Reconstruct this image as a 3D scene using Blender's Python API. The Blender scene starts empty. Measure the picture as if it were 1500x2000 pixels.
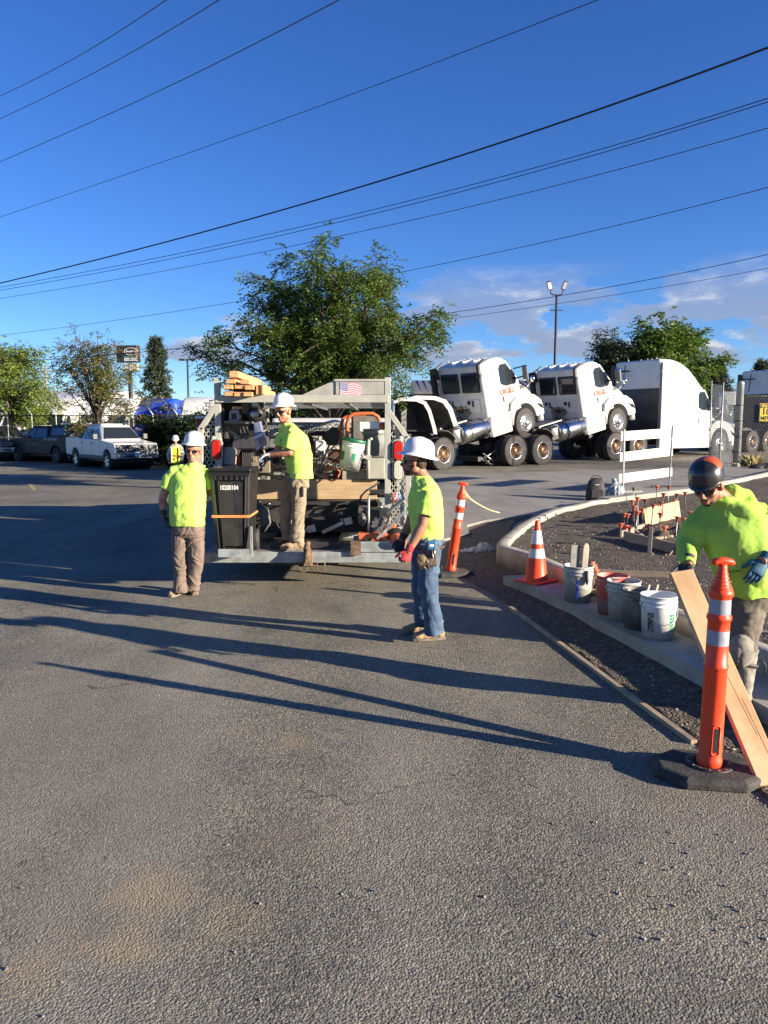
import bpy, bmesh, math, random
import numpy as np
from mathutils import Vector, Matrix, noise, Euler

# ------------------------------------------------------------------ camera
CAMZ = 1.9
TH = math.atan(167/1500)
sc = bpy.context.scene
cd = bpy.data.cameras.new('camera'); cam = bpy.data.objects.new('camera', cd)
sc.collection.objects.link(cam); sc.camera = cam
cam.location = (0, 0, CAMZ); cam.rotation_euler = (math.pi/2-TH, 0, 0)
cd.sensor_fit = 'HORIZONTAL'; cd.sensor_width = 36; cd.lens = 36.0
cd.clip_start = 0.05; cd.clip_end = 3000
sc.render.resolution_x = 768; sc.render.resolution_y = 1024

# ------------------------------------------------------------------ sun and sky
SUN_EL = 13.5; SUN_AZ = 113.6           # clockwise from +Y
E_ = math.radians(SUN_EL); A_ = math.radians(SUN_AZ)
to_sun = Vector((math.sin(A_)*math.cos(E_), math.cos(A_)*math.cos(E_), math.sin(E_)))
sl = bpy.data.lights.new('sun', 'SUN'); sl.energy = 5.0; sl.angle = math.radians(0.5)
sl.color = (1.0, 0.87, 0.69)
so = bpy.data.objects.new('sun', sl); sc.collection.objects.link(so)
so.rotation_euler = to_sun.to_track_quat('Z', 'Y').to_euler()
so.location = (20, -10, 20)

world = bpy.data.worlds.new('World'); sc.world = world; world.use_nodes = True
nt = world.node_tree; nt.nodes.clear()
def N(t, ty, **kw):
    n = t.nodes.new(ty)
    for k, v in kw.items():
        if hasattr(n, k) and k not in ('inputs',): setattr(n, k, v)
    return n
def L(t, a, b): t.links.new(a, b)
out = N(nt, 'ShaderNodeOutputWorld'); bg = N(nt, 'ShaderNodeBackground')
sky = N(nt, 'ShaderNodeTexSky'); sky.sky_type = 'NISHITA'; sky.sun_disc = False
sky.sun_elevation = E_; sky.sun_rotation = A_
sky.altitude = 400; sky.air_density = 0.9; sky.dust_density = 0.0; sky.ozone_density = 5.0
tcw = N(nt, 'ShaderNodeTexCoord')
sep = N(nt, 'ShaderNodeSeparateXYZ'); L(nt, tcw.outputs['Generated'], sep.inputs[0])
# clouds: noise on the view direction, squashed so that banks lie flat, only low over the horizon
mp = N(nt, 'ShaderNodeMapping'); mp.inputs['Scale'].default_value = (4.6, 4.6, 14.0)
mp.inputs['Location'].default_value = (0.72, 1.3, 0.2)
L(nt, tcw.outputs['Generated'], mp.inputs[0])
cn = N(nt, 'ShaderNodeTexNoise'); cn.inputs['Scale'].default_value = 1.25; cn.inputs['Detail'].default_value = 7
cn.inputs['Roughness'].default_value = 0.58
L(nt, mp.outputs[0], cn.inputs['Vector'])
def math_n(t, op, a=None, b=None, clamp=False):
    n = N(t, 'ShaderNodeMath'); n.operation = op; n.use_clamp = clamp
    for i, v in enumerate((a, b)):
        if v is None: continue
        if isinstance(v, (int, float)): n.inputs[i].default_value = v
        else: L(t, v, n.inputs[i])
    return n.outputs[0]
def ramp(t, fac, stops):
    r = N(t, 'ShaderNodeValToRGB'); e = r.color_ramp.elements
    while len(e) < len(stops): e.new(0.5)
    for i, (p, c) in enumerate(stops):
        e[i].position = p; e[i].color = (c[0], c[1], c[2], 1) if not isinstance(c, (int, float)) else (c, c, c, 1)
    L(t, fac, r.inputs[0]); return r.outputs[0]
# elevation band (sin of elevation): clouds between 0 and about 0.17
band = ramp(nt, sep.outputs[2], [(0.0, 1), (0.10, 0.95), (0.16, 0.6), (0.20, 0.0)])
side = ramp(nt, math_n(nt, 'MULTIPLY_ADD', sep.outputs[0], 0.5), [(0.0, 0.0), (1.0, 1.0)])
sx = N(nt, 'ShaderNodeMapRange'); L(nt, sep.outputs[0], sx.inputs[0])
sx.inputs[1].default_value = -0.30; sx.inputs[2].default_value = 0.22; sx.inputs[3].default_value = -0.10; sx.inputs[4].default_value = 0.055
c0 = math_n(nt, 'ADD', cn.outputs[0], sx.outputs[0])
thr = ramp(nt, c0, [(0.510, 0.0), (0.565, 0.90)])
cf = math_n(nt, 'MULTIPLY', thr, band, True)
# cloud shade: sunlit tops, grey-violet bodies, from a second noise sampled a little towards the sun
mp2 = N(nt, 'ShaderNodeMapping'); mp2.inputs['Scale'].default_value = (4.6, 4.6, 14.0)
mp2.inputs['Location'].default_value = (0.66, 1.33, -0.02)
L(nt, tcw.outputs['Generated'], mp2.inputs[0])
cn2 = N(nt, 'ShaderNodeTexNoise'); cn2.inputs['Scale'].default_value = 1.25; cn2.inputs['Detail'].default_value = 7
cn2.inputs['Roughness'].default_value = 0.58
L(nt, mp2.outputs[0], cn2.inputs['Vector'])
dd = math_n(nt, 'SUBTRACT', cn2.outputs[0], cn.outputs[0])
cs = math_n(nt, 'MULTIPLY_ADD', dd, 5.5)
cs.node.inputs[2].default_value = 0.40
ccol = ramp(nt, cs, [(0.20, (1.75, 2.0, 2.75)), (0.5, (2.3, 2.45, 3.0)), (0.76, (4.1, 3.9, 3.8))])
mx = N(nt, 'ShaderNodeMix'); mx.data_type = 'RGBA'
# the deep blue of the phone picture: the sky's own colour, a little more saturated
hs = N(nt, 'ShaderNodeHueSaturation'); hs.inputs['Saturation'].default_value = 1.11
hs.inputs['Hue'].default_value = 0.514; hs.inputs['Value'].default_value = 1.0
L(nt, sky.outputs[0], hs.inputs['Color'])
SKYOUT = hs.outputs[0]
L(nt, cf, mx.inputs[0]); L(nt, SKYOUT, mx.inputs[6]); L(nt, ccol, mx.inputs[7])
L(nt, mx.outputs[2], bg.inputs[0]); bg.inputs[1].default_value = 0.070
L(nt, bg.outputs[0], out.inputs[0])

sc.view_settings.view_transform = 'Standard'; sc.view_settings.look = 'None'
sc.view_settings.gamma = 1; sc.view_settings.use_curve_mapping = False
sc.view_settings.exposure = 1.52
sc.render.engine = 'CYCLES'

# ------------------------------------------------------------------ where things stand
def ray(px, py):                        # a pixel of the 1500x2000 photograph as a direction
    u = (px-750)/1500; v = (1000-py)/1500
    return Vector((u, math.cos(TH)+v*math.sin(TH), -math.sin(TH)+v*math.cos(TH)))
def At(px, py, Y):
    d = ray(px, py); return Vector((0, 0, CAMZ)) + d*(Y/d.y)
def sstep(a, b, x):
    t = min(1, max(0, (x-a)/(b-a))); return t*t*(3-2*t)
def lin(a, b, x): return min(1, max(0, (x-a)/(b-a)))
def hz(x, y):                           # the lot rises towards the lorries
    r = 0.55*sstep(9.5, 24.5, y) + 0.022*max(0, min(y, 60)-24.5)
    return r*sstep(-7.5, 0.5, x)
def GG(px, py, off=0.0):                # where a pixel's ray meets the ground raised by off
    d = ray(px, py); t0 = None; t = 1.0; prev = 1.0
    while t < 400:
        p = Vector((0, 0, CAMZ))+d*t
        if p.z < hz(p.x, p.y)+off: break
        prev = t; t *= 1.02
    a, b = prev, t
    for _ in range(30):
        m = (a+b)/2; p = Vector((0, 0, CAMZ))+d*m
        if p.z < hz(p.x, p.y)+off: b = m
        else: a = m
    return Vector((0, 0, CAMZ))+d*b

# ------------------------------------------------------------------ mesh helpers
def V(*a): return Vector(a)
class MB:
    def __init__(s): s.v = []; s.f = []; s.m = []; s.s = []
    def add(s, vs, fs, m=0, sm=False):
        o = len(s.v); s.v += [tuple(p) for p in vs]
        for i, f in enumerate(fs):
            s.f.append([o+k for k in f]); s.m.append(m if isinstance(m, int) else m[i]); s.s.append(sm)
        return s
    def box(s, c, d, m=0, R=None):
        c = Vector(c); hx, hy, hz_ = d[0]/2, d[1]/2, d[2]/2
        if R is not None and not isinstance(R, Matrix): R = Euler(R).to_matrix()
        vs = []
        for z in (-hz_, hz_):
            for x, y in ((-hx, -hy), (hx, -hy), (hx, hy), (-hx, hy)):
                p = Vector((x, y, z)); vs.append(c + (R @ p if R is not None else p))
        return s.add(vs, [(3, 2, 1, 0), (4, 5, 6, 7), (0, 1, 5, 4), (1, 2, 6, 5), (2, 3, 7, 6), (3, 0, 4, 7)], m)
    def bb(s, a, b, m=0):                # box from corner to corner
        return s.box([(a[i]+b[i])/2 for i in range(3)], [abs(b[i]-a[i]) for i in range(3)], m)
    def beam(s, a, b, w, h, m=0, up=(0, 0, 1)):
        a = Vector(a); b = Vector(b); d = (b-a); l = d.length; d.normalize()
        x = d.cross(Vector(up))
        if x.length < 1e-4: x = d.cross(Vector((0, 1, 0)))
        x.normalize(); z = x.cross(d).normalized()
        R = Matrix((x, d, z)).transposed()
        return s.box((a+b)/2, (w, l, h), m, R)
    def loft(s, rings, m=0, caps=True, sm=True, mats=None):
        n = len(rings[0]); vs = [p for r in rings for p in r]; fs = []; ms = []
        for i in range(len(rings)-1):
            for j in range(n):
                k = (j+1) % n
                fs.append((i*n+j, i*n+k, (i+1)*n+k, (i+1)*n+j)); ms.append(mats[i] if mats else m)
        if caps:
            fs.append(tuple(range(n-1, -1, -1))); ms.append(mats[0] if mats else m)
            fs.append(tuple((len(rings)-1)*n+j for j in range(n))); ms.append(mats[-1] if mats else m)
        return s.add(vs, fs, ms, sm)
    def tube(s, pts, r, n=8, m=0, caps=True, sm=True, flat=1.0, ref=None):
        pts = [Vector(p) for p in pts]; rings = []
        up = None
        for i, p in enumerate(pts):
            if i == 0: d = pts[1]-pts[0]
            elif i == len(pts)-1: d = pts[-1]-pts[-2]
            else: d = (pts[i+1]-p).normalized()+(p-pts[i-1]).normalized()
            if d.length < 1e-9: d = Vector((0, 0, 1))
            d.normalize()
            if up is None:
                q = Vector(ref) if ref is not None else (Vector((0, 0, 1)) if abs(d.z) < 0.9 else Vector((0, 1, 0)))
                up = (q-d*q.dot(d)).normalized()
            else:
                up = (up-d*up.dot(d)).normalized()
            x = d.cross(up)
            rr = r[i] if isinstance(r, (list, tuple)) else r
            if isinstance(rr, (list, tuple)): ra, rb = rr
            else: ra, rb = rr, rr*flat
            rings.append([p + x*(ra*math.cos(2*math.pi*k/n)) + up*(rb*math.sin(2*math.pi*k/n)) for k in range(n)])
        return s.loft(rings, m, caps, sm)
    def lathe(s, prof, c=(0, 0, 0), axis=(0, 0, 1), n=24, m=0, sm=True, mats=None, sx=1, sy=1, caps=True):
        q = Vector(axis).normalized().to_track_quat('Z', 'Y'); c = Vector(c)
        rings = [[c + q @ Vector((r*sx*math.cos(2*math.pi*k/n), r*sy*math.sin(2*math.pi*k/n), h)) for k in range(n)] for r, h in prof]
        return s.loft(rings, m, caps, sm, mats)
    def prism(s, poly, t0, t1, ax='y', m=0):
        def P(a, b, t): return {'y': (a, t, b), 'x': (t, a, b), 'z': (a, b, t)}[ax]
        n = len(poly)
        vs = [P(a, b, t0) for a, b in poly]+[P(a, b, t1) for a, b in poly]
        fs = [tuple(range(n)), tuple(range(2*n-1, n-1, -1))]
        for j in range(n): k = (j+1) % n; fs.append((j, n+j, n+k, k))
        return s.add(vs, fs, m)
    def sphere(s, c, r, nu=12, nv=8, m=0, R=None):
        c = Vector(c); rx, ry, rz = (r, r, r) if not isinstance(r, (tuple, list)) else r
        rings = []
        for i in range(nv+1):
            ph = -math.pi/2 + math.pi*i/nv; ph = max(-1.5, min(1.5, ph))
            ring = []
            for j in range(nu):
                p = Vector((rx*math.cos(ph)*math.cos(2*math.pi*j/nu), ry*math.cos(ph)*math.sin(2*math.pi*j/nu), rz*math.sin(ph)))
                ring.append(c + (R @ p if R is not None else p))
            rings.append(ring)
        return s.loft(rings, m, True, True)
    def xf(s, M):
        s.v = [tuple(M @ Vector(p)) for p in s.v]; return s
    def mesh(s, name):
        me = bpy.data.meshes.new(name); me.from_pydata(s.v, [], s.f)
        me.polygons.foreach_set('material_index', s.m); me.polygons.foreach_set('use_smooth', s.s)
        me.update(); return me
    def build(s, name, mats, parent=None, bevel=0, loc=None, seg=1, origin=None):
        if origin is not None:
            o = Vector(origin); s.v = [tuple(Vector(p)-o) for p in s.v]
        me = s.mesh(name)
        for mt in (mats if isinstance(mats, (list, tuple)) else [mats]): me.materials.append(mt)
        bm = bmesh.new(); bm.from_mesh(me)
        bmesh.ops.recalc_face_normals(bm, faces=bm.faces)
        if bevel:
            es = [e for e in bm.edges if len(e.link_faces) == 2 and e.calc_face_angle(0) > 0.5]
            bmesh.ops.bevel(bm, geom=es, offset=bevel, segments=seg, affect='EDGES', profile=0.6, clamp_overlap=True)
        bm.to_mesh(me); bm.free()
        o = bpy.data.objects.new(name, me); sc.collection.objects.link(o)
        if parent: o.parent = parent
        if loc is not None: o.location = loc
        return o
def tag(o, label=None, cat=None, group=None, kind=None):
    if label: o['label'] = label
    if cat: o['category'] = cat
    if group: o['group'] = group
    if kind: o['kind'] = kind
    return o
def thing(name, label, cat, loc=(0, 0, 0), rot=(0, 0, 0), group=None):
    o = bpy.data.objects.new(name, None); sc.collection.objects.link(o)
    o.location = loc; o.rotation_euler = rot; o.empty_display_size = 0.1
    return tag(o, label, cat, group)
def dup(root, loc=None, rot=None, label=None, group=None, scale=None):
    def cp(o, par):
        c = o.copy(); sc.collection.objects.link(c); c.parent = par
        for ch in o.children: cp(ch, c)
        return c
    r = cp(root, None)
    if loc is not None: r.location = loc
    if rot is not None: r.rotation_euler = rot
    if scale is not None: r.scale = scale
    if label: r['label'] = label
    if group: r['group'] = group
    return r
def remesh(mb, name, mats, parent, vox=0.01, smooth=3, disp=None, origin=None, dec=None):
    if origin is not None:
        o = Vector(origin); mb.v = [tuple(Vector(p)-o) for p in mb.v]
    me = mb.mesh(name+'_tmp')
    bm = bmesh.new(); bm.from_mesh(me); bmesh.ops.recalc_face_normals(bm, faces=bm.faces); bm.to_mesh(me); bm.free()
    t = bpy.data.objects.new(name+'_tmp', me); sc.collection.objects.link(t)
    r = t.modifiers.new('r', 'REMESH'); r.mode = 'VOXEL'; r.voxel_size = vox; r.adaptivity = 0
    if smooth:
        q = t.modifiers.new('s', 'SMOOTH'); q.factor = 0.5; q.iterations = smooth
    bpy.context.view_layer.update()
    dg = bpy.context.evaluated_depsgraph_get()
    m2 = bpy.data.meshes.new_from_object(t.evaluated_get(dg)); m2.name = name
    bpy.data.objects.remove(t); bpy.data.meshes.remove(me)
    if disp:
        n = len(m2.vertices); ns = [v.normal.copy() for v in m2.vertices]
        for i, v in enumerate(m2.vertices):
            v.co = v.co + ns[i]*disp(v.co, ns[i])
    m2.materials.clear()
    for mt in (mats if isinstance(mats, (list, tuple)) else [mats]): m2.materials.append(mt)
    m2.polygons.foreach_set('use_smooth', [True]*len(m2.polygons))
    m2.update()
    o = bpy.data.objects.new(name, m2); sc.collection.objects.link(o)
    if parent: o.parent = parent
    return o
FONT = {}
def text_part(s, size, name, mt, parent, M, depth=0.002, align='CENTER', bold=0.0, sx=1.0):
    cu = bpy.data.curves.new(name, 'FONT'); cu.body = s; cu.size = size; cu.extrude = depth
    cu.align_x = align; cu.align_y = 'CENTER'; cu.offset = bold
    t = bpy.data.objects.new(name+'_c', cu); sc.collection.objects.link(t)
    bpy.context.view_layer.update(); dg = bpy.context.evaluated_depsgraph_get()
    me = bpy.data.meshes.new_from_object(t.evaluated_get(dg)); me.name = name
    bpy.data.objects.remove(t)
    me.transform(M @ Matrix.Diagonal((sx, 1, 1, 1))); me.materials.clear(); me.materials.append(mt)
    o = bpy.data.objects.new(name, me); sc.collection.objects.link(o)
    if parent: o.parent = parent
    return o
def face_M(o, x, y):                     # matrix taking the text plane to origin o with axes x (reading) and y (up)
    x = Vector(x).normalized(); y = Vector(y).normalized(); z = x.cross(y)
    M = Matrix((x, y, z)).transposed().to_4x4(); M.translation = Vector(o); return M

# ------------------------------------------------------------------ materials
MATS = {}
def PM(name, c, c2=None, scale=6.0, rough=0.6, metal=0.0, bump=0.0, bscale=80.0, spec=0.5, lo=0.4, hi=0.62,
       detail=4, coat=0.0, stretch=None, trans=0.0, alpha=None, emis=None, coord='Object', bdist=0.01):
    if name in MATS: return MATS[name]
    m = bpy.data.materials.new(name); m.use_nodes = True; t = m.node_tree; MATS[name] = m
    b = t.nodes['Principled BSDF']; b.inputs['Roughness'].default_value = rough; b.inputs['Metallic'].default_value = metal
    b.inputs['Specular IOR Level'].default_value = spec
    if coat: b.inputs['Coat Weight'].default_value = coat; b.inputs['Coat Roughness'].default_value = 0.070
    b.inputs['Base Color'].default_value = (*c, 1)
    if trans: b.inputs['Transmission Weight'].default_value = trans
    tc = N(t, 'ShaderNodeTexCoord'); vec = tc.outputs[coord]
    if stretch:
        mm = N(t, 'ShaderNodeMapping'); mm.inputs['Scale'].default_value = stretch; L(t, vec, mm.inputs[0]); vec = mm.outputs[0]
    if c2 is not None:
        n = N(t, 'ShaderNodeTexNoise'); n.inputs['Scale'].default_value = scale; n.inputs['Detail'].default_value = detail
        n.inputs['Roughness'].default_value = 0.6
        L(t, vec, n.inputs['Vector'])
        col = ramp(t, n.outputs[0], [(lo, c), (hi, c2)]); L(t, col, b.inputs['Base Color'])
    if bump:
        n2 = N(t, 'ShaderNodeTexNoise'); n2.inputs['Scale'].default_value = bscale; n2.inputs['Detail'].default_value = 3
        L(t, vec, n2.inputs['Vector'])
        bu = N(t, 'ShaderNodeBump'); bu.inputs['Strength'].default_value = bump; bu.inputs['Distance'].default_value = bdist
        L(t, n2.outputs[0], bu.inputs['Height']); L(t, bu.outputs[0], b.inputs['Normal'])
    return m
M_ = PM
white_paint = PM('white_paint', (.62, .615, .59), (.54, .53, .50), 3, .32, coat=.3)
white_plastic = PM('white_plastic', (.78, .78, .76), (.66, .65, .62), 9, .4, bump=.1)
black_rubber = PM('black_rubber', (.022, .022, .023), (.045, .043, .04), 14, .75, bump=.3, bscale=60)
black_plastic = PM('black_plastic', (.018, .018, .019), (.03, .03, .03), 10, .45)
black_metal = PM('black_metal', (.02, .02, .021), (.05, .045, .04), 9, .5, metal=.3)
chrome = PM('chrome', (.75, .75, .76), None, rough=.16, metal=1)
steel = PM('steel', (.45, .45, .45), (.3, .28, .26), 12, .4, metal=.8)
galv = PM('galvanised_steel', (.42, .43, .42), (.30, .31, .30), 10, .5, metal=.35, bump=.15)
glass = PM('vehicle_glass', (.015, .02, .022), None, rough=.06, spec=.8)
# ================================================================== SETTING
def asphalt_mat(name='asphalt', a=(.146, .137, .112), b_=(.290, .266, .212), c=(.218, .203, .165)):
    m = bpy.data.materials.new(name); m.use_nodes = True; t = m.node_tree
    b = t.nodes['Principled BSDF']; b.inputs['Roughness'].default_value = .85; b.inputs['Specular IOR Level'].default_value = .3
    tc = N(t, 'ShaderNodeTexCoord'); o = tc.outputs['Object']
    def nz(scale, detail=3, rough=.6, vec=o, dist=0):
        n = N(t, 'ShaderNodeTexNoise'); n.inputs['Scale'].default_value = scale; n.inputs['Detail'].default_value = detail
        n.inputs['Roughness'].default_value = rough; n.inputs['Distortion'].default_value = dist
        L(t, vec, n.inputs['Vector']); return n.outputs[0]
    big = ramp(t, nz(.35, 5, .62, dist=.6), [(.36, a), (.62, c)])
    fine = nz(120, 2, .8)
    vo = N(t, 'ShaderNodeTexVoronoi'); vo.inputs['Scale'].default_value = 105; vo.inputs['Randomness'].default_value = 1
    L(t, o, vo.inputs['Vector'])
    spk = ramp(t, N(t, 'ShaderNodeSeparateColor').outputs[0], [(0.55, 0), (1, 1)])
    sepn = [n for n in t.nodes if n.bl_idname == 'ShaderNodeSeparateColor'][0]; L(t, vo.outputs['Color'], sepn.inputs[0])
    def mix(f, x, y, mode='MIX'):
        n = N(t, 'ShaderNodeMix'); n.data_type = 'RGBA'; n.blend_type = mode
        if isinstance(f, (int, float)): n.inputs[0].default_value = f
        else: L(t, f, n.inputs[0])
        for i, v in ((6, x), (7, y)):
            if isinstance(v, tuple): n.inputs[i].default_value = (*v, 1)
            else: L(t, v, n.inputs[i])
        return n.outputs[2]
    # individual stones: pale, dark and a few tan ones
    stone = ramp(t, sepn.outputs[1], [(0, (.35, .35, .35)), (.3, (.7, .7, .68)), (.6, (1, 1, .97)), (.88, (1.35, 1.3, 1.2)), (1, (1.9, 1.8, 1.6))])
    col = mix(.95, big, stone, 'MULTIPLY')
    med = ramp(t, nz(1.1, 7, .72, dist=.8), [(.34, (.74, .75, .78)), (.5, (1, 1, 1)), (.68, (1.20, 1.17, 1.10))]); col = mix(.9, col, med, 'MULTIPLY')
    # worn lighter tyre lanes and dusty streaks along the drive
    mm = N(t, 'ShaderNodeMapping'); mm.inputs['Scale'].default_value = (.55, .13, 1); mm.inputs['Rotation'].default_value = (0, 0, .12)
    L(t, o, mm.inputs[0])
    lane = ramp(t, nz(1.3, 4, .55, mm.outputs[0], .4), [(.48, 0), (.70, .55)])
    col = mix(lane, col, b_)
    # tan sandy patches
    sand = ramp(t, nz(.9, 6, .7, dist=.3), [(.60, 0), (.70, .75)])
    sandf = math_n(t, 'MULTIPLY', sand, ramp(t, fine, [(.42, .1), (.6, 1)]), True)
    col = mix(sandf, col, (.27, .205, .12))
    # named dusty patches and two pale wheel lanes along the drive
    sxyz = N(t, 'ShaderNodeSeparateXYZ'); L(t, o, sxyz.inputs[0]); wob = nz(1.6, 6, .7)
    for (ppx, ppy, rad_, st_) in ((300, 1740, .20, .75), (235, 1850, .17, .85), (70, 1885, .22, .6), (580, 1455, .17, .6), (655, 1440, .10, .5), (450, 1800, .18, .35), (1150, 1230, .5, .35), (540, 1650, .35, .2)):
        q_ = GG(ppx, ppy)
        cmb = N(t, 'ShaderNodeVectorMath'); cmb.operation = 'DISTANCE'; L(t, o, cmb.inputs[0]); cmb.inputs[1].default_value = tuple(q_)
        dn_ = math_n(t, 'ADD', math_n(t, 'DIVIDE', cmb.outputs['Value'], rad_), math_n(t, 'MULTIPLY', math_n(t, 'SUBTRACT', wob, .5), 4.0))
        fk = math_n(t, 'MULTIPLY', ramp(t, dn_, [(.25, st_), (1.0, 0)]), ramp(t, fine, [(.38, .25), (.58, 1)]), True)
        col = mix(fk, col, (.34, .26, .155))
    for x0_, w_, st_ in ((.02, .20, .42), (-1.55, .24, .30), (1.1, .2, .2)):
        dx_ = math_n(t, 'ABSOLUTE', math_n(t, 'ADD', math_n(t, 'SUBTRACT', sxyz.outputs[0], x0_), math_n(t, 'MULTIPLY', math_n(t, 'SUBTRACT', nz(.5, 2), .5), .5)))
        fk = math_n(t, 'MULTIPLY', ramp(t, math_n(t, 'DIVIDE', dx_, w_*2), [(0, st_), (1, 0)]), ramp(t, nz(3, 5, .7), [(.3, .2), (.65, 1)]), True)
        col = mix(fk, col, b_)
    # hairline cracks, only in places
    mmc = N(t, 'ShaderNodeVectorMath'); mmc.operation = 'ADD'; nzc = N(t, 'ShaderNodeTexNoise'); nzc.inputs['Scale'].default_value = 1.7; nzc.inputs['Detail'].default_value = 6; L(t, o, nzc.inputs['Vector'])
    L(t, o, mmc.inputs[0]); L(t, nzc.outputs['Color'], mmc.inputs[1])
    vc = N(t, 'ShaderNodeTexVoronoi'); vc.feature = 'DISTANCE_TO_EDGE'; vc.inputs['Scale'].default_value = .42; L(t, mmc.outputs[0], vc.inputs['Vector'])
    ck = math_n(t, 'MULTIPLY', ramp(t, vc.outputs['Distance'], [(0, .8), (.0045, .0)]), ramp(t, nz(.45, 2), [(.50, 0), (.56, 1)]), True)
    col = mix(ck, col, (.035, .032, .028))
    # dark damp drips
    drip = ramp(t, nz(2.7, 3, .5), [(.725, 0), (.76, .6)])
    col = mix(drip, col, (.05, .046, .042))
    # hairline scrapes
    mm2 = N(t, 'ShaderNodeMapping'); mm2.inputs['Scale'].default_value = (.7, 5, 1); mm2.inputs['Rotation'].default_value = (0, 0, .35)
    L(t, o, mm2.inputs[0])
    scr = ramp(t, nz(1.7, 6, .7, mm2.outputs[0], 1.2), [(.68, 0), (.75, .35)])
    col = mix(scr, col, (.22, .21, .19))
    L(t, col, b.inputs['Base Color'])
    h1 = math_n(t, 'MULTIPLY', ramp(t, vo.outputs['Distance'], [(.15, 0), (.75, 1)]), -.75)
    h = math_n(t, 'ADD', h1, math_n(t, 'MULTIPLY', fine, .9))
    h = math_n(t, 'ADD', h, math_n(t, 'MULTIPLY', nz(38, 2), .25))
    bu = N(t, 'ShaderNodeBump'); bu.inputs['Strength'].default_value = .50; bu.inputs['Distance'].default_value = .008
    L(t, h, bu.inputs['Height']); L(t, bu.outputs[0], b.inputs['Normal'])
    return m
asphalt = asphalt_mat()
def axis_pts(fine, rest):
    return sorted(set([round(v, 3) for v in fine+rest]))
xs = axis_pts([i*.75 for i in range(-40, 61)], [-1500, -900, -500, -300, -200, -140, -100, -70, -50, -38, 52, 60, 75, 100, 140, 200, 300, 500, 900, 1500])
ys = axis_pts([i*.75 for i in range(-14, 90)], [-1500, -600, -200, -80, -40, -20, 74, 84, 100, 130, 170, 230, 320, 500, 900, 1500])
g = MB(); gv = [(x, y, hz(x, y)) for y in ys for x in xs]; nx = len(xs)
g.add(gv, [(j*nx+i, j*nx+i+1, (j+1)*nx+i+1, (j+1)*nx+i) for j in range(len(ys)-1) for i in range(nx-1)], 0, True)
tag(g.build('ground', asphalt), kind='structure')

def sheet(name, pts, off, thick, mt, step=.5, zf=None, kind='structure', bev=0):
    bm = bmesh.new(); vs = [bm.verts.new((p[0], p[1], 0)) for p in pts]; f = bm.faces.new(vs)
    bm.normal_update()
    if f.normal.z < 0: bmesh.ops.reverse_faces(bm, faces=[f])
    x0, x1 = min(p[0] for p in pts), max(p[0] for p in pts); y0, y1 = min(p[1] for p in pts), max(p[1] for p in pts)
    k = math.ceil(x0/step)
    while k*step < x1:
        bmesh.ops.bisect_plane(bm, geom=bm.verts[:]+bm.edges[:]+bm.faces[:], plane_co=(k*step, 0, 0), plane_no=(1, 0, 0)); k += 1
    k = math.ceil(y0/step)
    while k*step < y1:
        bmesh.ops.bisect_plane(bm, geom=bm.verts[:]+bm.edges[:]+bm.faces[:], plane_co=(0, k*step, 0), plane_no=(0, 1, 0)); k += 1
    top = list(bm.faces)
    bound = [e for e in bm.edges if len(e.link_faces) == 1]
    for v in bm.verts: v.co.z = hz(v.co.x, v.co.y)+off+(zf(v.co.x, v.co.y) if zf else 0)
    for fc in top: fc.smooth = zf is not None
    if thick:
        r = bmesh.ops.extrude_edge_only(bm, edges=bound)
        for v in [q for q in r['geom'] if isinstance(q, bmesh.types.BMVert)]: v.co.z = hz(v.co.x, v.co.y)+off-thick
    me = bpy.data.meshes.new(name); bm.to_mesh(me); bm.free(); me.materials.append(mt)
    o = bpy.data.objects.new(name, me); sc.collection.objects.link(o); tag(o, kind=kind); return o

concrete = PM('concrete', (.30, .285, .255), (.40, .38, .34), 2.2, .85, bump=.25, bscale=90, detail=8, lo=.38, hi=.66)
conc_new = PM('concrete_new', (.27, .25, .21), (.36, .335, .28), 3.5, .8, bump=.2, bscale=70, detail=8)
def dirt_mat(name, a, b_, st):
    m = PM(name, a, b_, 9, .95, bump=.0, detail=8, lo=.35, hi=.65); t = m.node_tree; b = t.nodes['Principled BSDF']
    tc = [n for n in t.nodes if n.bl_idname == 'ShaderNodeTexCoord'][0]
    vo = N(t, 'ShaderNodeTexVoronoi'); vo.inputs['Scale'].default_value = st; L(t, tc.outputs['Object'], vo.inputs['Vector'])
    sp = N(t, 'ShaderNodeSeparateColor'); L(t, vo.outputs['Color'], sp.inputs[0])
    k = ramp(t, sp.outputs[0], [(0, .65), (.6, 1), (.9, 1.5), (1, 2.0)])
    mxn = N(t, 'ShaderNodeMix'); mxn.data_type = 'RGBA'; mxn.blend_type = 'MULTIPLY'; mxn.inputs[0].default_value = .85
    src = b.inputs['Base Color'].links[0].from_socket; L(t, src, mxn.inputs[6]); L(t, k, mxn.inputs[7]); L(t, mxn.outputs[2], b.inputs['Base Color'])
    bu = N(t, 'ShaderNodeBump'); bu.inputs['Strength'].default_value = .9; bu.inputs['Distance'].default_value = .012
    L(t, math_n(t, 'MULTIPLY', vo.outputs['Distance'], -1.0), bu.inputs['Height']); L(t, bu.outputs[0], b.inputs['Normal'])
    return m
dirt = dirt_mat('dirt', (.065, .050, .034), (.125, .098, .068), 45)
gravel = dirt_mat('gravel_fill', (.050, .039, .028), (.100, .079, .056), 38)
def P2(lst, off): return [GG(a, b, off) for a, b in lst]

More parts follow.
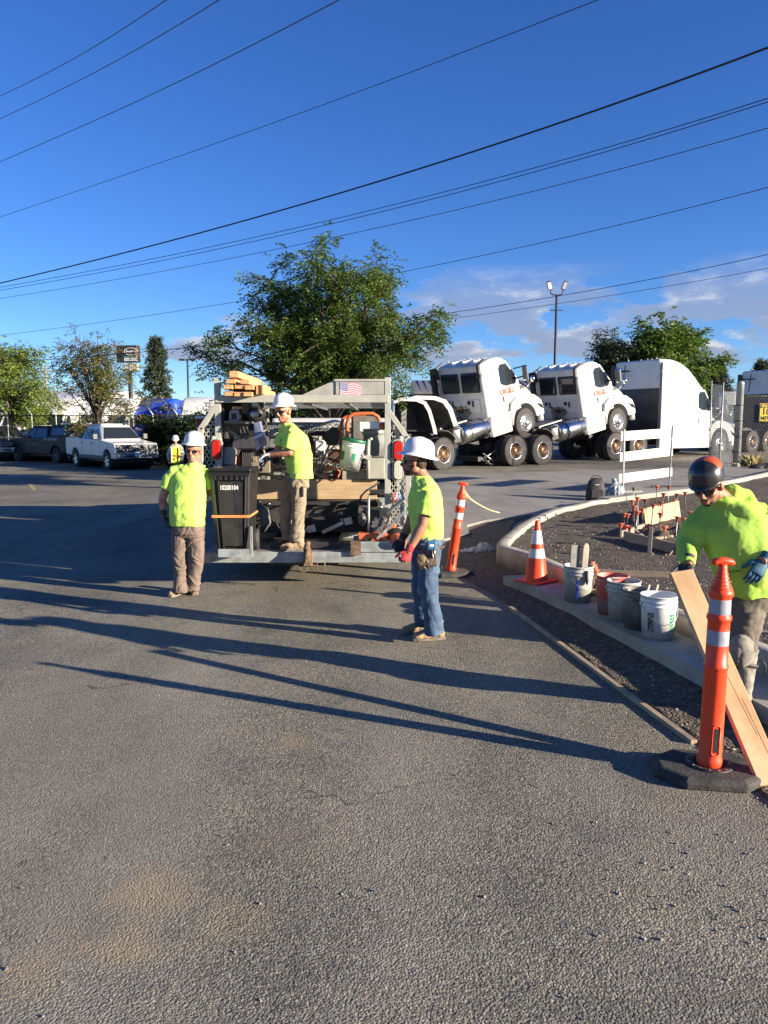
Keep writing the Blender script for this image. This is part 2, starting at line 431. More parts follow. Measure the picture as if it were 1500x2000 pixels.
# bare dirt between the asphalt and the new gutter
dpoly = P2([(858, 1112), (905, 1128), (960, 1160), (1010, 1194), (1100, 1259), (1230, 1354), (1358, 1450), (1440, 1515), (1600, 1640),
            (1900, 1560), (1640, 1380), (1365, 1270), (1150, 1150), (1010, 1085), (985, 1062), (1004, 1022), (1035, 1008), (935, 1014), (900, 1028), (860, 1040)], 0)
def dz(x, y):
    return .012*noise.noise(Vector((x*2.2, y*2.2, 0)))+.008*noise.noise(Vector((x*9, y*9, 3)))+.004*noise.noise(Vector((x*26, y*26, 3)))+.012
sheet('dirt_strip', dpoly, 0, .03, dirt, .06, dz)

# curb that runs round the island, an upright kerb on a flat gutter pan
CT = .28
cpx = [(1640, 890), (1500, 920), (1340, 950), (1260, 963), (1199, 969), (1174, 974), (1148, 977), (1126, 983), (1078, 993), (1046, 1006), (1017, 1020), (998, 1034),
       (979, 1049), (971, 1058), (971, 1066), (984, 1070), (1030, 1084), (1100, 1113), (1200, 1152), (1313, 1196), (1465, 1262), (1640, 1338)]
cp = [GG(a, b, CT) for a, b in cpx]
def smooth_path(P, k=4):
    r = []
    for i in range(len(P)-1):
        p0 = P[max(0, i-1)]; p1 = P[i]; p2 = P[i+1]; p3 = P[min(len(P)-1, i+2)]
        for j in range(k):
            t = j/k
            r.append(.5*((2*p1)+(p2-p0)*t+(2*p0-5*p1+4*p2-p3)*t*t+(3*p1-p0-3*p2+p3)*t**3))
    r.append(P[-1]); return r
cps = smooth_path([V(p.x, p.y, 0) for p in cp], 4)
def offset_path(P, d):
    r = []
    for i, p in enumerate(P):
        a = P[max(0, i-1)]; b = P[min(len(P)-1, i+1)]; t = (b-a).normalized(); n = V(-t.y, t.x, 0)
        r.append(p+n*d)
    return r
inner = offset_path(cps, .17)
# make sure the inner side is the island's side
cen = GG(1250, 1030, .2); cen.z = 0
if (inner[50]-cen).length > (cps[50]-cen).length: inner = offset_path(cps, -.17); SG = -1
else: SG = 1
def curb_sec(d, z): return [V(q.x, q.y, hz(q.x, q.y)+z) for q in offset_path(cps, d*SG)]
cb = MB()
secs = [curb_sec(0.0, -.02), curb_sec(.004, CT-.035), curb_sec(.012, CT-.012), curb_sec(.035, CT), curb_sec(.15, CT), curb_sec(.165, CT-.01), curb_sec(.17, CT-.03), curb_sec(.17, .02)]
rings = [[s[i] for s in secs] for i in range(len(cps))]
cb.loft(rings, 0, True, True)
curb = cb.build('curb', conc_new); tag(curb, kind='structure')
# control joints cut across the kerb
cj = MB()
for i in range(6, len(cps)-2, 7):
    a = V(secs[3][i].x, secs[3][i].y, hz(cps[i].x, cps[i].y)+CT+.0006); b = V(secs[5][i].x, secs[5][i].y, a.z)
    cj.beam(a, b, .014, .002, 0)
    c0_ = V(secs[0][i].x, secs[0][i].y, a.z-CT); e_ = V(secs[2][i].x, secs[2][i].y, a.z-.02); o2_ = (c0_-V(secs[5][i].x, secs[5][i].y, c0_.z)).normalized()*.0012; cj.beam(c0_+o2_, e_+o2_, .010, .002, 0, up=o2_)
tag(cj.build('curb_joints', PM('joint', (.07, .065, .06))), kind='structure')

pan_front = P2([(983, 1124), (1035, 1143), (1100, 1172), (1190, 1220), (1280, 1264), (1365, 1310), (1480, 1372), (1640, 1462)], .12)
pan_back = [cps[i]+(inner[i]-cps[i])*.3 for i in range(len(cps)-1, 60, -1)]
# the pan's far end butts against the kerb face beside the cone
pb = [p for p in pan_back if p.y < pan_front[0].y+.10]
ppoly = [(p.x, p.y) for p in pan_front]+[(p.x, p.y) for p in pb]
sheet('gutter_pan', ppoly, .12, .16, conc_new, .5)

# gravel bed inside the curb
ipoly = [(q.x, q.y) for q in offset_path(cps, .165*SG)]
ipoly = ipoly + [(ipoly[-1][0]+5, ipoly[-1][1]), (ipoly[0][0]+2, ipoly[0][1])]
def gz(x, y):
    return .03*noise.noise(Vector((x*1.1, y*1.1, 7)))+.014*noise.noise(Vector((x*5, y*5, 3)))+.008*noise.noise(Vector((x*17, y*17, 3)))
sheet('gravel_bed', ipoly, .20, .0, gravel, .09, gz)

# concrete apron on the drive behind
apx = [(700, 1050), (866, 1048), (917, 1037), (912, 1021), (950, 1011), (1003, 1006), (1040, 1000)]
ap = [GG(a, b, .09) for a, b in apx]
ap += [V(q.x, q.y, 0) for q in [cps[i] for i in range(40, -1, -4)]]
ap += [GG(a, b, .05) for a, b in [(1500, 905), (1200, 918), (900, 926), (600, 932), (450, 950), (500, 1010)]]
sheet('concrete_apron', [(p.x, p.y) for p in ap], .05, .08, PM('apron', (.17, .16, .145), (.245, .232, .208), 1.1, .9, bump=.3, bscale=60, detail=8, stretch=(1, .6, 1)), .6)

# faded yellow dash on the far asphalt
yl = MB(); a = GG(57, 945, 0); b = GG(67, 957, 0)
d = (b-a).normalized(); n = V(-d.y, d.x, 0)*.06
yl.add([a-n+V(0, 0, .004), a+n+V(0, 0, .004), b+n+V(0, 0, .004), b-n+V(0, 0, .004)], [(0, 1, 2, 3)])
tag(yl.build('painted_dash', PM('yellow_line', (.5, .36, .1), (.2, .17, .12), 12, .8)), kind='structure')

# loose stones scattered on the asphalt
rs = random.Random(5); st = MB()
def inpoly(p, P):
    c = False; j = len(P)-1
    for i in range(len(P)):
        if (P[i][1] > p.y) != (P[j][1] > p.y) and p.x < (P[j][0]-P[i][0])*(p.y-P[i][1])/(P[j][1]-P[i][1])+P[i][0]: c = not c
        j = i
    return c
def stone(mb, p, r, m=0):
    k = [V(rs.uniform(-1, 1), rs.uniform(-1, 1), rs.uniform(-.6, .8)).normalized()*r*rs.uniform(.7, 1.2) for _ in range(6)]
    q = [V(r, 0, 0), V(0, r, 0), V(-r, 0, 0), V(0, -r, 0), V(0, 0, r*.7), V(0, 0, -r*.5)]
    q = [q[i]+k[i]*.35 for i in range(6)]
    a_ = rs.uniform(0, 6.3); Rz = Matrix.Rotation(a_, 3, 'Z')
    mb.add([p+Rz @ v for v in q], [(0, 1, 4), (1, 2, 4), (2, 3, 4), (3, 0, 4), (1, 0, 5), (2, 1, 5), (3, 2, 5), (0, 3, 5)], m)
for i in range(260):
    px = rs.uniform(-50, 1550); py = 1180+820*rs.random()**1.2
    if rs.random() < .45: px = rs.gauss(1400, 110); py = rs.uniform(1560, 1850)
    p = GG(px, py); r = rs.choice([.003, .004, .005, .006, .008])
    if i < 6: r = .009
    stone(st, p+V(0, 0, r*.4), r, rs.randint(0, 1))
tag(st.build('loose_stones', [PM('stone_pale', (.24, .215, .18), (.34, .31, .26), 30, .8), PM('stone_dark', (.12, .11, .1), (.2, .18, .16), 30, .8)]), 'small loose stones scattered on the asphalt', 'stones', kind='stuff')
st = MB()
for i in range(2600):
    if rs.random() < .6:
        px = rs.uniform(1000, 1500); py = rs.uniform(985, 1200); p = GG(px, py, .205)
        ok = inpoly(p, ipoly)
    else:
        px = rs.uniform(900, 1500); py = rs.uniform(1100, 1600); p = GG(px, py, .01)
        # keep inside the dirt strip
        lx = 905+(py-1128)*1.42
        ok = px > lx+8 and px < lx+190
    if not ok: continue
    stone(st, p+V(0, 0, .004), rs.uniform(.006, .017), rs.randint(0, 1))
tag(st.build('gravel_stones', [MATS['stone_pale'], MATS['stone_dark']]), 'coarse gravel lying in the island bed and the trench', 'gravel', kind='stuff')

# ---------------------------------------------------------------- wires overhead
wire_m = PM('wire_black', (.012, .012, .013), None, rough=.6)
wires = [((0, 188), (325, 0), None, .018), ((0, 232), (428, 0), None, .018), ((0, 316), (662, 0), None, .018), ((0, 424), (1167, 0), None, .014),
         ((0, 553), (1500, 93), (760, 348), .036), ((0, 561), (1500, 192), (760, 402), .016), ((0, 567), (1500, 199), (760, 410), .016),
         ((0, 583), (1500, 250), (760, 440), .014), ((0, 655), (1500, 366), (760, 536), .013), ((640, 640), (1500, 497), (1080, 580), .022), ((740, 640), (1500, 524), (1110, 590), .017),
         ((30, 706), (500, 664), (250, 690), .02)]
wlab = ['topmost thin cable crossing the upper left corner of the sky', 'second cable down in the upper left corner of the sky', 'third cable from the upper left corner running up out of frame',
        'fine wire rising from mid left edge to top right of centre', 'thickest black cable sweeping across the whole sky', 'upper one of the close pair of wires under the thick cable',
        'lower one of the close pair of wires under the thick cable', 'single wire just below the close pair', 'fine lone wire passing behind the big tree top',
        'thicker of the two low wires over the floodlight mast', 'thinner low wire crossing the floodlight mast', 'low black wire crossing in front of the dealership pole sign']
for i, (a, b, c, r) in enumerate(wires):
    Ya, Yb = (34, 16) if i < 9 else (40, 30)
    if i == 11: Ya, Yb = 30, 26
    def ext(a, b, k): return (a[0]+(a[0]-b[0])*k, a[1]+(a[1]-b[1])*k)
    pts = []
    for j in range(-6, 31):
        s = j/24
        x = a[0]+(b[0]-a[0])*s
        if c is None: y = a[1]+(b[1]-a[1])*s + 10*math.sin(math.pi*min(max(s, 0), 1))
        else:
            # parabola through the three points
            s1 = (c[0]-a[0])/(b[0]-a[0])
            k2 = (c[1]-a[1]-(b[1]-a[1])*s1)/(s1*s1-s1); k1 = b[1]-a[1]-k2
            y = a[1]+k1*s+k2*s*s
        if i == 11 and s > 1.1: continue
        pts.append(At(x, y, Ya+(Yb-Ya)*s))
    tag(MB().tube(pts, r*(.62 if i != 4 else .66), 6).build('power_line', wire_m), wlab[i], 'power line', 'overhead power lines')
# ================================================================== VEHICLES
hub_orange = PM('hub_oiled', (.22, .12, .05), (.07, .045, .03), 20, .45, metal=.3)
rim_alu = PM('rim_alu', (.62, .62, .63), (.45, .45, .46), 18, .25, metal=.9)
frame_dark = PM('frame_dark', (.018, .018, .02), (.04, .036, .033), 6, .6)
tyre_m = PM('tyre', (.03, .03, .031), (.055, .05, .046), 5, .85, bump=.3, bscale=40)
grey_plastic = PM('grey_plastic', (.16, .165, .17), (.2, .2, .2), 5, .5)
seat_dark = PM('cab_interior', (.02, .03, .03))
orange_txt = PM('orange_lettering', (.42, .045, .008))
tank_m = PM('polished_tank', (.66, .67, .68), (.5, .5, .52), 3, .2, metal=1)
def arc(cx, cz, r, a0, a1, n=12):
    return [(cx+r*math.cos(math.radians(a0+(a1-a0)*i/n)), cz+r*math.sin(math.radians(a0+(a1-a0)*i/n))) for i in range(n+1)]
def rrect(hw, z0, z1, r=.12, n=4, y0=0, taper=0):
    """rounded rectangle ring in y,z; hw half width at the bottom, taper narrows the top"""
    pts = []
    for cx, cz, a in ((hw-r, z1-r, 0), (-hw+r, z1-r, 90), (-hw+r, z0+r, 180), (hw-r, z0+r, 270)):
        for i in range(n+1):
            an = math.radians(a+90*i/n); y = cx+r*math.cos(an); z = cz+r*math.sin(an)
            f = (z-z0)/max(.01, z1-z0); y *= 1-taper*f
            pts.append((y0+y, z))
    return pts
def big_wheel(parent, x, y, z, R, side, drive, M=None, name='wheel'):
    """lorry wheel; side = -1 for the right-hand side"""
    mb = MB(); w = .28; c = V(x, y, z)
    ax = V(0, side, 0)
    t = [(R*.56, -w/2), (R*.60, -w/2-.0), (R*.93, -w*.48), (R*.99, -w*.38), (R, -w*.2), (R, w*.2), (R*.99, w*.38), (R*.93, w*.48), (R*.60, w/2), (R*.56, w/2), (R*.56, -w/2)]
    mb.lathe(t, c, ax, 32, caps=False)
    for k in range(40):                   # shoulder lugs
        a = 2*math.pi*k/40; p = c+V(math.cos(a)*R*.995, side*w*.40, math.sin(a)*R*.995)
        mb.box(p, (.03, .06, .035), 0, (0, -a, 0))
    r = MB(); rr = R*.57
    if drive:
        r.lathe([(rr, -.1), (rr, w/2+.004), (rr*.93, w/2+.006), (rr*.88, w/2-.03), (rr*.82, w/2-.10), (rr*.78, -.06), (rr*.3, -.08)], c, ax, 28)
        h = MB(); h.lathe([(rr*.5, -.08), (rr*.5, .02), (rr*.36, .03), (rr*.34, .11), (rr*.22, .13), (.0001, .135)], c, ax, 16)
        for k in range(10):
            a = 2*math.pi*k/10; p = c+V(math.cos(a)*rr*.62, side*-.02, math.sin(a)*rr*.62)
            h.lathe([(.022, -.04), (.022, .03), (.012, .04)], p, ax, 6)
    else:
        r.lathe([(rr, -.1), (rr, w/2+.004), (rr*.93, w/2+.006), (rr*.88, w/2-.01), (rr*.80, w/2-.03), (rr*.62, w/2+.02), (rr*.40, w/2+.03), (rr*.36, w/2+.08), (rr*.2, w/2+.10), (.001, w/2+.10)], c, ax, 28)
        h = MB(); h.lathe([(rr*.56, w/2+.018), (rr*.56, w/2+.032), (rr*.42, w/2+.034)], c, ax, 20, 1)
        for k in range(10):
            a = 2*math.pi*(k+.5)/10; p = c+V(math.cos(a)*rr*.72, side*(w/2-.004), math.sin(a)*rr*.72)
            r.sphere(p, (rr*.12, .02, rr*.12), 8, 4, 1)
        for k in range(10):
            a = 2*math.pi*k/10; p = c+V(math.cos(a)*rr*.52, side*(w/2+.02), math.sin(a)*rr*.52)
            h.lathe([(.016, 0), (.016, .03), (.01, .035)], p, ax, 6, 1)
    if M: [q.xf(M) for q in (mb, r, h)]
    wo = mb.build(name, tyre_m, parent); ro = r.build('rim', [rim_alu, black_metal], wo)
    h.build('hub', hub_orange if drive else [black_metal, chrome], ro)
    return wo
def tilt_M(deg, px=-.65, pz=.5):
    return Matrix.Translation((px, 0, pz)) @ Matrix.Rotation(-math.radians(deg), 4, 'Y') @ Matrix.Translation((-px, 0, -pz))

def tractor(label, loc, hdg, WB=4.1, tilt=11, sleeper=False, group=None):
    rt = thing('semi_tractor', label, 'truck', loc, (0, 0, math.radians(hdg)), group)
    M = tilt_M(tilt) if tilt else Matrix()
    def B(mb, name, mats, bev=0, parent=rt): return mb.xf(M).build(name, mats, parent, bev)
    R = .515
    F = WB-4.1                                # everything at the nose shifts with the wheelbase
    # wheels
    for x in (0, -1.3):
        for s in (-1, 1):
            big_wheel(rt, x, s*1.06, R, R, s, True)
            big_wheel(rt, x, s*.74, R, R*.99, s, True)
    for s in (-1, 1): big_wheel(rt, WB, s*1.06, R, R, s, False, M)
    # chassis
    c = MB()
    for s in (-1, 1): c.bb((-1.95, s*.43-.04, .72), (5.1+F, s*.43+.04, 1.0))
    for x in (-1.9, -.65, .9, 1.9, 3.0): c.bb((x-.05, -.39, .76), (x+.05, .39, .96))
    c.bb((-.9, -.45, 1.003), (-.2, .45, 1.10)); c.lathe([(.46, 1.10), (.46, 1.15), (.1, 1.15)], (-.55, 0, 0), n=20)
    for x in (0, -1.3): c.lathe([(.09, -1.0), (.09, 1.0)], (x, 0, .6), (0, 1, 0), 10); c.sphere((x, 0, .6), (.24, .2, .24), 10, 6)
    c.lathe([(.08, -1.0), (.08, 1.0)], (WB, 0, .5), (0, 1, 0), 8)
    c.bb((2.3, -.5, .5), (4.6+F, .5, .74))
    B(c, 'chassis', frame_dark)
    dk = MB(); dk.bb((.75, -.42, 1.003), (2.2 if not sleeper else 1.1, .42, 1.04)); B(dk, 'deck_plate', steel)
    # mudguard over the drive wheels
    for s in (-1, 1):
        f = MB(); o = arc(0, .515, .60, 20, 85, 8); i = arc(0, .515, .58, 85, 20, 8)
        f.prism(o+i, s*.72, s*1.24, 'y'); B(f, 'mudguard', black_plastic)
    # fuel tank
    if not sleeper:
        for s in (-1, 1):
            t = MB(); t.lathe([(.05, 1.02), (.26, 1.03), (.32, 1.07), (.335, 1.12), (.335, 2.25), (.32, 2.30), (.05, 2.34)], (0, s*.90, .74), (1, 0, 0), 28)
            to = B(t, 'fuel_tank', tank_m)
            st_ = MB()
            for x in (1.35, 2.05): st_.lathe([(.338, x-.035), (.343, x-.03), (.343, x+.03), (.338, x+.035)], (0, s*.90, .74), (1, 0, 0), 28)
            B(st_, 'strap', black_metal, parent=to)
            bx = MB(); bx.bb((.62, s*.68-.02, .55), (.98, s*1.08, 1.0)); B(bx, 'battery_box', black_plastic, .02)
            sg = MB(); sg.add([V(.7, s*1.09, .96), V(.95, s*1.09, .96), V(.86, s*1.09, .70)], [(0, 1, 2)]); B(sg, 'guard_flap', white_plastic)
    # cab shell
    cab = MB(); bk = 2.35 if not sleeper else 1.25
    if not sleeper:
        S = [(2.35, .95, 2.74, 1.06), (2.42, .93, 2.80, 1.09), (3.0, .93, 2.90, 1.09), (3.35, .93, 2.90, 1.09), (3.58, .93, 2.82, 1.08), (3.66, .93, 2.74, 1.08), (4.12, .93, 2.04, 1.04)]
        rings = [[V(x, y, z) for y, z in rrect(hw, z0, z1, .14, 4, taper=.10*(z1-z0)/1.95)] for x, z0, z1, hw in S]
    else:
        S = [(1.25, .93, 3.78, 1.16), (1.33, .93, 3.84, 1.20), (2.0, .93, 3.86, 1.20), (2.45, .93, 3.80, 1.19), (2.8, .93, 3.70, 1.18), (3.15, .93, 3.54, 1.17), (3.5, .93, 3.31, 1.15),
             (3.85, .93, 3.05, 1.13), (4.1, .93, 2.86, 1.12), (4.22, .93, 2.74, 1.11), (4.72, .93, 2.04, 1.06)]
        rings = [[V(x, y, z) for y, z in rrect(hw, z0, z1, .18, 4, taper=.09*(z1-z0)/2.9)] for x, z0, z1, hw in S]
    cab.loft(rings, 0, True, True)
    co = B(cab, 'cab', white_paint)
    co.data.polygons.foreach_set('use_smooth', [abs(p.normal.x) < .9 for p in co.data.polygons])
    wx = S[-1][0]; wt = S[-2]
    # hood
    hd = MB(); H = [(wx-.02, .9, 2.00, .98), (wx+.15, .9, 1.93, .90), (wx+.5, .9, 1.80, .84), (wx+.85, .9, 1.62, .80), (wx+1.05, .9, 1.44, .78), (wx+1.15, .85, 1.22, .74), (wx+1.17, .7, 1.05, .70)]
    if not sleeper: pass
    hd.loft([[V(x, y, z) for y, z in rrect(hw, z0, z1, .14, 4, taper=.12)] for x, z0, z1, hw in H], 0, True, True)
    ho = B(hd, 'hood', white_paint)
    gp_ = MB(); gp_.tube([V(wx-.01, -.99, 1.0), V(wx+.0, -.985, 1.6), V(wx+.02, -.93, 1.92), V(wx+.02, -.5, 2.01), V(wx+.02, .5, 2.01), V(wx+.02, .93, 1.92), V(wx, .985, 1.6), V(wx-.01, .99, 1.0)], .012, 5); B(gp_, 'hood_gap', PM('gap', (.02, .02, .02)), parent=ho)
    vs_ = MB(); vs_.prism([(wx+.0, 1.42), (wx+.06, 1.42), (wx+.05, 1.66), (wx-.01, 1.66)], -.985, -1.0, 'y'); B(vs_, 'side_vent', black_plastic, parent=ho)
    for s in (-1, 1):
        vt = MB(); vt.prism([(wx+.12, 1.66), (wx+.46, 1.62), (wx+.42, 1.74), (wx+.10, 1.80)], s*.80, s*.905, 'y')
        B(vt, 'vent', black_plastic, parent=ho)
    gr = MB(); gr.bb((wx+1.14, -.52, .72), (wx+1.185, .52, 1.16)); go = B(gr, 'grille', black_plastic)
    bars = MB()
    for k in range(5): bars.bb((wx+1.186, -.5, .76+k*.085), (wx+1.205, .5, .775+k*.085))
    B(bars, 'grille_bars', chrome, parent=go)
    # fenders, skirts, bumper
    xa = WB
    for s in (-1, 1):
        fo = [(xa-.66, .55), (xa-.70, 1.05), (xa-.62, 1.30), (xa-.3, 1.47), (xa+.15, 1.50), (xa+.62, 1.38), (xa+.95, 1.15), (xa+1.06, .86), (xa+1.06, .62), (xa+.80, .55)]
        ai = arc(xa, .56, .63, 0, 180, 14)
        fo = fo[:-1]+[(xa+.80, .62)]+[(xa+.63, .62)]+ai[1:-1]+[(xa-.63, .58)]
        f = MB(); f.prism(fo, s*.76, s*1.20, 'y'); B(f, 'fender', white_paint, .035)
        sk = MB(); sk.prism([(bk+.02, .38), (xa-.72, .38), (xa-.715, 1.06), (bk+.02, 1.06)], s*1.02, s*1.19, 'y')
        so_ = B(sk, 'side_skirt', white_paint, .02)
        stp = MB(); stp.bb((xa-1.30, s*1.185, .52), (xa-.80, s*1.20, .60)); stp.bb((xa-1.30, s*1.185, .82), (xa-.80, s*1.20, .88)); stp.bb((bk+.15, s*1.191, .46), (xa-1.4, s*1.197, .475))
        B(stp, 'step', grey_plastic, parent=so_)
        hl = MB(); hl.prism([(xa+.66, 1.10), (xa+.98, .98), (xa+1.065, .80), (xa+.85, .88)], s*.9, s*1.208, 'y'); B(hl, 'headlight', glass, .01)
        # mirror
        mi = MB(); mi.beam((wx-.12, s*1.05, 2.06), (wx-.02, s*1.34, 2.12), .04, .05); mi.beam((wx-.02, s*1.33, 2.08), (wx-.02, s*1.33, 2.46), .03, .03); mi.beam((wx-.16, s*1.03, 2.40), (wx-.04, s*1.32, 2.44), .03, .04)
        mo = B(mi, 'mirror_arm', black_plastic)
        mh = MB(); mh.box((wx-.02, s*1.40, 2.22), (.13, .21, .52)); B(mh, 'mirror', chrome if s < 0 else black_plastic, .04, mo)
        hm = MB(); hm.beam((wx+.75, s*.80, 1.62), (wx+.78, s*1.02, 1.86), .02, .02); hm.sphere((wx+.78, s*1.04, 1.90), (.06, .10, .11), 8, 6); B(hm, 'hood_mirror', chrome)
        # door window
        dx0 = wx-1.0
        def sidey(z, zz=2.9): return 1.095-(.0 if z < 1 else (z-.93)*.055*(1.09 if not sleeper else .55))
        W = [(dx0+.10, 2.02), (dx0+.10, 2.50), (dx0+.20, 2.62), (dx0+.50, 2.62), (dx0+.92, 2.08), (dx0+.80, 1.92), (dx0+.35, 1.92)]
        hwb = 1.092 if not sleeper else 1.125
        tp = (.10/1.95 if not sleeper else .09/2.9*1.0)*1.1
        def yy(z, off): return s*(hwb*(1-tp*(z-.93))+off)
        def plate(P, off0, off1):
            m_ = MB(); n_ = len(P)
            m_.add([V(a, yy(b, off0), b) for a, b in P]+[V(a, yy(b, off1), b) for a, b in P], [tuple(range(n_)), tuple(range(2*n_-1, n_-1, -1))]+[(j, n_+j, n_+(j+1) % n_, (j+1) % n_) for j in range(n_)]); return m_
        cx_ = sum(a for a, b in W)/len(W); cz_ = sum(b for a, b in W)/len(W)
        dr = [(dx0-.02, 1.08), (dx0-.02, 2.66), (dx0+.10, 2.74), (dx0+.52, 2.74), (dx0+1.02, 2.02), (dx0+1.02, 1.6), (dx0+.80, 1.08)]
        do = plate(dr, -.03, .012); do = B(do, 'door', white_paint, .008)
        gp_ = MB(); gp_.tube([V(a, yy(b, .010), b) for a, b in dr+dr[:1]], .009, 4); B(gp_, 'door_gap', PM('gap', (.02, .02, .02)), 0, do)
        B(plate([(cx_+(a-cx_)*1.06, cz_+(b-cz_)*1.08) for a, b in W], .0, .016), 'window_seal', black_rubber, 0, do)
        B(plate(W, .0, .020), 'door_window', glass, 0, do)
        hn = MB(); hn.bb((dx0+.08, yy(1.5, .01), 1.38), (dx0+.15, yy(1.5, .035), 1.58)); B(hn, 'door_handle', black_plastic, .01, do)
        if sleeper:
            B(plate([(2.15, 2.05), (2.15, 2.72), (2.48, 2.72), (2.48, 2.05)], -.03, .03), 'sleeper_panel', white_paint, .05)
            B(plate([(2.24, 2.14), (2.24, 2.64), (2.40, 2.64), (2.40, 2.14)], 0, .036), 'sleeper_window', glass, .0)
            # the tear-shaped upper light sits on the curved wall
            tw = MB(); P = [(2.18, 3.02), (2.12, 3.36), (2.22, 3.50), (2.50, 3.50), (2.52, 3.42), (2.34, 3.14)]
            tw.prism(P, s*1.02, s*1.115, 'y'); B(tw, 'upper_window', grey_plastic)
            sm = MB(); sm.bb((1.30, yy(2.8, -.02), 2.785), (4.1, yy(2.8, .006), 2.80)); B(sm, 'body_seam', grey_plastic)
            sm = MB(); sm.bb((1.24, s*1.11, .95), (1.30, s*1.213, 3.70)); B(sm, 'side_extender', grey_plastic)
            B(plate([(2.1, 1.15), (2.1, 1.50), (3.0, 1.50), (3.0, 1.15)], -.03, .012), 'luggage_door', white_paint, .01)
    bp = MB(); bp.loft([[V(xa+1.02+.22*math.cos(a)-.05, 1.2*math.sin(a), z) for a in [math.radians(-85+170*i/12) for i in range(13)]]+[V(xa+.82, 1.0, z), V(xa+.82, -1.0, z)] for z in (.38, .45, .72)], 0, True, True)
    B(bp, 'bumper', grey_plastic)
    # windscreen
    ws = MB(); a0 = wt[0]; b0 = wt[2]
    def wsp(t, yf, off): x = a0+(wx-a0)*t+off*.8; z = b0+(2.04-b0)*t+off*.6; hw = (wt[3]*(.90)-.05)*(1-t)+(1.0)*t; return V(x, hw*yf*.93, z)
    n_ = [(.04, -.95), (.04, .95), (.95, .98), (.95, -.98)]
    ws.add([wsp(t, y, .012) for t, y in n_]+[wsp(t, y, -.05) for t, y in n_], [(0, 1, 2, 3), (7, 6, 5, 4), (0, 4, 5, 1), (1, 5, 6, 2), (2, 6, 7, 3), (3, 7, 4, 0)])
    B(ws, 'windscreen', glass)
    # back wall
    if not sleeper:
        for yc in (-.50, .42):
            w_ = MB(); w_.bb((2.30, yc-.41, 1.88), (2.36, yc+.41, 2.54)); wo = B(w_, 'rear_window', black_rubber, .05)
            w_ = MB(); w_.bb((2.285, yc-.36, 1.93), (2.33, yc+.36, 2.49)); B(w_, 'pane', glass, .03, wo)
        for yc in (-.5, .42):
            w_ = MB(); w_.bb((2.325, yc-.32, 1.18), (2.352, yc+.32, 1.66)); B(w_, 'pressed_panel', white_paint, .09)
            w_ = MB(); w_.bb((2.30, yc-.05, 1.42), (2.33, yc+.03, 1.62)); B(w_, 'vent_slot', black_plastic, .01)
            w_ = MB(); w_.lathe([(.07, 0), (.07, .03), (.045, .035)], (2.33, yc+.16, 1.56), (-1, 0, 0), 12); B(w_, 'round_port', black_plastic)
        hs_ = MB()
        for k in range(4):
            y0 = .15-k*.07; hs_.tube([V(2.3, y0+.2, 1.42-.03*k), V(2.15, y0+.05, 1.25-.05*k), V(2.05, y0-.05, 1.05), V(2.2, y0-.2, 1.2-.04*k), V(2.31, y0-.32, 1.36-.03*k)], .017, 6)
        hs_.tube([V(2.28, .3, 1.45), V(2.2, 0, 1.3), V(2.28, -.35, 1.35)], .02, 6); hs_.box((2.27, .02, 1.33), (.08, .12, .22))
        B(hs_, 'air_hoses', black_rubber)
        gh = MB(); [gh.box((2.24, y, 1.36+.02*i), (.08, .07, .05), 0, (.4*i, 0, .3)) for i, y in enumerate((.25, .12, -.02, -.2))]; B(gh, 'coupling', PM('dull_brass', (.35, .25, .14), None, rough=.5, metal=.5))
        # black fairing posts at the roof corners and at the far side
        ex = MB(); ex.bb((2.12, 1.0, .98), (2.34, 1.14, 2.78)); B(ex, 'exhaust_stack_cover', black_plastic, .02)
        for yc in (-1.0, .93):
            ex = MB(); ex.bb((2.2, yc-.05, 2.48), (2.3, yc+.05, 2.80)); ex.beam((2.25, yc, 2.78), (2.6, yc*.95, 2.93), .07, .05); ex.bb((2.16, yc-.12, 2.40), (2.28, yc+.06, 2.50)); B(ex, 'fairing_bracket', black_metal, .01)
        # lettering on the door
        for s in (-1,):
            def TM(x, z): return M @ face_M((x, s*(1.092*(1-.0565*(z-.93))+.016), z), (1, 0, 0), (0, .055, 1))
            text_part('ORGILL', .27, 'lettering', orange_txt, rt, TM(3.48, 1.72), .004, bold=.012, sx=.80)
            text_part('DEDICATED  SERVICE', .05, 'small_print', orange_txt, rt, TM(3.44, 1.58), .001, sx=.7)
            text_part('USDOT 125563\nGVW 80000', .07, 'door_numbers', grey_plastic, rt, TM(3.62, 1.25), .001)
    else:
        w_ = MB(); w_.bb((1.225, -1.08, 1.0), (1.245, 1.08, 2.72)); B(w_, 'lower_back_panel', PM('back_panel_black', (.012, .013, .018), (.03, .03, .04), 2, .35))
        w_ = MB(); w_.bb((1.13, 1.0, 1.0), (1.22, 1.17, 3.66)); B(w_, 'far_extender', black_plastic)
        w_ = MB(); w_.bb((1.18, .35, 3.42), (1.24, .98, 3.47)); w_.tube([V(1.22, .55, 3.7), V(1.2, .58, 3.3), V(1.21, .63, 2.85)], .014, 6); B(w_, 'antenna_lead', black_plastic)
        for y in (-.95, -.6, -.1, .5): w_ = MB(); w_.bb((1.30, y-.03, 3.82), (1.38, y+.03, 3.875)); B(w_, 'marker_light', black_plastic)
        gp = MB(); gp.prism([(3.9, 2.4), (4.08, 2.4), (4.08, 2.6), (3.9, 2.6)], -1.06, -1.075, 'y')
    an = MB()
    for x, y in ((bk+.35, .7), (bk+.5, -.55), (bk+.8, .1)):
        z = (2.86 if not sleeper else 3.85); an.tube([V(x, y, z-.05), V(x, y, z+.06), V(x-.03, y, z+.13)], [.016, .012, .005], 6)
    B(an, 'antenna', white_plastic)
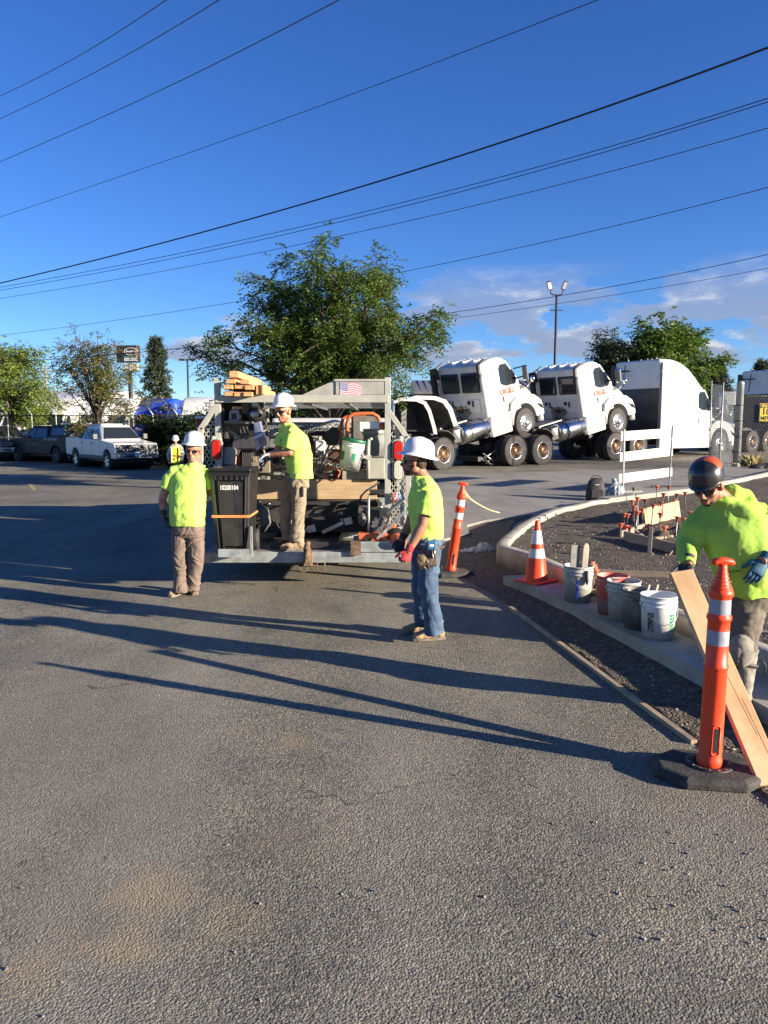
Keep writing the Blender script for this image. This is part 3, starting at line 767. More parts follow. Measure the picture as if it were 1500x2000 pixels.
    if not sleeper:
        rb = MB()
        for y in (-.5, 0, .5): rb.bb((2.6, y-.025, 2.86), (3.3, y+.025, 2.907))
        B(rb, 'roof_ribs', white_paint, .008)
    ml = MB()
    for y in (-.62, -.18, 0, .18, .62): ml.sphere((S[-3][0]-.1, y, S[-3][2]+.02), (.05, .035, .03), 8, 4)
    B(ml, 'roof_marker_lights', PM('amber_lens', (.6, .25, .03)))
    return rt

HD = 34.0
def place_tr(px_Y, hdg=HD):
    px, Y = px_Y; X = (px-750)/1500*Y*1.0; a = math.radians(hdg)
    # the outer drive wheel is seen there; the axle centre is 1.15 m to its left
    x = X-1.15*math.sin(a); y = Y+1.15*math.cos(a); return x, y
GRP = 'white tractors hitched nose over tail'
xA, yA = place_tr((865, 24.0), 41); xB, yB = place_tr((1057, 26.5)); xL, yL = place_tr((1244, 29.3))
trA = tractor('nearest white day cab tractor, tilted nose up, right behind the fairing shells', (xA, yA, .53), 41, 4.1, 12, group=GRP)
def nudge_labels(): pass
trB = dup(trA, (xB, yB, .58), (0, 0, math.radians(35.5)), label='middle white day cab tractor, tilted, between the nearest one and the tall sleeper', group=GRP)
trL = tractor('white high roof sleeper tractor standing level at the head of the hitched row', (xL, yL, .66), HD, 5.25, 0, True, group=GRP)

# saddle gear and the two spare roof fairings carried on the tail of the last tractor
for i, (p, Y, w, h, lb) in enumerate((((777, 775), 23.6, 1.0, 1.0, 'smaller front white fairing shell carried over the tail of the last tractor'), ((800, 765), 24.6, 1.32, 1.1, 'larger rear white fairing shell carried over the tail of the last tractor'))):
    base = At(p[0]-8, 842, Y)
    t = thing('fairing_shell', lb, 'fairing', base, (0, 0, math.radians(8)), 'spare fairing shells')
    outl = [(0, 0), (0, h*.92), (.25*w, h*1.02), (.75*w, h*1.0), (1.0*w, h*.90), (1.15*w, h*.66), (1.32*w, h*.1), (1.36*w, -.1)]
    def shell(sc_, y, dz_=0): return [V(.2+(a-.2)*sc_, y+.0*a, b*sc_+dz_) for a, b in outl]
    o1 = shell(1, 0); o2 = shell(1.0, .5); o3 = shell(.80, 1.05, .03); i1 = shell(.90, 0); i2 = shell(.88, .5); i3 = shell(.68, 1.0, .03)
    mb = MB()
    def strip(A, Bq, m): 
        n = len(A); mb.add(A+Bq, [(j, j+1, n+j+1, n+j) for j in range(n-1)], m, True)
    strip(o1, o2, 0); strip(o2, o3, 0); strip(i1, i2, 1); strip(i2, i3, 1); strip(o1, i1, 0); strip(o3, i3, 1)
    n = len(i3); mb.add(i3, [tuple(range(n))], 1)
    mb.build('shell', [white_paint, PM('shell_inside', (.07, .075, .08), (.04, .04, .045), 4, .6)], t)
    s2 = MB(); s2.tube([V(.15, .4, .9*h), V(1.0*w, .45, .25)], .012, 6); s2.beam((.1, .3, .02), (1.25*w, .3, .0), .05, .05); s2.build('strut', black_metal, t)
sg = thing('saddle_hitch', 'dark greasy hitch frame under the tilted cab of the nearest tractor', 'hitch', (xA, yA, .6), (0, 0, math.radians(41)))
m = MB(); m.bb((1.9, -.9, .15), (3.4, .4, .30)); m.beam((2.2, -.95, .1), (3.2, -.95, .55), .07, .07); m.beam((3.2, -.95, .1), (2.5, -.95, .5), .06, .06); m.tube([V(2.1, -1.0, .2), V(2.4, -1.0, .05), V(2.9, -1.0, .05), V(3.2, -1.0, .3)], .035, 8)
m.build('frame', frame_dark, sg)
m = MB(); m.tube([V(2.0, -1.02, .42), V(2.5, -1.03, .16), V(3.0, -1.03, .22), V(3.3, -1.03, .5)], .022, 6); m.beam((2.2, -1.04, .33), (2.9, -1.04, .62), .03, .03); m.build('linkage', steel, sg)

# ---------------------------------------------------------------- pickups
def car_wheel(parent, x, y, R, s, rim_mat, w=.25):
    mb = MB(); c = V(x, y, R); ax = V(0, s, 0)
    mb.lathe([(R*.6, -w/2), (R*.9, -w/2), (R*.985, -w*.38), (R, -w*.2), (R, w*.2), (R*.985, w*.38), (R*.9, w/2), (R*.64, w/2), (R*.6, w/2-.02), (R*.6, -w/2)], c, ax, 28, caps=False)
    wo = mb.build('wheel', tyre_m, parent)
    r = MB(); r.lathe([(R*.64, -w/2+.02), (R*.64, w/2-.01), (R*.60, w/2-.015), (R*.56, w/2-.07), (R*.2, w/2-.09)], c, ax, 24)
    for k in range(6):
        a = 2*math.pi*k/6+.2; d = V(math.cos(a), 0, math.sin(a)); r.beam(c+d*.05+ax*(w/2-.03), c+d*R*.6+ax*(w/2-.02), .07, .035, 0, up=ax)
    r.lathe([(.09, w/2-.09), (.085, w/2-.01), (.05, w/2)], c, ax, 12)
    r.build('rim', rim_mat, wo)
def pickup(label, loc, hdg, paint, canopy=False, group=None, lower=None, rim=None):
    """x = 0 at the front bumper, the bed runs back to x = -5.8"""
    t = thing('pickup_truck', label, 'pickup truck', loc, (0, 0, math.radians(hdg)), group)
    rim = rim or rim_alu
    RW = .40
    for x in (-.95, -4.62):
        for s in (-1, 1): car_wheel(t, x, s*.86, RW, s, rim)
    # lower body with wheel arches
    def side(zlo):
        P = [(-.10, zlo+.08), (-.04, .75), (-.05, 1.02), (-.16, 1.16), (-1.30, 1.27), (-1.50, 1.30), (-3.95, 1.32), (-3.97, 1.38), (-5.76, 1.38), (-5.80, 1.3), (-5.80, zlo+.12), (-5.15, zlo+.04)]
        P += arc(-4.62, RW, .50, 10, 170, 12)
        P = [p for p in P]
        return P
    P = [(-.10, .58), (-.04, .75), (-.05, 1.02), (-.16, 1.16), (-1.30, 1.27), (-1.50, 1.30), (-3.95, 1.32), (-3.97, 1.38), (-5.76, 1.38), (-5.80, 1.3), (-5.80, .62), (-5.12, .55)]
    P += arc(-4.62, .42, .50, 165, 15, 12)
    P += [(-4.10, .48), (-1.47, .48)] + arc(-.95, .42, .50, 165, 15, 12) + [(-.44, .5)]
    b = MB(); b.prism(P, -.985, .985, 'y'); bo = b.build('body', paint, t, .045, seg=2)
    if lower:
        lw = MB()
        for s in (-1, 1): lw.prism([(-4.08, .46), (-4.08, .62), (-1.48, .62), (-1.48, .46)], s*.97, s*.993, 'y')
        lw.build('rocker_panel', lower, t)
    # open bed
    if not canopy:
        bd = MB(); bd.bb((-5.70, -.86, 1.379), (-4.02, .86, 1.384)); bd.build('bed_opening', PM('bed_dark', (.03, .03, .03)), t)
        tb = MB(); tb.bb((-4.5, -.7, 1.30), (-4.05, -.2, 1.50)); tb.build('bed_box', PM('bed_box_grey', (.25, .25, .24), (.15, .14, .13), 10), t)
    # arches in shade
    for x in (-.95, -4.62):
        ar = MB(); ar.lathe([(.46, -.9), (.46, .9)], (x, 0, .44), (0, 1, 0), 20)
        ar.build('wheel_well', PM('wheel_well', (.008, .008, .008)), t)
    # greenhouse
    gb = [(-1.45, .93), (-2.2, .93), (-3.3, .93), (-3.98, .92)]; z0, z1 = 1.29, 1.93
    rings = []
    base = [(-1.42, .80), (-1.55, .93), (-3.90, .93), (-3.98, .86)]; roof = [(-2.12, .60), (-2.30, .70), (-3.62, .70), (-3.74, .64)]
    g0 = MB()
    def ring(L_, z): return [V(x, y, z) for x, y in L_]+[V(x, -y, z) for x, y in reversed(L_)]
    mid = [(x*.06+X*.94, y*.06+Y*.94) for (x, y), (X, Y) in zip(base, roof)]
    cap = [(x*.98-.05, y*.93) for x, y in roof]
    g0.loft([ring(base, z0), ring(mid, z1-.05), ring(roof, z1-.01), ring(cap, z1+.012)], 0, True, False)
    go = g0.build('cab', paint, t, .012)
    def onside(x, f, s, off=.006):
        z = z0+(z1-.05-z0)*f; y = .93+(.714-.93)*f
        return V(x, s*(y+off), z)
    for s in (-1, 1):
        for nm, q in (('front_window', [(-1.78, .06), (-2.62, .06), (-2.62, .86), (-2.32, .86), (-2.02, .46)]), ('rear_window', [(-2.72, .06), (-3.72, .06), (-3.62, .86), (-2.72, .86)])):
            w = MB(); w.add([onside(x, f, s) for x, f in q]+[onside(x, f, s, -.02) for x, f in q], [tuple(range(len(q))), tuple(range(2*len(q)-1, len(q)-1, -1))]+[(j, len(q)+j, len(q)+(j+1) % len(q), (j+1) % len(q)) for j in range(len(q))])
            w.build(nm, glass, go)
        for x in (-1.62, -2.67, -3.80):
            ln = MB(); ln.bb((x-.006, s*.983, .62), (x+.006, s*.988, 1.29)); ln.build('door_gap', PM('gap', (.02, .02, .02)), bo)
        for x in (-2.55, -3.66):
            h = MB(); h.bb((x-.12, s*.98, 1.12), (x+.05, s*1.01, 1.17)); h.build('door_handle', black_plastic, bo, .01)
        m_ = MB(); m_.beam((-1.75, s*.95, 1.36), (-1.72, s*1.08, 1.40), .05, .06); m_.box((-1.72, s*1.17, 1.46), (.12, .22, .26)); m_.build('mirror', black_plastic, t, .03)
    w = MB()
    def ws_(f, y, off): x = -1.45+(-2.12+1.45)*f; z = 1.31+(z1-.04-1.31)*f; return V(x+off*.7, y*(.86+(.60-.86)*f), z+off*.7)
    q = [(.06, -.97), (.06, .97), (.93, .99), (.93, -.99)]
    w.add([ws_(f, y, .03) for f, y in q]+[ws_(f, y, -.03) for f, y in q], [(0, 1, 2, 3), (7, 6, 5, 4), (0, 4, 5, 1), (1, 5, 6, 2), (2, 6, 7, 3), (3, 7, 4, 0)]); w.build('windscreen', glass, go)
    # front
    gr = MB(); gr.bb((-.05, -.52, .80), (.01, .52, 1.12)); gro = gr.build('grille', black_plastic, t, .03)
    bs = MB()
    for k in range(3): bs.bb((.008, -.49, .855+k*.085), (.03, .49, .885+k*.085))
    bs.build('grille_bars', chrome, gro, .005)
    em = MB(); em.sphere((.035, 0, .97), (.015, .12, .05), 14, 6); em.build('emblem', steel, gro)
    for s in (-1, 1):
        h = MB(); h.prism([(s*.55, .78), (s*.55, 1.12), (s*.90, 1.14), (s*.95, .95), (s*.92, .78)], -.12, .004, 'x'); h.build('headlight', PM('headlamp_lens', (.45, .45, .43), (.12, .12, .12), 14, .12, metal=.6), t, .015)
        th = MB(); th.bb((-5.81, s*.78, .85), (-5.75, s*.97, 1.28)); th.build('tail_light', PM('red_lens', (.45, .015, .01), None, rough=.2), t, .01)
    bp = MB(); bp.loft([[V(.0+.08*math.cos(a), 1.0*math.sin(a), z) for a in [math.radians(-90+180*i/10) for i in range(11)]]+[V(-.25, .98, z), V(-.25, -.98, z)] for z in (.52, .56, .74, .77)], 0, True, False)
    bpo = bp.build('bumper', PM('bumper_silver', (.42, .42, .42), (.36, .36, .36), 3, .3, metal=.7), t)
    ai = MB(); ai.bb((.03, -.55, .57), (.085, .55, .66)); ai.build('air_intake', black_plastic, bpo)
    rb = MB(); rb.bb((-5.95, -.9, .55), (-5.80, .9, .75)); rb.build('rear_bumper', PM('bumper_silver'+('' if not canopy else '_dark'), (.06, .06, .06)) if canopy else MATS['bumper_silver'], t, .02)
    pl = MB(); pl.bb((.082, -.15, .60), (.095, .15, .74)); plo = pl.build('licence_plate', white_plastic, t)
    un = MB(); un.bb((-5.6, -.6, .32), (-.3, .6, .50)); un.build('underbody', frame_dark, t)
    if canopy:
        c = MB(); B0 = [(-4.02, .93), (-5.78, .93)]; T0 = [(-4.02, .76), (-5.66, .76)]
        c.loft([ring(B0, 1.37), ring(T0, 1.95), ring([(x, y*.9) for x, y in T0], 1.99)], 0, True, False); c.build('canopy', paint, t, .02)
        for s in (-1, 1):
            q = [(-4.2, 1.47), (-5.5, 1.47), (-5.45, 1.82), (-4.2, 1.82)]
            w = MB(); w.add([V(x, s*(.93-(z-1.37)*.293+.008), z) for x, z in q], [(0, 1, 2, 3)]); w.build('canopy_window', glass, t)
    return t
def hd_of(a, b): return math.degrees(math.atan2(b, a))
u = V(.67, -.742, 0).normalized(); F = V((226-750)/1500*33, 33, 0); nleft = V(-u.y, u.x, 0)
pk = pickup('white crew cab pickup truck with chrome barred grille parked facing the crew', F+nleft*1.0, hd_of(u.x, u.y), white_paint, lower=PM('rocker_dark', (.05, .05, .055)))
ol = MB(); ol.bb((-3.6, -.5, 1.95), (-2.6, .5, 2.02)); ol.build('roof_rack_bar', white_plastic, pk, .02)
blackp = PM('black_paint', (.006, .008, .014), None, rough=.45, spec=.25)
u = V(-.82, .57, 0).normalized(); R_ = V((110-750)/1500*40.0, 40.0, 0); nr = V(u.y, -u.x, 0)
bp_ = pickup('black pickup truck with a black bed canopy parked beside the white pickup', R_+u*4.62+nr*.98, hd_of(u.x, u.y), blackp, canopy=True, rim=PM('rim_black', (.02, .02, .02), None, rough=.35))
text_part('509-435-4007', .22, 'phone_lettering', PM('decal_white', (.6, .6, .6)), bp_, face_M((-4.2, .990, 1.22), (-1, 0, 0), (0, 0, 1)), .002)
text_part('PAVING', .30, 'side_lettering', PM('decal_gold', (.25, .18, .05)), bp_, face_M((-2.5, .990, .95), (-1, 0, 0), (0, 0, 1)), .002)
u = V(.62, -.78, 0).normalized(); F = V((6-750)/1500*42, 42, 0); nleft = V(-u.y, u.x, 0)
pickup('dark grey pickup truck at the left edge with only its nose in view', F+nleft*.6, hd_of(u.x, u.y), PM('grey_paint', (.06, .065, .07), None, rough=.25, coat=.5))
# white roof of another pickup just behind the white one
u = V(.55, -.83, 0).normalized()
pickup('second white pickup truck, only its roof showing behind the first one', V((205-750)/1500*39.5-.6, 39.5, .15), hd_of(u.x, u.y), white_paint)

# ---------------------------------------------------------------- lorries behind the left fence
blue_p = PM('blue_paint', (.012, .05, .42), (.02, .07, .5), 2, .25, coat=.5)
silver_p = PM('silver_paint', (.42, .44, .47), None, rough=.3, coat=.4)
rowt = [(98, 46, -93, 'white sleeper tractor parked behind the black pickup at the far left', None), (160, 47.5, -93, 'silver sleeper tractor behind the leafy tree at the left fence', silver_p),
        (222, 49, -92, 'white sleeper tractor hidden behind the yellowing tree', None), (290, 49.5, -96, 'blue sleeper tractor parked left of the raised white roof', blue_p),
        (340, 53, -96, 'second blue sleeper tractor right next to the white roof', blue_p), (388, 47, -84, 'white sleeper tractor parked just left of the utility truck', None), (35, 56, -95, 'white sleeper tractor at the far left edge behind the leaves', None)]
row = 'sleeper tractors parked behind the left fence'
for px, Y, hdg, lb, mt in rowt:
    c = dup(trL, V((px-750)/1500*Y, Y, -.1), (0, 0, math.radians(hdg)), lb, row)
    a = math.radians(hdg); c.location.x -= 4.5*math.cos(a); c.location.y -= 4.5*math.sin(a)
    if mt:
        for ch in c.children_recursive:
            for sl_ in ch.material_slots:
                if sl_.material == white_paint: sl_.link = 'OBJECT'; sl_.material = mt
# tractor at the right edge of the picture behind the speed sign
xr, yr = place_tr((1497, 35), 34)
dup(trL, (xr, yr, .70), (0, 0, math.radians(34)), 'dark backed sleeper tractor cut by the right edge behind the speed sign')
# ================================================================== UTILITY TRUCK (seen from behind)
UT = V(-.95, 8.8, 0)
cream = PM('cream_paint', (.40, .40, .345), (.30, .29, .25), 5, .55, bump=.1, detail=8, lo=.35, hi=.75)
galv2 = PM('worn_galvanised', (.34, .37, .36), (.22, .235, .23), 7, .55, metal=.2, bump=.2, detail=8)
rust = PM('rusty_steel', (.10, .06, .035), (.20, .13, .08), 25, .85, bump=.5)
ply = PM('plywood', (.46, .33, .19), (.36, .25, .15), 3, .75, stretch=(1, 1, 7), detail=6, bump=.1)
wood_new = PM('new_lumber', (.55, .33, .15), (.42, .24, .10), 4, .7, stretch=(2, .6, 12), detail=5)
wood_end = PM('lumber_ends', (.62, .36, .16), (.48, .26, .11), 14, .75)
wood_old = PM('weathered_wood', (.26, .21, .15), (.17, .135, .10), 5, .85, stretch=(1, 1, 8), detail=6, bump=.2)
red_l = PM('red_lens', (.45, .015, .01), None, rough=.2)
clear_l = PM('clear_lens', (.55, .52, .42), (.42, .40, .34), 40, .2)
orange_p = PM('orange_paint', (.55, .13, .045), (.40, .10, .04), 12, .5)
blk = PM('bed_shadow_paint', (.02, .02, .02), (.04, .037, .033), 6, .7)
ut = thing('utility_truck', 'grey flatbed utility truck with mesh sides, overhead rack and open tool bed', 'truck', UT)
def T(px, py, y=0.0): return At(px, py, UT.y+y)-UT       # a point of the truck from the photograph, y metres ahead of the tail
def bar(mb, a, b, w=.07, m=0): mb.beam(a, b, w, w, m)

# platform: side to side, from T(395..)
L0 = T(398, 1078); R0 = T(782, 1078)
zt = .455
dk = MB()
dk.bb((L0.x, 0, zt-.13), (R0.x+.08, .05, zt-.004))                        # rear face beam
dk.build('rear_beam', galv2, ut, .006)
pf = MB(); pf.bb((L0.x+.02, .051, zt-.06), (R0.x+.06, 1.15, zt)); 
dko = pf.build('rear_step', PM('step_plate', (.25, .25, .23), (.15, .14, .12), 15, .6, bump=.6, bscale=50), ut)
bk = MB(); bk.bb((L0.x+.15, 1.12, .40), (R0.x-.1, 1.18, .98)); bk.build('tail_plate', galv2, ut)
# bed floor and walls
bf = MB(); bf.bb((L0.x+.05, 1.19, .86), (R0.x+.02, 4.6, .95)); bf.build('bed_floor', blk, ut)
for x0, x1 in ((L0.x+.02, L0.x+.07), (R0.x-.02, R0.x+.03)):
    w = MB(); w.bb((x0, 1.19, .60), (x1, 4.6, 1.28)); w.build('bed_side', cream, ut)
for x0, x1 in ((L0.x+.05, L0.x+.45), (R0.x-.4, R0.x)):
    for y0, y1 in ((1.25, 2.1), (3.15, 4.6)):
        w = MB(); w.bb((x0, y0, .22), (x1, y1, .85)); w.build('side_shade_box', cream, ut, .01)  # boxes added under the bed to block the low sun
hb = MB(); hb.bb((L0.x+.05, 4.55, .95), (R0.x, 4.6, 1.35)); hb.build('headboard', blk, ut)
# low corner block on the right where the machine sits
cb_ = MB(); cb_.bb((T(688, 1060).x, -.02, zt-.002), (T(818, 1060).x, .50, zt+.12)); cb_.build('corner_step', galv2, ut, .006)
cb_ = MB(); cb_.bb((T(688, 1060).x-.015, -.05, zt-.03), (T(705, 1060).x, .0, zt+.13)); cb_.build('hinge_plate', rust, ut)
# uprights
PO = .42
xl = T(427, 900, PO).x; xr2 = T(757, 900, PO).x; ztop = T(700, 774, PO).z
for x, zt2 in ((xl, T(427, 738, PO).z), (xr2, T(757, 737, PO).z)):
    u_ = MB(); u_.bb((x-.035, PO, zt+.0), (x+.035, PO+.06, zt2)); u_.build('rack_post', cream, ut, .004)
    u_ = MB(); u_.bb((x-.03, 4.3, .95), (x+.03, 4.36, ztop)); u_.build('front_rack_post', cream, ut)
    u_ = MB(); u_.bb((x-.025, PO+.062, ztop-.06), (x+.025, 4.3, ztop)); u_.build('side_rail', cream, ut)
w = MB(); w.bb((L0.x+.09, .50, .32), (L0.x+.12, 1.185, 1.10)); w.build('side_panel', galv2, ut)  # solid panel added to close the tail's cast shadow
w = MB(); w.bb((L0.x+.075, .52, 1.105), (L0.x+.11, 4.5, ztop-.1)); w.build('left_shade_wall', blk, ut)  # wall added so the open bed casts an unbroken shadow
# top cross rail and rack floor of slats
tr = MB(); tr.bb((xl-.02, PO-.03, ztop-.075), (xr2+.01, PO-.001, ztop+.015)); tr.build('cross_rail', cream, ut, .004)
sl_ = MB(); sl_.bb((xl+.04, PO+.063, ztop-.052), (xr2-.04, PO+.20, ztop-.045))
for k in range(12): sl_.bb((xl+.04, PO+.3+k*.30, ztop-.055), (xr2-.04, PO+.3+k*.30+.17, ztop-.04))
for x in (xl+.5, (xl+xr2)/2, xr2-.5): sl_.bb((x-.02, PO+.063, ztop-.085), (x+.02, 4.29, ztop-.056))
sl_.build('rack_floor', galv2, ut)
# side wings: the slanted tubes outside the posts and their expanded mesh
def mesh_panel(poly, u0, u1, w0, w1, M, du=.055, dw=.085, wd=.012, th=.004):
    """expanded metal: zig-zag strands in a plane, clipped to a polygon; M maps (u, w) to space"""
    mb = MB(); n = int((u1-u0)/du)+1; q = int((w1-w0)/dw)+1
    for i in range(n):
        for j in range(q):
            a = (u0+i*du, w0+j*dw); c = (a[0]+du/2, a[1]+dw/2)
            for b in ((a[0]+du/2, a[1]+dw/2),):
                for s_ in ((a, b), ((a[0]+du, a[1]), b), (b, (a[0], a[1]+dw)), (b, (a[0]+du, a[1]+dw))):
                    mid = ((s_[0][0]+s_[1][0])/2, (s_[0][1]+s_[1][1])/2)
                    if inpoly(V(mid[0], mid[1], 0), poly):
                        mb.beam(M(*s_[0]), M(*s_[1]), wd, th, 0, up=M(0, 0, 1)-M(0, 0, 0))
    return mb
for sgn, pxs in ((1, [(757, 800), (795, 855), (797, 940), (800, 985)]), (-1, [(428, 783), (391, 838), (388, 935), (392, 1005)])):
    p = [T(a, b, PO)+V(0, 0, 0) for a, b in pxs]
    wg = MB(); bar(wg, p[0]+V(0, .03, 0), p[1]+V(0, .03, 0), .062); bar(wg, p[1]+V(0, .03, .02), p[3]+V(0, .03, -.25), .062)
    wg.build('side_frame', cream, ut, .004)
    xp = xr2 if sgn > 0 else xl
    # a plate carrying the lamps
    x0 = p[1].x-sgn*.035; x1 = x0-sgn*.17
    zb_ = p[3].z-(.25 if sgn > 0 else -.12)
    poly = [(xp+sgn*.04, p[0].z-.03), (p[1].x-sgn*.03, p[1].z+.0), (p[1].x-sgn*.03, zb_), (xp+sgn*.04, zb_)]
    mp_ = mesh_panel(poly, min(q[0] for q in poly)-.05, max(q[0] for q in poly)+.05, p[3].z-.35, p[0].z, lambda u, w, k=0: V(u, PO+.035+k, w))
    mp_.build('side_mesh', cream, ut)
    # the long side mesh running forward
    xs_ = p[1].x+.02*sgn; pl2 = [(1.5, .98), (1.5, ztop-.13), (4.3, ztop-.1), (4.3, .98)]
    m2_ = mesh_panel(pl2, .06, 4.3, 1.0, ztop, lambda u, w, k=0, X=xs_: V(X+k, u, w), .11, .15, .018, .006)
    m2_.build('long_side_mesh', cream, ut)
    # lamps
    xc = T(779 if sgn > 0 else 402, 0, PO).x
    for (cy, mt, nm, hh) in ((878 if sgn < 0 else 880, red_l, 'tail_light', .115), (930 if sgn < 0 else 918, clear_l, 'reversing_light', .115)):
        z = T(700, cy, PO).z
        P = [(xc+.052*math.cos(a_), z+(hh-.052 if math.sin(a_) > 0 else -(hh-.052))+.052*math.sin(a_)) for a_ in [2*math.pi*i/20+.001 for i in range(20)]]
        rim_ = [(xc+(x-xc)*1.42, z+(w_-z)*1.17) for x, w_ in P]; rim2 = [(xc+(x-xc)*1.15, z+(w_-z)*1.06) for x, w_ in P]
        mo = MB(); mo.prism(rim_, PO-.012, PO+.02, 'y'); mo_ = mo.build('lamp_mount', cream, ut)
        g_ = MB(); g_.prism(rim2, PO-.018, PO-.0125, 'y'); g_.build('gasket', black_rubber, mo_)
        ln = MB(); ln.prism(P, PO-.036, PO-.0185, 'y'); ln.build(nm, mt, mo_, .008)
    mk = MB(); mz = T(0, 858, PO).z; mk.sphere((xc+sgn*.035, PO, mz), (.03, .012, .04), 10, 6); mk.build('marker_lamp', clear_l, ut)
# black light bars and flag header box
bx = MB(); p0 = T(656, 778); p1 = T(752, 742)
BX = [(T(655, 740, PO).x, T(655, 741, PO).z), (T(753, 740, PO).x, T(755, 744, PO).z), (T(753, 740, PO).x, ztop+.016), (T(655, 740, PO).x, ztop+.016)]
bx.prism(BX, PO+.005, PO+.55, 'y')
hbx = bx.build('header_box', PM('box_paint', (.34, .335, .30), (.27, .26, .235), 5, .6, detail=8), ut, .006)
sl2 = MB(); sl2.prism([(T(580, 0, PO).x, ztop+.016), (BX[0][0]-.002, BX[0][1]-.005), (BX[0][0]-.002, ztop+.016)], PO+.02, PO+.40, 'y'); sl2.build('slanted_cover', MATS['box_paint'], hbx)
ln = MB(); ln.bb((BX[0][0]-.01, PO-.006, BX[0][1]-.02), (BX[1][0]+.01, PO+.004, BX[0][1]+.004)); ln.build('box_lip', cream, hbx)
# flag decal: stripes, canton and stars as a thin faded sticker
fw = T(704, 0, PO).x-T(659, 0, PO).x; fx0 = T(659, 0, PO).x; fz1 = T(0, 743, PO).z-.01; fz0 = T(0, 776, PO).z
fh = fz1-fz0
fr = PM('flag_red', (.50, .16, .20)); fwh = PM('flag_white', (.60, .55, .56)); fb = PM('flag_blue', (.12, .13, .32))
fl = MB(); K = 16
for s_ in range(13):
    for k in range(K):
        u0 = k/K; u1 = (k+1)/K
        def pt(u, v, o=0): return V(fx0+fw*u, PO+.004-.0035-o, fz1-fh*v*.92-.035*u-.012*math.sin(u*7))
        v0 = s_/13; v1 = (s_+1)/13
        m_ = 0 if s_ % 2 == 0 else 1
        if u1 <= .42 and s_ < 7: m_ = 2
        fl.add([pt(u0, v1), pt(u1, v1), pt(u1, v0), pt(u0, v0)], [(0, 1, 2, 3)], m_)
for r_ in range(5):
    for c_ in range(6):
        p_ = pt(.03+c_*.062, .04+r_*.10, .001); fl.add([p_+V(math.cos(a_)*.006, 0, math.sin(a_)*.006) for a_ in [math.pi/2+k*2*math.pi/5 for k in range(5)]], [(0, 1, 2, 3, 4)], 1)
fl.build('flag_sticker', [fr, fwh, fb], hbx)
# cab ahead of the bed
cb2 = MB()
ym = [(4.66, 1.0), (4.66, 1.95), (4.8, 2.05), (6.2, 2.05), (6.55, 1.45), (7.6, 1.30), (7.75, 1.0), (7.75, .36), (4.66, .36)]
cb2.prism(ym, L0.x+.12, R0.x-.1, 'x'); cbo = cb2.build('cab', white_paint, ut, .06, seg=2)
rw_ = MB(); rw_.bb((-.75, 4.645, 1.45), (.75, 4.655, 1.88)); rw_.build('rear_window', glass, cbo)
for s_ in (L0.x-.10, R0.x+.12):
    mi = MB(); mi.box((s_, 5.9, 1.75), (.2, .1, .4)); mi.beam((s_, 5.9, 1.7), (s_*.9, 5.9, 1.6), .04, .04); mi.build('mirror', black_plastic, cbo, .03)
ch = MB(); ch.bb((-.40, .2, .26), (.40, 7.4, .84 if False else .54)); ch.bb((-.38, 1.3, .541), (.38, 4.7, .85)); ch.build('chassis', frame_dark, ut)  # chassis widened into solid boxes to stop light passing underneath
for x, y in ((-.84, 2.6), (-.56, 2.6), (.84, 2.6), (.56, 2.6), (-.8, 6.6), (.8, 6.6)):
    car_wheel(ut, x+.02, y, .0, 1, rim_alu) if False else None
def wheel_y(parent, x, y, R, s):
    mb = MB(); w = .24; c = V(x, y, R); ax = V(s, 0, 0)
    mb.lathe([(R*.56, -w/2), (R*.9, -w/2), (R*.985, -w*.38), (R, -w*.2), (R, w*.2), (R*.985, w*.38), (R*.9, w/2), (R*.56, w/2), (R*.56, -w/2)], c, ax, 28, caps=False)
    for k in range(36):
        a = 2*math.pi*k/36
        for xo in (-.07, 0, .07): mb.box(c+V(xo, math.cos(a+xo*4)*R*1.0, math.sin(a+xo*4)*R*1.0), (.055, .045, .02), 0, Matrix.Rotation(a+xo*4-math.pi/2, 3, 'X'))
    wo = mb.build('wheel', tyre_m, parent)
    r = MB(); r.lathe([(R*.56, -w/2), (R*.56, w/2), (R*.5, w/2-.02), (R*.4, 0), (R*.15, .02)], c, ax, 20); r.build('rim', rim_alu, wo)
for x, y in ((-.92, 2.6), (-.63, 2.6), (.63, 2.6), (.92, 2.6), (-.8, 6.6), (.8, 6.6)): wheel_y(ut, x-.05, y, .39, 1 if x > 0 else -1)
# rear hitch: rusty pintle and two safety loops
ht = MB(); hx = T(602, 1085).x
ht.bb((hx-.05, -.06, zt-.16), (hx+.05, -.002, zt+.02)); ht.box((hx, -.10, zt-.02), (.075, .08, .16)); ht.tube([V(hx-.01, -.12, zt+.04), V(hx+.0, -.10, zt+.10), V(hx+.01, -.05, zt+.12)], [.04, .035, .025], 8); ht.tube([V(hx-.03, -.13, zt-.10), V(hx, -.17, zt-.02), V(hx+.01, -.14, zt+.05)], [.03, .035, .02], 8)
ht.bb((hx-.11, -.03, zt-.17), (hx+.11, -.003, zt-.145))
hto = ht.build('tow_hitch', rust, ut, .006)
for xo in (T(580, 0).x, T(617, 0).x):
    lp = MB(); z = zt-.14; lp.tube([V(xo-.042, -.02, z+.015), V(xo-.046, -.03, z-.06), V(xo-.02, -.035, z-.085), V(xo+.02, -.035, z-.085), V(xo+.046, -.03, z-.06), V(xo+.042, -.02, z+.015)], .008, 6); lp.build('safety_loop', rust, hto)

# ---- what the bed carries (things of their own)
def WT(px, py, y=0.0): return At(px, py, UT.y+y)
CAT = {}
def simple(name, label, cat, mb, mats, org, bev=0, group=None):
    o = mb.build(name, mats, None, bev, loc=org, origin=org); return tag(o, label, cat, group)
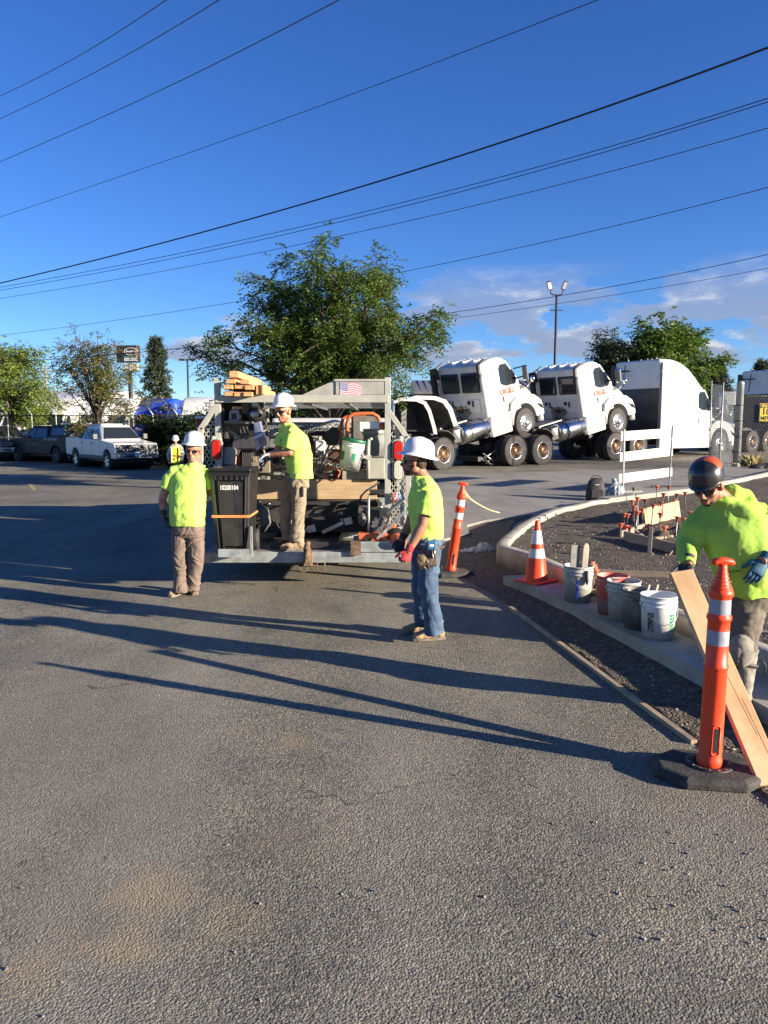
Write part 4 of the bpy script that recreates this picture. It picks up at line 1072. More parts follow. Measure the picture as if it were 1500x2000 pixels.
# plywood across the tail of the bed
a = WT(497, 975, 1.0); b = WT(736, 937, 1.0)
m = MB(); m.bb((a.x, 9.79, a.z), (b.x, 9.83, b.z)); simple('plywood_board', 'wide tan plywood board standing across the tail of the truck bed', 'board', m, ply, a, .004)
m = MB(); m.bb((a.x-.1, 9.85, .98), (b.x+.05, 10.0, a.z+.0)); 
# black tool trough below the board
m = MB(); c0 = WT(497, 1052, .9); c1 = WT(742, 978, .9)
m.bb((c0.x, 9.55, c0.z+.1), (c1.x, 9.92, c1.z)); m.bb((c0.x, 9.52, c1.z-.05), (c1.x+.03, 9.549, c1.z+.005))
tz = simple('tool_trough', 'long black tool trough under the plywood board behind the standing worker', 'tool box', m, blk, c0, .01)
for i, (x, y_, z_) in enumerate(((526, 0, 984), (594, 0, 988), (662, 0, 1002))):
    q = WT(x, z_, .70)
    bo_ = MB(); bo_.lathe([(.014, 0), (.014, .012), (.006, .016)], q-c0, (0, -1, 0), 10); bo_.build('bolt', steel, tz)
# hanging dark tools and hoses inside the tail
m = MB()
for k, pts in enumerate([[(640, 1010), (660, 985), (700, 978), (730, 985)], [(640, 1022), (655, 996), (690, 990), (735, 978)], [(560, 1030), (600, 1010), (650, 1005), (700, 1012)]]):
    m.tube([WT(x, y, .62) for x, y in pts], .012, 6)
simple('hose', 'thin black hoses looped over the tool trough beside the engine', 'hose', m, black_rubber, WT(640, 1010, .62))
m = MB(); q = [WT(500, 985, .55), WT(515, 1000, .5), WT(520, 1020, .5), WT(512, 1036, .55)]
m.tube(q, [.05, .07, .06, .045], 12); m.lathe([(.075, 0), (.06, .01)], q[0], (q[0]-q[1]), 12)
simple('funnel', 'grey plastic funnel lying against the trash bin in the tail', 'funnel', m, PM('funnel_grey', (.10, .10, .095), (.18, .17, .15), 14), q[0])
for i, (pts, w_) in enumerate((((( 630, 1040), (672, 1020)), .07), (((560, 1046), (600, 1035)), .06))):
    m = MB(); m.beam(WT(*pts[0], .55), WT(*pts[1], .5), w_, .05); m.beam(WT(*pts[1], .5), WT(pts[1][0]+16, pts[1][1]-4, .5), .03, .09)
    simple('steel_bracket', ['shiny steel bracket lying below the hoses near the engine', 'dull steel bracket lying behind the worker\'s knees'][i], 'bracket', m, steel if i == 0 else galv, WT(*pts[0], .55), .006)
# lumber stack on the rack, sawn ends towards us
GL = 'short timbers stacked on the overhead rack'
rl = random.Random(3)
w0 = WT(438, 766, PO); uw = .098
spots = [(440, 765, 'bottom left'), (459, 766, 'second along the bottom'), (478, 766, 'third along the bottom'), (440, 752, 'middle layer left'), (460, 751, 'middle of the second layer'), (480, 753, 'right end of the second layer'), (444, 741, 'third layer left'), (472, 742, 'third layer right'), (448, 727, 'lone topmost')]
for i, (px, py, lb) in enumerate(spots):
    p_ = WT(px, py+5, PO-.06)
    m = MB(); wd = rl.uniform(.098, .115); hh = .052 if i != 8 else .078
    m.bb((p_.x, p_.y-rl.uniform(0, .10), p_.z-hh*.4), (p_.x+wd, p_.y+1.5+rl.uniform(0, .3), p_.z+hh*.55))
    o = simple('timber', lb+' timber of the stack on the rack', 'timber', m, [wood_end], p_, .003, GL)
p_ = WT(500, 768, PO-.06); m = MB(); m.bb((p_.x, p_.y, ztop+.018), (p_.x+.09, p_.y+.5, ztop+.13)); m.bb((p_.x+.068, p_.y-.02, ztop+.018), (p_.x+.092, p_.y, ztop+.16))
simple('timber', 'upright timber block at the right end of the rack stack', 'timber', m, wood_new, p_, .003, GL)
# cabinet under the rack, left: dark cubby with wood shelf, saws
q0 = WT(437, 822, PO+.08); q1 = WT(492, 780, PO+.08)
cub = thing('tool_cubby', 'open dark tool cubby hanging under the left end of the rack', 'shelf', q0)
m = MB(); wv = q1-q0
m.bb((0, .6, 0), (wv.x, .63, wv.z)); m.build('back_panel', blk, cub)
m = MB(); m.bb((0, .0, -.03), (wv.x, .6, 0)); m.build('shelf_board', wood_old, cub)
m = MB(); m.bb((wv.x, -.02, -.03), (wv.x+.012, .0, wv.z)); m.build('angle_post', cream, cub)
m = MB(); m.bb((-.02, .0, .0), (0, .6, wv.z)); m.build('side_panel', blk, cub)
q = WT(457, 815, PO+.2)
m = MB(); m.loft([[q+V(a*k, y, b*k+.01) for a, b in ((-.07, -.06), (-.03, -.09), (.05, -.08), (.075, -.02), (.06, .08), (0, .095), (-.06, .07))] for y, k in ((0, .9), (.03, 1), (.12, 1), (.14, .9))], 0, True, False)
m.bb((q.x-.03, q.y-.005, q.z-.025), (q.x+.035, q.y+.0, q.z+.05), 1)
simple('power_tool_case', 'grey rounded power tool with a black window on the cubby shelf', 'power tool', m, [galv, black_plastic], q)
q = WT(475, 800, PO+.25); m = MB(); m.bb((q.x-.02, q.y, q.z-.05), (q.x+.10, q.y+.2, q.z+.08)); m.beam(q+V(.05, 0, .05), q+V(.13, 0, .12), .03, .02)
simple('cardboard_box', 'small brown box at the back of the tool cubby', 'box', m, wood_old, q)
# grinders and coiled hose hanging right of the cubby
for i, (px, py, r, lb) in enumerate(((503, 790, .085, 'upper black motor hanging under the rack by the cubby'), (502, 810, .10, 'lower black round motor with a coiled cord under the rack'))):
    q = WT(px, py, PO+.2); m = MB()
    m.lathe([(r*.3, -.02), (r*.75, -.02), (r*.78, .0), (r, .02), (r, .12), (r*.7, .16)], q, (0, -1, 0), 20)
    m.lathe([(r*.55, .16), (r*.5, .19), (r*.15, .2)], q, (0, -1, 0), 16, 1)
    if i: m.tube([q+V(.05, 0, -.02), q+V(.11, 0, -.1), q+V(.09, 0, -.2), q+V(.04, 0, -.24), q+V(.01, 0, -.18), q+V(-.03, 0, -.08)], .012, 6)
    simple('electric_motor', lb, 'motor', m, [black_metal, steel], q, 0, 'motors hanging under the rack')
# colourful bag
q = [WT(493, 822, .5), WT(508, 820, .5), WT(520, 868, .4), WT(500, 882, .4)]
m = MB(); m.add([q[0], q[1], q[2], q[3]]+[v+V(0, .08, 0) for v in q], [(0, 1, 2, 3), (7, 6, 5, 4), (0, 4, 5, 1), (1, 5, 6, 2), (2, 6, 7, 3), (3, 7, 4, 0)], 0)
bg_ = simple('cement_bag', 'slim paper bag with red, white and blue bands leaning under the cubby', 'bag', m, PM('bag_blue', (.10, .13, .25), (.16, .16, .2), 9), q[0], .015)
for v0, v1, mt, nm in ((.5, .62, PM('bag_white', (.6, .6, .6)), 'white_band'), (.64, .98, PM('bag_red', (.5, .13, .12), (.62, .5, .5), 12), 'red_band')):
    def bp2(u, v): a_ = q[0].lerp(q[3], v); b_2 = q[1].lerp(q[2], v); return a_.lerp(b_2, u)+V(0, -.004, 0)-q[0]
    mm_ = MB(); mm_.add([bp2(.02, v0), bp2(.98, v0), bp2(.98, v1), bp2(.02, v1)], [(0, 1, 2, 3)]); mm_.build(nm, mt, bg_)
text_part('EE', .10, 'lettering', PM('text_green', (.03, .14, .10)), bg_, face_M(bp2(.62, .80)+V(0, -.006, 0), (.2, 0, -1), (1, 0, .25)), .001)
# red jerry can, black battery, dark rags in the bed on the left
q = WT(463, 905, .9); m = MB(); m.bb((q.x, q.y, q.z-.16), (q.x+.05, q.y+.3, q.z+.12)); m.tube([q+V(.02, .05, .12), q+V(.03, .1, .16), q+V(.02, .2, .12)], .015, 6)
simple('fuel_can', 'narrow red fuel can standing in the bed behind the trash bin', 'fuel can', m, PM('can_red', (.38, .02, .02), (.25, .02, .02), 10, .4), q, .015)
q = WT(472, 900, .8); m = MB(); m.bb((q.x, q.y, q.z-.12), (q.x+.13, q.y+.25, q.z+.14))
for k in range(5): m.bb((q.x+.01+k*.025, q.y-.008, q.z-.10), (q.x+.02+k*.025, q.y-.001, q.z+.12))
simple('battery_pack', 'ribbed black battery box in the bed right of the red can', 'box', m, black_plastic, q, .006)
q = WT(492, 900, .8); m = MB(); m.bb((q.x, q.y, q.z-.15), (q.x+.22, q.y+.25, q.z+.05)); m.bb((q.x+.01, q.y-.01, q.z-.01), (q.x+.06, q.y-.001, q.z+.04))
simple('wooden_crate', 'brown wooden crate the standing worker reaches into', 'crate', m, wood_old, q, .006)
q = WT(425, 900, .6); m = MB(); m.box(q+V(.13, .1, .05), (.14, .2, .22), 0, (0, .1, 0)); m.box(q+V(.14, 0, -.12), (.2, .25, .12), 0, (0, -.15, 0))
simple('cast_block', 'pale metal casting stacked just left of the red fuel can', 'machine part', m, cream, q, .02)
m = MB(); m.tube([WT(444, 842, .5), WT(470, 857, .5), WT(490, 852, .55), WT(520, 840, .6)], .008, 5); m.tube([WT(442, 835, .5), WT(462, 850, .5), WT(472, 858, .5)], .012, 5)
simple('wire_rod', 'bent steel rods running under the tool cubby', 'rod', m, PM('rod', (.25, .23, .12)), WT(444, 842, .5))
q = WT(451, 862, .7); m = MB(); m.bb((q.x, q.y, q.z-.1), (q.x+.42, q.y+.4, q.z+.06)); simple('dark_case', 'long dark case lying in the bed below the bent rods', 'case', m, PM('dark_case_mat', (.03, .032, .04), (.05, .05, .06), 5), q, .02)
# expanded mesh divider across the bed, seen behind the worker
pm = [(WT(490, 0, 3.6).x, 1.15), (WT(490, 0, 3.6).x, 1.95), (WT(700, 0, 3.6).x, 1.95), (WT(700, 0, 3.6).x, 1.15)]
mp_ = mesh_panel(pm, pm[0][0], pm[2][0], 1.15, 2.0, lambda u, w, k=0: V(u, 12.4+k, w), .085, .05, .016, .006)
mp_.bb((pm[0][0], 12.38, 1.93), (pm[2][0], 12.42, 1.97)); mp_.bb((pm[0][0], 12.38, 1.12), (pm[2][0], 12.42, 1.16))
mp_.build('cab_guard_mesh', galv2, ut, origin=UT)
# pale boxes / concrete blocks deeper in the bed
for i, (x0, x1, y0, y1, dep, mt, lb) in enumerate(((560, 624, 852, 892, 2.6, MATS['box_paint'], 'large grey box deep in the bed behind the worker'), (616, 632, 860, 887, 2.5, white_plastic, 'narrow pale block at the right end of the grey box'), (625, 662, 870, 890, 2.7, PM('pale_sheet', (.4, .4, .37)), 'pale low box under the mesh right of the worker'),
    (515, 548, 852, 872, 1.6, PM('steel_blue', (.14, .15, .17), (.22, .22, .22), 5), 'grey metal case beside the worker\'s chest'))):
    a = WT(x0, y1, dep); b = WT(x1, y0, dep); m = MB(); m.bb((a.x, a.y, a.z-.02), (b.x, b.y+.5, b.z))
    simple('storage_box', lb, 'box', m, mt, a, .01)
# heap of stakes and offcuts in the bed
rh = random.Random(9); labs = 0
sticks = [((540, 905), (632, 914), .05), ((545, 915), (640, 930), .04), ((520, 922), (600, 905), .03), ((604, 903), (652, 918), .055), ((618, 920), (660, 938), .05), ((500, 925), (560, 932), .04), ((630, 928), (668, 920), .05), ((560, 932), (640, 940), .04), ((640, 905), (672, 932), .035), ((585, 898), (632, 900), .035)]
sl3 = ['long pale stick on top of the heap behind the worker', 'second pale stick sloping right behind the worker', 'thin stick rising left to right across the heap', 'thick board end right of the worker\'s shirt hem', 'dark short board below the thick board end', 'short stick lying left by the trash bin', 'stick sloping up towards the green lidded bucket', 'lowest long stick just above the plywood', 'thin stick pointing down at the bucket foot', 'flat stick behind the worker\'s back']
for i, (a, b, w_) in enumerate(sticks):
    m = MB(); m.beam(WT(*a, 1.3+.04*i), WT(*b, 1.15+.04*i), w_, w_*.6)
    simple('wood_offcut', sl3[i], 'wood offcut', m, [wood_old, ply, wood_old, wood_new][i % 4], WT(*a, 1.3), .003, 'wood offcuts heaped in the truck bed')
q = WT(650, 925, 1.25); m = MB(); m.bb((q.x, q.y, q.z-.06), (q.x+.12, q.y+.1, q.z+.02)); simple('red_toolbox', 'small dark red tool box at the right of the offcut heap', 'tool box', m, PM('dark_red', (.2, .02, .02)), q, .01)
m = MB(); a = WT(668, 937, 1.02); b = WT(718, 920, 1.02); m.bb((a.x, a.y, a.z), (b.x, b.y+.4, b.z)); simple('stone_block', 'grey concrete block under the green lidded bucket', 'block', m, conc_new, a, .006)
# dark bulk filling the bed bottom
# right corner: orange tubular frames, boxes, buckets, tank
for i, (x0, x1, yt, dep, lb) in enumerate(((666, 722, 812, 1.6, 'rear orange tubular machine handle under the rack'), (678, 742, 808, 1.1, 'front orange tubular machine handle above the white box'))):
    m = MB(); pts = [WT(x0, 930, dep), WT(x0, yt+20, dep), WT(x0+4, yt+5, dep), WT(x0+14, yt, dep), WT(x1-14, yt, dep), WT(x1-4, yt+6, dep), WT(x1+4, yt+26, dep), WT(x1+4, 915, dep)]
    m.tube(pts, .025 if i else .024, 10); simple('machine_handle', lb, 'handle', m, orange_p, pts[0], 0, 'orange tubular handles')
m = MB(); a = WT(684, 852, 1.0); b = WT(745, 812, 1.0); m.bb((a.x, a.y+.3, a.z-.15), (b.x, b.y+.6, b.z)); simple('engine_cover', 'dark grey engine cover inside the orange handles', 'cover', m, PM('cover_grey', (.12, .115, .105), (.18, .17, .15), 8), a, .03)
m = MB(); a = WT(702, 838, .5); b = WT(752, 824, .5); m.bb((a.x, a.y, a.z), (b.x, b.y+.4, b.z)); a2 = WT(702, 843, .5); m.bb((a2.x, a2.y-.002, a2.z), (a2.x+.04, a2.y+.1, a.z+.01))
wb = simple('white_case', 'white case with an orange mark lying on the clear bucket', 'case', m, white_plastic, a, .008)
m = MB(); c_ = WT(747, 833, .5)-a; m.lathe([(.045, 0), (.045, .004), (.001, .005)], c_+V(0, -.002, 0), (0, -1, 0), 16); m.build('orange_mark', orange_p, wb)
m = MB(); c_ = WT(731, 890, .75); r0 = .155; m.lathe([(r0*.8, 0), (r0*.9, .25), (r0*.93, .26), (r0*1.0, .27), (r0, .31), (r0*.96, .315), (r0*1.04, .34), (r0*1.04, .36), (r0, .365)], c_, (0, 0, 1), 26)
simple('clear_bucket', 'cloudy grey plastic bucket beneath the white case', 'bucket', m, PM('cloudy_plastic', (.26, .28, .27), (.18, .19, .18), 8, .3), c_)
for i, (x0, x1, y0, y1, dep, lb) in enumerate(((712, 726, 892, 930, .6, 'thin upright cream pipe stand right of the green lidded bucket'), (726, 752, 858, 895, .9, 'grey box behind the rack post at the right'), (716, 752, 895, 936, .9, 'cream tank box low at the right of the bed'))):
    a = WT(x0, y1, dep); b = WT(x1, y0, dep); m = MB()
    if i == 0: m.tube([WT(719, 935, .5), WT(719, 893, .5), WT(720, 858, .5)], .022, 8); m.box(WT(720, 893, .5), (.07, .05, .05)); m.tube([WT(720, 858, .5), WT(728, 857, .5)], .02, 6)
    else: m.bb((a.x, a.y, a.z), (b.x, b.y+.35, b.z))
    simple(['pipe_stand', 'storage_box', 'tank_box'][i], lb, ['pipe', 'box', 'tank'][i], m, [cream, MATS['cover_grey'], cream][i], a, .012 if i else 0)
# buckets: shared maker
green_p = PM('green_lid', (.02, .16, .07), (.015, .11, .05), 6, .4)
def bucket(label, loc, mats, lean=(0, 0, 0), lid=None, h=.37, R=.145, group=None, inside=None, handle=True):
    t = thing('bucket', label, 'bucket', loc, lean, group)
    m = MB(); r0 = R*.88
    m.lathe([(.001, .004), (r0-.004, .004), (r0, 0), (R*.985, h*.74), (R*.99, h*.75), (R*1.05, h*.755), (R*1.05, h*.775), (R*1.0, h*.78), (R*1.0, h*.85), (R*1.05, h*.855), (R*1.05, h*.87), (R*1.01, h*.875), (R*1.02, h*.965), (R*1.07, h*.97), (R*1.07, h), (R*1.0, h), (R*.98, h*.96), (R*.86, .012), (.001, .010)], (0, 0, 0), (0, 0, 1), 36, 0, True, caps=False)
    b = m.build('pail', mats[0], t)
    if inside: i_ = MB(); i_.lathe([(R*.93, h*.62), (.001, h*.64)], n=28, caps=False); i_.build('contents', inside, b)
    if handle:
        hm = MB(); pts = [V(R*1.06*math.cos(a_), -R*1.07*math.sin(a_)*.98, h*.80-abs(math.sin(a_))*h*.42) for a_ in [math.pi*k/14 for k in range(15)]]
        hm.tube(pts, .0025, 5); hm.build('bail_handle', steel, b)
        for s_ in (-1, 1): e = MB(); e.lathe([(.016, 0), (.016, .012), (.008, .014)], (s_*R*1.04, 0, h*.80), (s_, 0, 0), 10); e.build('ear', mats[0], b)
    if lid:
        l = MB(); l.lathe([(R*1.10, h*.93), (R*1.12, h*.94), (R*1.12, h*1.03), (R*1.06, h*1.045), (R*1.04, h*1.02), (.001, h*1.02)], n=36); l.build('lid', lid, t)
    return t
def wrap_patch(parent, name, mt, R, h, a0, a1, z0, z1, n=8, off=.0018, bite=None, rot=0):
    m = MB(); r0 = R*.88
    def P(a, z): r = r0+(R*.985-r0)*(z/(h*.74))+off; an = math.radians(a); return V(r*math.sin(an), -r*math.cos(an), z)
    vs = []; fs = []
    for k in range(n+1):
        a = a0+(a1-a0)*k/n; vs += [P(a, z0 if not bite else z0+bite[k % len(bite)]), P(a, z1 if not bite else z1+bite[(k*3+1) % len(bite)])]
    for k in range(n): fs.append((2*k, 2*k+2, 2*k+3, 2*k+1))
    m.add(vs, fs, 0, True); return m.build(name, mt, parent)
lb_green = PM('label_green', (.02, .22, .10)); lb_black = PM('label_black', (.03, .03, .03), (.4, .4, .4), 60, .5, lo=.5, hi=.6); lb_blue = PM('label_blue', (.02, .07, .35))
bq = WT(682, 918, .55)
gb_ = bucket('white bucket with a green lid and green round badge, leaning in the truck bed', bq, [white_plastic], (0, math.radians(11), 0), green_p, handle=False, R=.14)
wrap_patch(gb_, 'round_badge', PM('badge_green', (.02, .14, .08)), .14, .37, -75, -42, .11, .22, 8, bite=[0, .0])
wrap_patch(gb_, 'print', lb_green, .14, .37, 2, 22, .12, .20, 6, bite=[0, .012, -.01])
wrap_patch(gb_, 'label_lines', lb_black, .14, .37, -5, 28, .05, .058, 6)
wrap_patch(gb_, 'side_label', lb_black, .14, .37, 48, 74, .03, .26, 6)

# wheeled trash bin
bx0 = WT(460, 1079, -.12); tb = thing('trash_bin', 'tall black wheeled trash bin with white numbers, strapped to the left end of the step', 'trash bin', V(bx0.x, bx0.y, zt+.0))
W = .225
m = MB(); sec = []
for z, w_, d_ in ((.0, .175, .20), (.05, .18, .21), (.30, .195, .24), (.62, .21, .27), (.90, .225, .30), (.93, .225, .30)):
    pts = []
    for cx_, cy_, a0 in ((w_-.03, -d_+.03, 270), (w_-.03, d_-.03, 0), (-w_+.03, d_-.03, 90), (-w_+.03, -d_+.03, 180)):
        for k in range(4): a_ = math.radians(a0+30*k); pts.append(V(cx_+.03*math.cos(a_), cy_+.03*math.sin(a_)+.05, z))
    sec.append(pts)
m.loft(sec, 0, True, False); binb = m.build('bin_body', PM('bin_black', (.012, .012, .012), (.022, .021, .02), 4, .42, detail=7, bump=.05), tb, .003)
m = MB(); m.add([V(-.10, -.20, .12), V(.12, -.205, .12), V(.145, -.262, .84), V(-.12, -.262, .84)], [(0, 1, 2, 3)]); m.build('recess_panel', PM('bin_panel', (.020, .018, .015), (.034, .031, .026), 6, .6, detail=8), binb)
m = MB(); m.add([V(.04, -.202, .12), V(.12, -.206, .12), V(.145, -.264, .84), V(.05, -.264, .84)], [(0, 1, 2, 3)]); m.build('panel_groove', black_plastic, binb)
for x in (-.17, -.115, .165):
    m = MB(); m.beam((x*.8, -.172 if abs(x) > .15 else -.178, .03), (x*1.08, -.258, .90), .016, .03, 0); m.build('rib', MATS['bin_black'], binb)
m = MB(); m.bb((-.235, -.285, .905), (.235, .36, .935)); m.bb((-.23, -.27, .935), (.23, .36, .95)); lid = m.build('bin_lid', MATS['bin_black'], tb, .012)
m = MB(); m.bb((-.235, -.262, .951), (.235, .33, .985)); m.build('lid_top', MATS['bin_black'], lid, .012)
for k in range(6): m = MB(); m.bb((-.17+k*.06, -.272, .86), (-.14+k*.06, -.252, .904)); m.build('lid_tab', black_plastic, lid)
m = MB(); 
for s_ in (-1, 1): m.tube([V(s_*.23, .33, .93), V(s_*.25, .40, .95), V(s_*.24, .42, .92)], .015, 6)
m.tube([V(-.24, .41, .93), V(.24, .41, .93)], .014, 6); m.build('push_handle', black_plastic, tb)
text_part('10200104', .072, 'bin_number', PM('number_white', (.75, .75, .72)), tb, face_M((-.005, -.2665, .775), (1, 0, 0), (0, -.08, 1)), .0008, bold=.0015, sx=.72)
m = MB(); m.beam((-.205, -.232, .455), (.205, -.232, .455), .022, .028, 0); m.build('orange_strap', PM('strap_orange', (.80, .22, .07), (.6, .3, .1), 30, .6), tb)
m = MB(); m.bb((-.215, -.22, .445), (-.200, .3, .465)); m.bb((.200, -.22, .445), (.215, .3, .465)); m.build('strap_side', MATS['strap_orange'], tb)
for s_ in (-1, 1):
    m = MB(); m.lathe([(.12, -.03), (.125, -.015), (.125, .015), (.12, .03)], (s_*.19, .30, .125), (1, 0, 0), 18); m.build('bin_wheel', black_rubber, tb)
# steel toe bar holding the bin
m = MB(); m.bb((-.145, -.245, 0.0), (.20, -.225, .09)); m.bb((.21, -.24, 0), (.235, -.2, .34)); simple('bin_bracket', 'galvanised bracket holding the foot of the trash bin on the step', 'bracket', m.xf(Matrix.Translation(V(bx0.x, bx0.y, zt))), galv2, V(bx0.x, bx0.y, zt))

# engine driven machine on the right corner of the step
en = thing('engine_machine', 'orange framed concrete machine with black engine on the right corner of the step', 'machine', WT(735, 1052, .2))
eo = WT(735, 1052, .2)
def E(px, py, y=.2): return WT(px, py, y)-eo
m = MB(); P = [(698, 1042), (700, 1056), (713, 1057), (722, 1052), (724, 1058), (752, 1058), (758, 1050), (756, 1043)]
m.prism([(E(a, b, 0).x, E(a, b, 0).z) for a, b in P], -.16, -.02, 'y'); fo = m.build('orange_frame', orange_p, en, .01)
m = MB(); m.bb((E(697, 0).x, -.02, E(0, 1043).z), (E(770, 0).x, .30, E(0, 1038).z)); m.build('base_plate', black_metal, en)
for a in ((723, 1053), (735, 1053), (745, 1053)): m = MB(); q = E(*a, 0); m.lathe([(.013, 0), (.013, .006)], V(q.x, -.162, q.z), (0, -1, 0), 10); m.build('bolt_hole', black_metal, fo)
m = MB(); q = E(738, 1025, .25); m.bb((q.x-.14, q.y-.02, q.z-.06), (q.x+.13, q.y+.25, q.z+.14)); m.lathe([(.13, 0), (.13, .06), (.10, .08)], q+V(.02, -.02, .0), (0, -1, 0), 24); m.build('engine_block', black_metal, en, .008)
m = MB(); m.lathe([(.10, .082), (.10, .09), (.085, .092)], q+V(.02, -.02, .0), (0, -1, 0), 24)
for k in range(12): a_ = 2*math.pi*k/12; m.box(q+V(.02+.088*math.cos(a_), -.115, .088*math.sin(a_)), (.012, .008, .03), 0, (0, -a_+math.pi/2, 0))
m.build('recoil_cover', PM('recoil_grey', (.16, .16, .15), (.1, .1, .1), 20, .5, metal=.4), en)
m = MB(); q2 = E(738, 1000, .25); m.bb((q2.x-.16, q2.y-.08, q2.z-.06), (q2.x+.14, q2.y+.2, q2.z+.04)); m.build('fuel_tank', black_plastic, en, .035, seg=2)
m = MB(); m.lathe([(.025, 0), (.028, .03), (.02, .035)], (q2.x+.03, q2.y, q2.z+.04), (0, 0, 1), 12); m.build('tank_cap', chrome, en)
m = MB(); q3 = E(706, 1000, .25); m.bb((q3.x-.04, q3.y-.05, q3.z-.14), (q3.x+.07, q3.y+.2, q3.z+.06)); m.sphere(q3+V(.01, -.06, -.08), (.05, .05, .08), 10, 6); m.build('air_filter', PM('dusty_black', (.04, .038, .034), (.12, .11, .10), 30, .6), en, .02)
m = MB(); m.tube([E(720, 1045, .1), E(720, 970, .1)], .014, 8); m.build('lift_rod', galv, en)
m = MB(); m.beam(E(744, 1046, .0), E(790, 1000, -.05), .035, .03); m.beam(E(757, 1000, .1), E(792, 972, .0), .03, .03); m.beam(E(738, 1050, -.02), E(752, 1038, -.02), .06, .03); m.build('handle_bars', galv, en)
m = MB(); m.tube([E(700, 985, .15), E(706, 968, .15), E(716, 958, .15), E(730, 950, .15), E(740, 942, .2)], .012, 6); m.tube([E(720, 966, .1), E(755, 965, .1), E(766, 970, .1), E(768, 985, .1), E(760, 1010, .1), E(755, 1025, .1)], .011, 6); m.build('control_cable', black_rubber, en)
m = MB(); m.bb((E(720, 0).x, .1, E(0, 966).z), (E(752, 0).x, .16, E(0, 958).z)); m.build('throttle_box', black_plastic, en, .006)
m = MB(); q4 = E(772, 1052, .05)
m.lathe([(.10, -.10), (.105, -.08), (.105, .0), (.09, .02)], q4+V(0, .1, 0), (-.25, -1, 0), 20, 1); m.lathe([(.07, 0), (.075, .01), (.075, .14), (.05, .16), (.001, .16)], q4+V(-.0, .0, -.0), (.55, -1, -.2), 20)
m.build('drum', [orange_p, black_metal], en)
m = MB(); m.bb((E(744, 0).x, .12, E(0, 1035).z), (E(775, 0).x, .2, E(0, 1025).z)); m.beam(E(748, 1035, .05), E(765, 1025, .05), .05, .03); m.build('guard', orange_p, en, .01)
# cream side plate beside the machine with scrawled stickers
m = MB(); P = [(752, 965), (800, 955), (800, 1040), (752, 1050)]; m.prism([(T(a, b, .5).x, T(a, b, .5).z) for a, b in P], .52, .55, 'y'); sp_ = m.build('side_plate', PM('side_plate_paint', (.48, .48, .43), (.38, .37, .33), 5, .5), ut)
sc_c = [PM('sticker_blue', (.15, .32, .55)), PM('sticker_red', (.55, .10, .08)), PM('sticker_white', (.7, .7, .7))]
rk = random.Random(4)
for i, (px, py, s_) in enumerate(((762, 985, 1), (770, 1000, 2), (786, 992, 0), (795, 1002, 0), (757, 978, 2), (778, 968, 1))):
    q = T(px, py, .5); m = MB(); a_ = rk.uniform(-.5, .5); u_ = V(math.cos(a_), 0, math.sin(a_)); w_ = V(-math.sin(a_), 0, math.cos(a_))
    m.add([V(q.x, .518, q.z)+u_*x*.035+w_*y*.018 for x, y in ((-1, -1), (1, -1), (1, 1), (-1, 1))], [(0, 1, 2, 3)]); m.build('sticker', sc_c[s_], sp_)
# bundle of coloured tie wires hanging in the mesh
for i, (mt, dx) in enumerate(((sc_c[1], 0), (sc_c[0], 8), (sc_c[2], 4))):
    m = MB()
    for k in range(5):
        x = 764+dx+rk.uniform(0, 12); y = 960+rk.uniform(0, 6)
        m.tube([WT(x, y, PO-.03), WT(x+rk.uniform(-5, 5), y+8, PO-.06), WT(x+rk.uniform(-7, 7), y+17, PO-.04)], .006, 5)
    simple('tie_wires', ['red', 'blue', 'white'][i]+' tie wires tangled in the mesh above the side plate', 'wire', m, mt, WT(768, 965, PO-.03), 0, 'coloured tie wires')
# red and white cooler on the left behind the slanted frame
q = WT(382, 838, 1.2); m = MB(); m.bb((q.x, q.y, q.z-.08), (q.x+.2, q.y+.3, q.z+.13)); cl_ = simple('cooler', 'red cooler with white lid on the bed behind the left slanted frame', 'cooler', m, MATS['can_red'], q, .015)
m = MB(); m.bb((-.005, -.005, .13), (.205, .305, .17)); m.build('cooler_lid', white_plastic, cl_, .01)

# more gear crammed into the bed
black_bx = PM('black_gear', (.014, .014, .015), (.035, .032, .03), 8, .6)
rust_bx = PM('rust_gear', (.09, .045, .025), (.05, .035, .03), 12, .75)
gear = [((508, 905), (545, 868), 1.9, black_bx, 'black gear box low between the crate and the worker'), ((430, 930), (470, 905), 1.2, rust_bx, 'rusty brown box low at the left of the bed'),
        ((600, 935), (640, 912), 2.1, black_bx, 'black box behind the stick heap right of the worker'), ((640, 905), (664, 878), 2.2, rust_bx, 'rusty box left of the leaning green lidded bucket'),
        ((553, 872), (600, 846), 3.1, black_bx, 'black engine box deep behind the worker\'s shoulders'), ((604, 866), (640, 842), 3.2, black_bx, 'second black box deep under the cab mesh'), ((648, 862), (668, 834), 3.0, black_bx, 'narrow black box deep beside the orange handle')]
for a_, b_3, dep, mt, lb in gear:
    a = WT(*a_, dep); b = WT(*b_3, dep); m = MB(); m.bb((a.x, a.y, a.z), (b.x, b.y+.3, b.z)); m.tube([V(a.x+.05, a.y-.01, b.z+.01), V((a.x+b.x)/2, a.y-.02, b.z+.05), V(b.x-.05, a.y-.01, b.z+.01)], .008, 6)
    simple('gear_box', lb, 'box', m, mt, a, .012)
shaft = PM('ash_shaft', (.34, .25, .14), (.24, .17, .10), 9, .7)
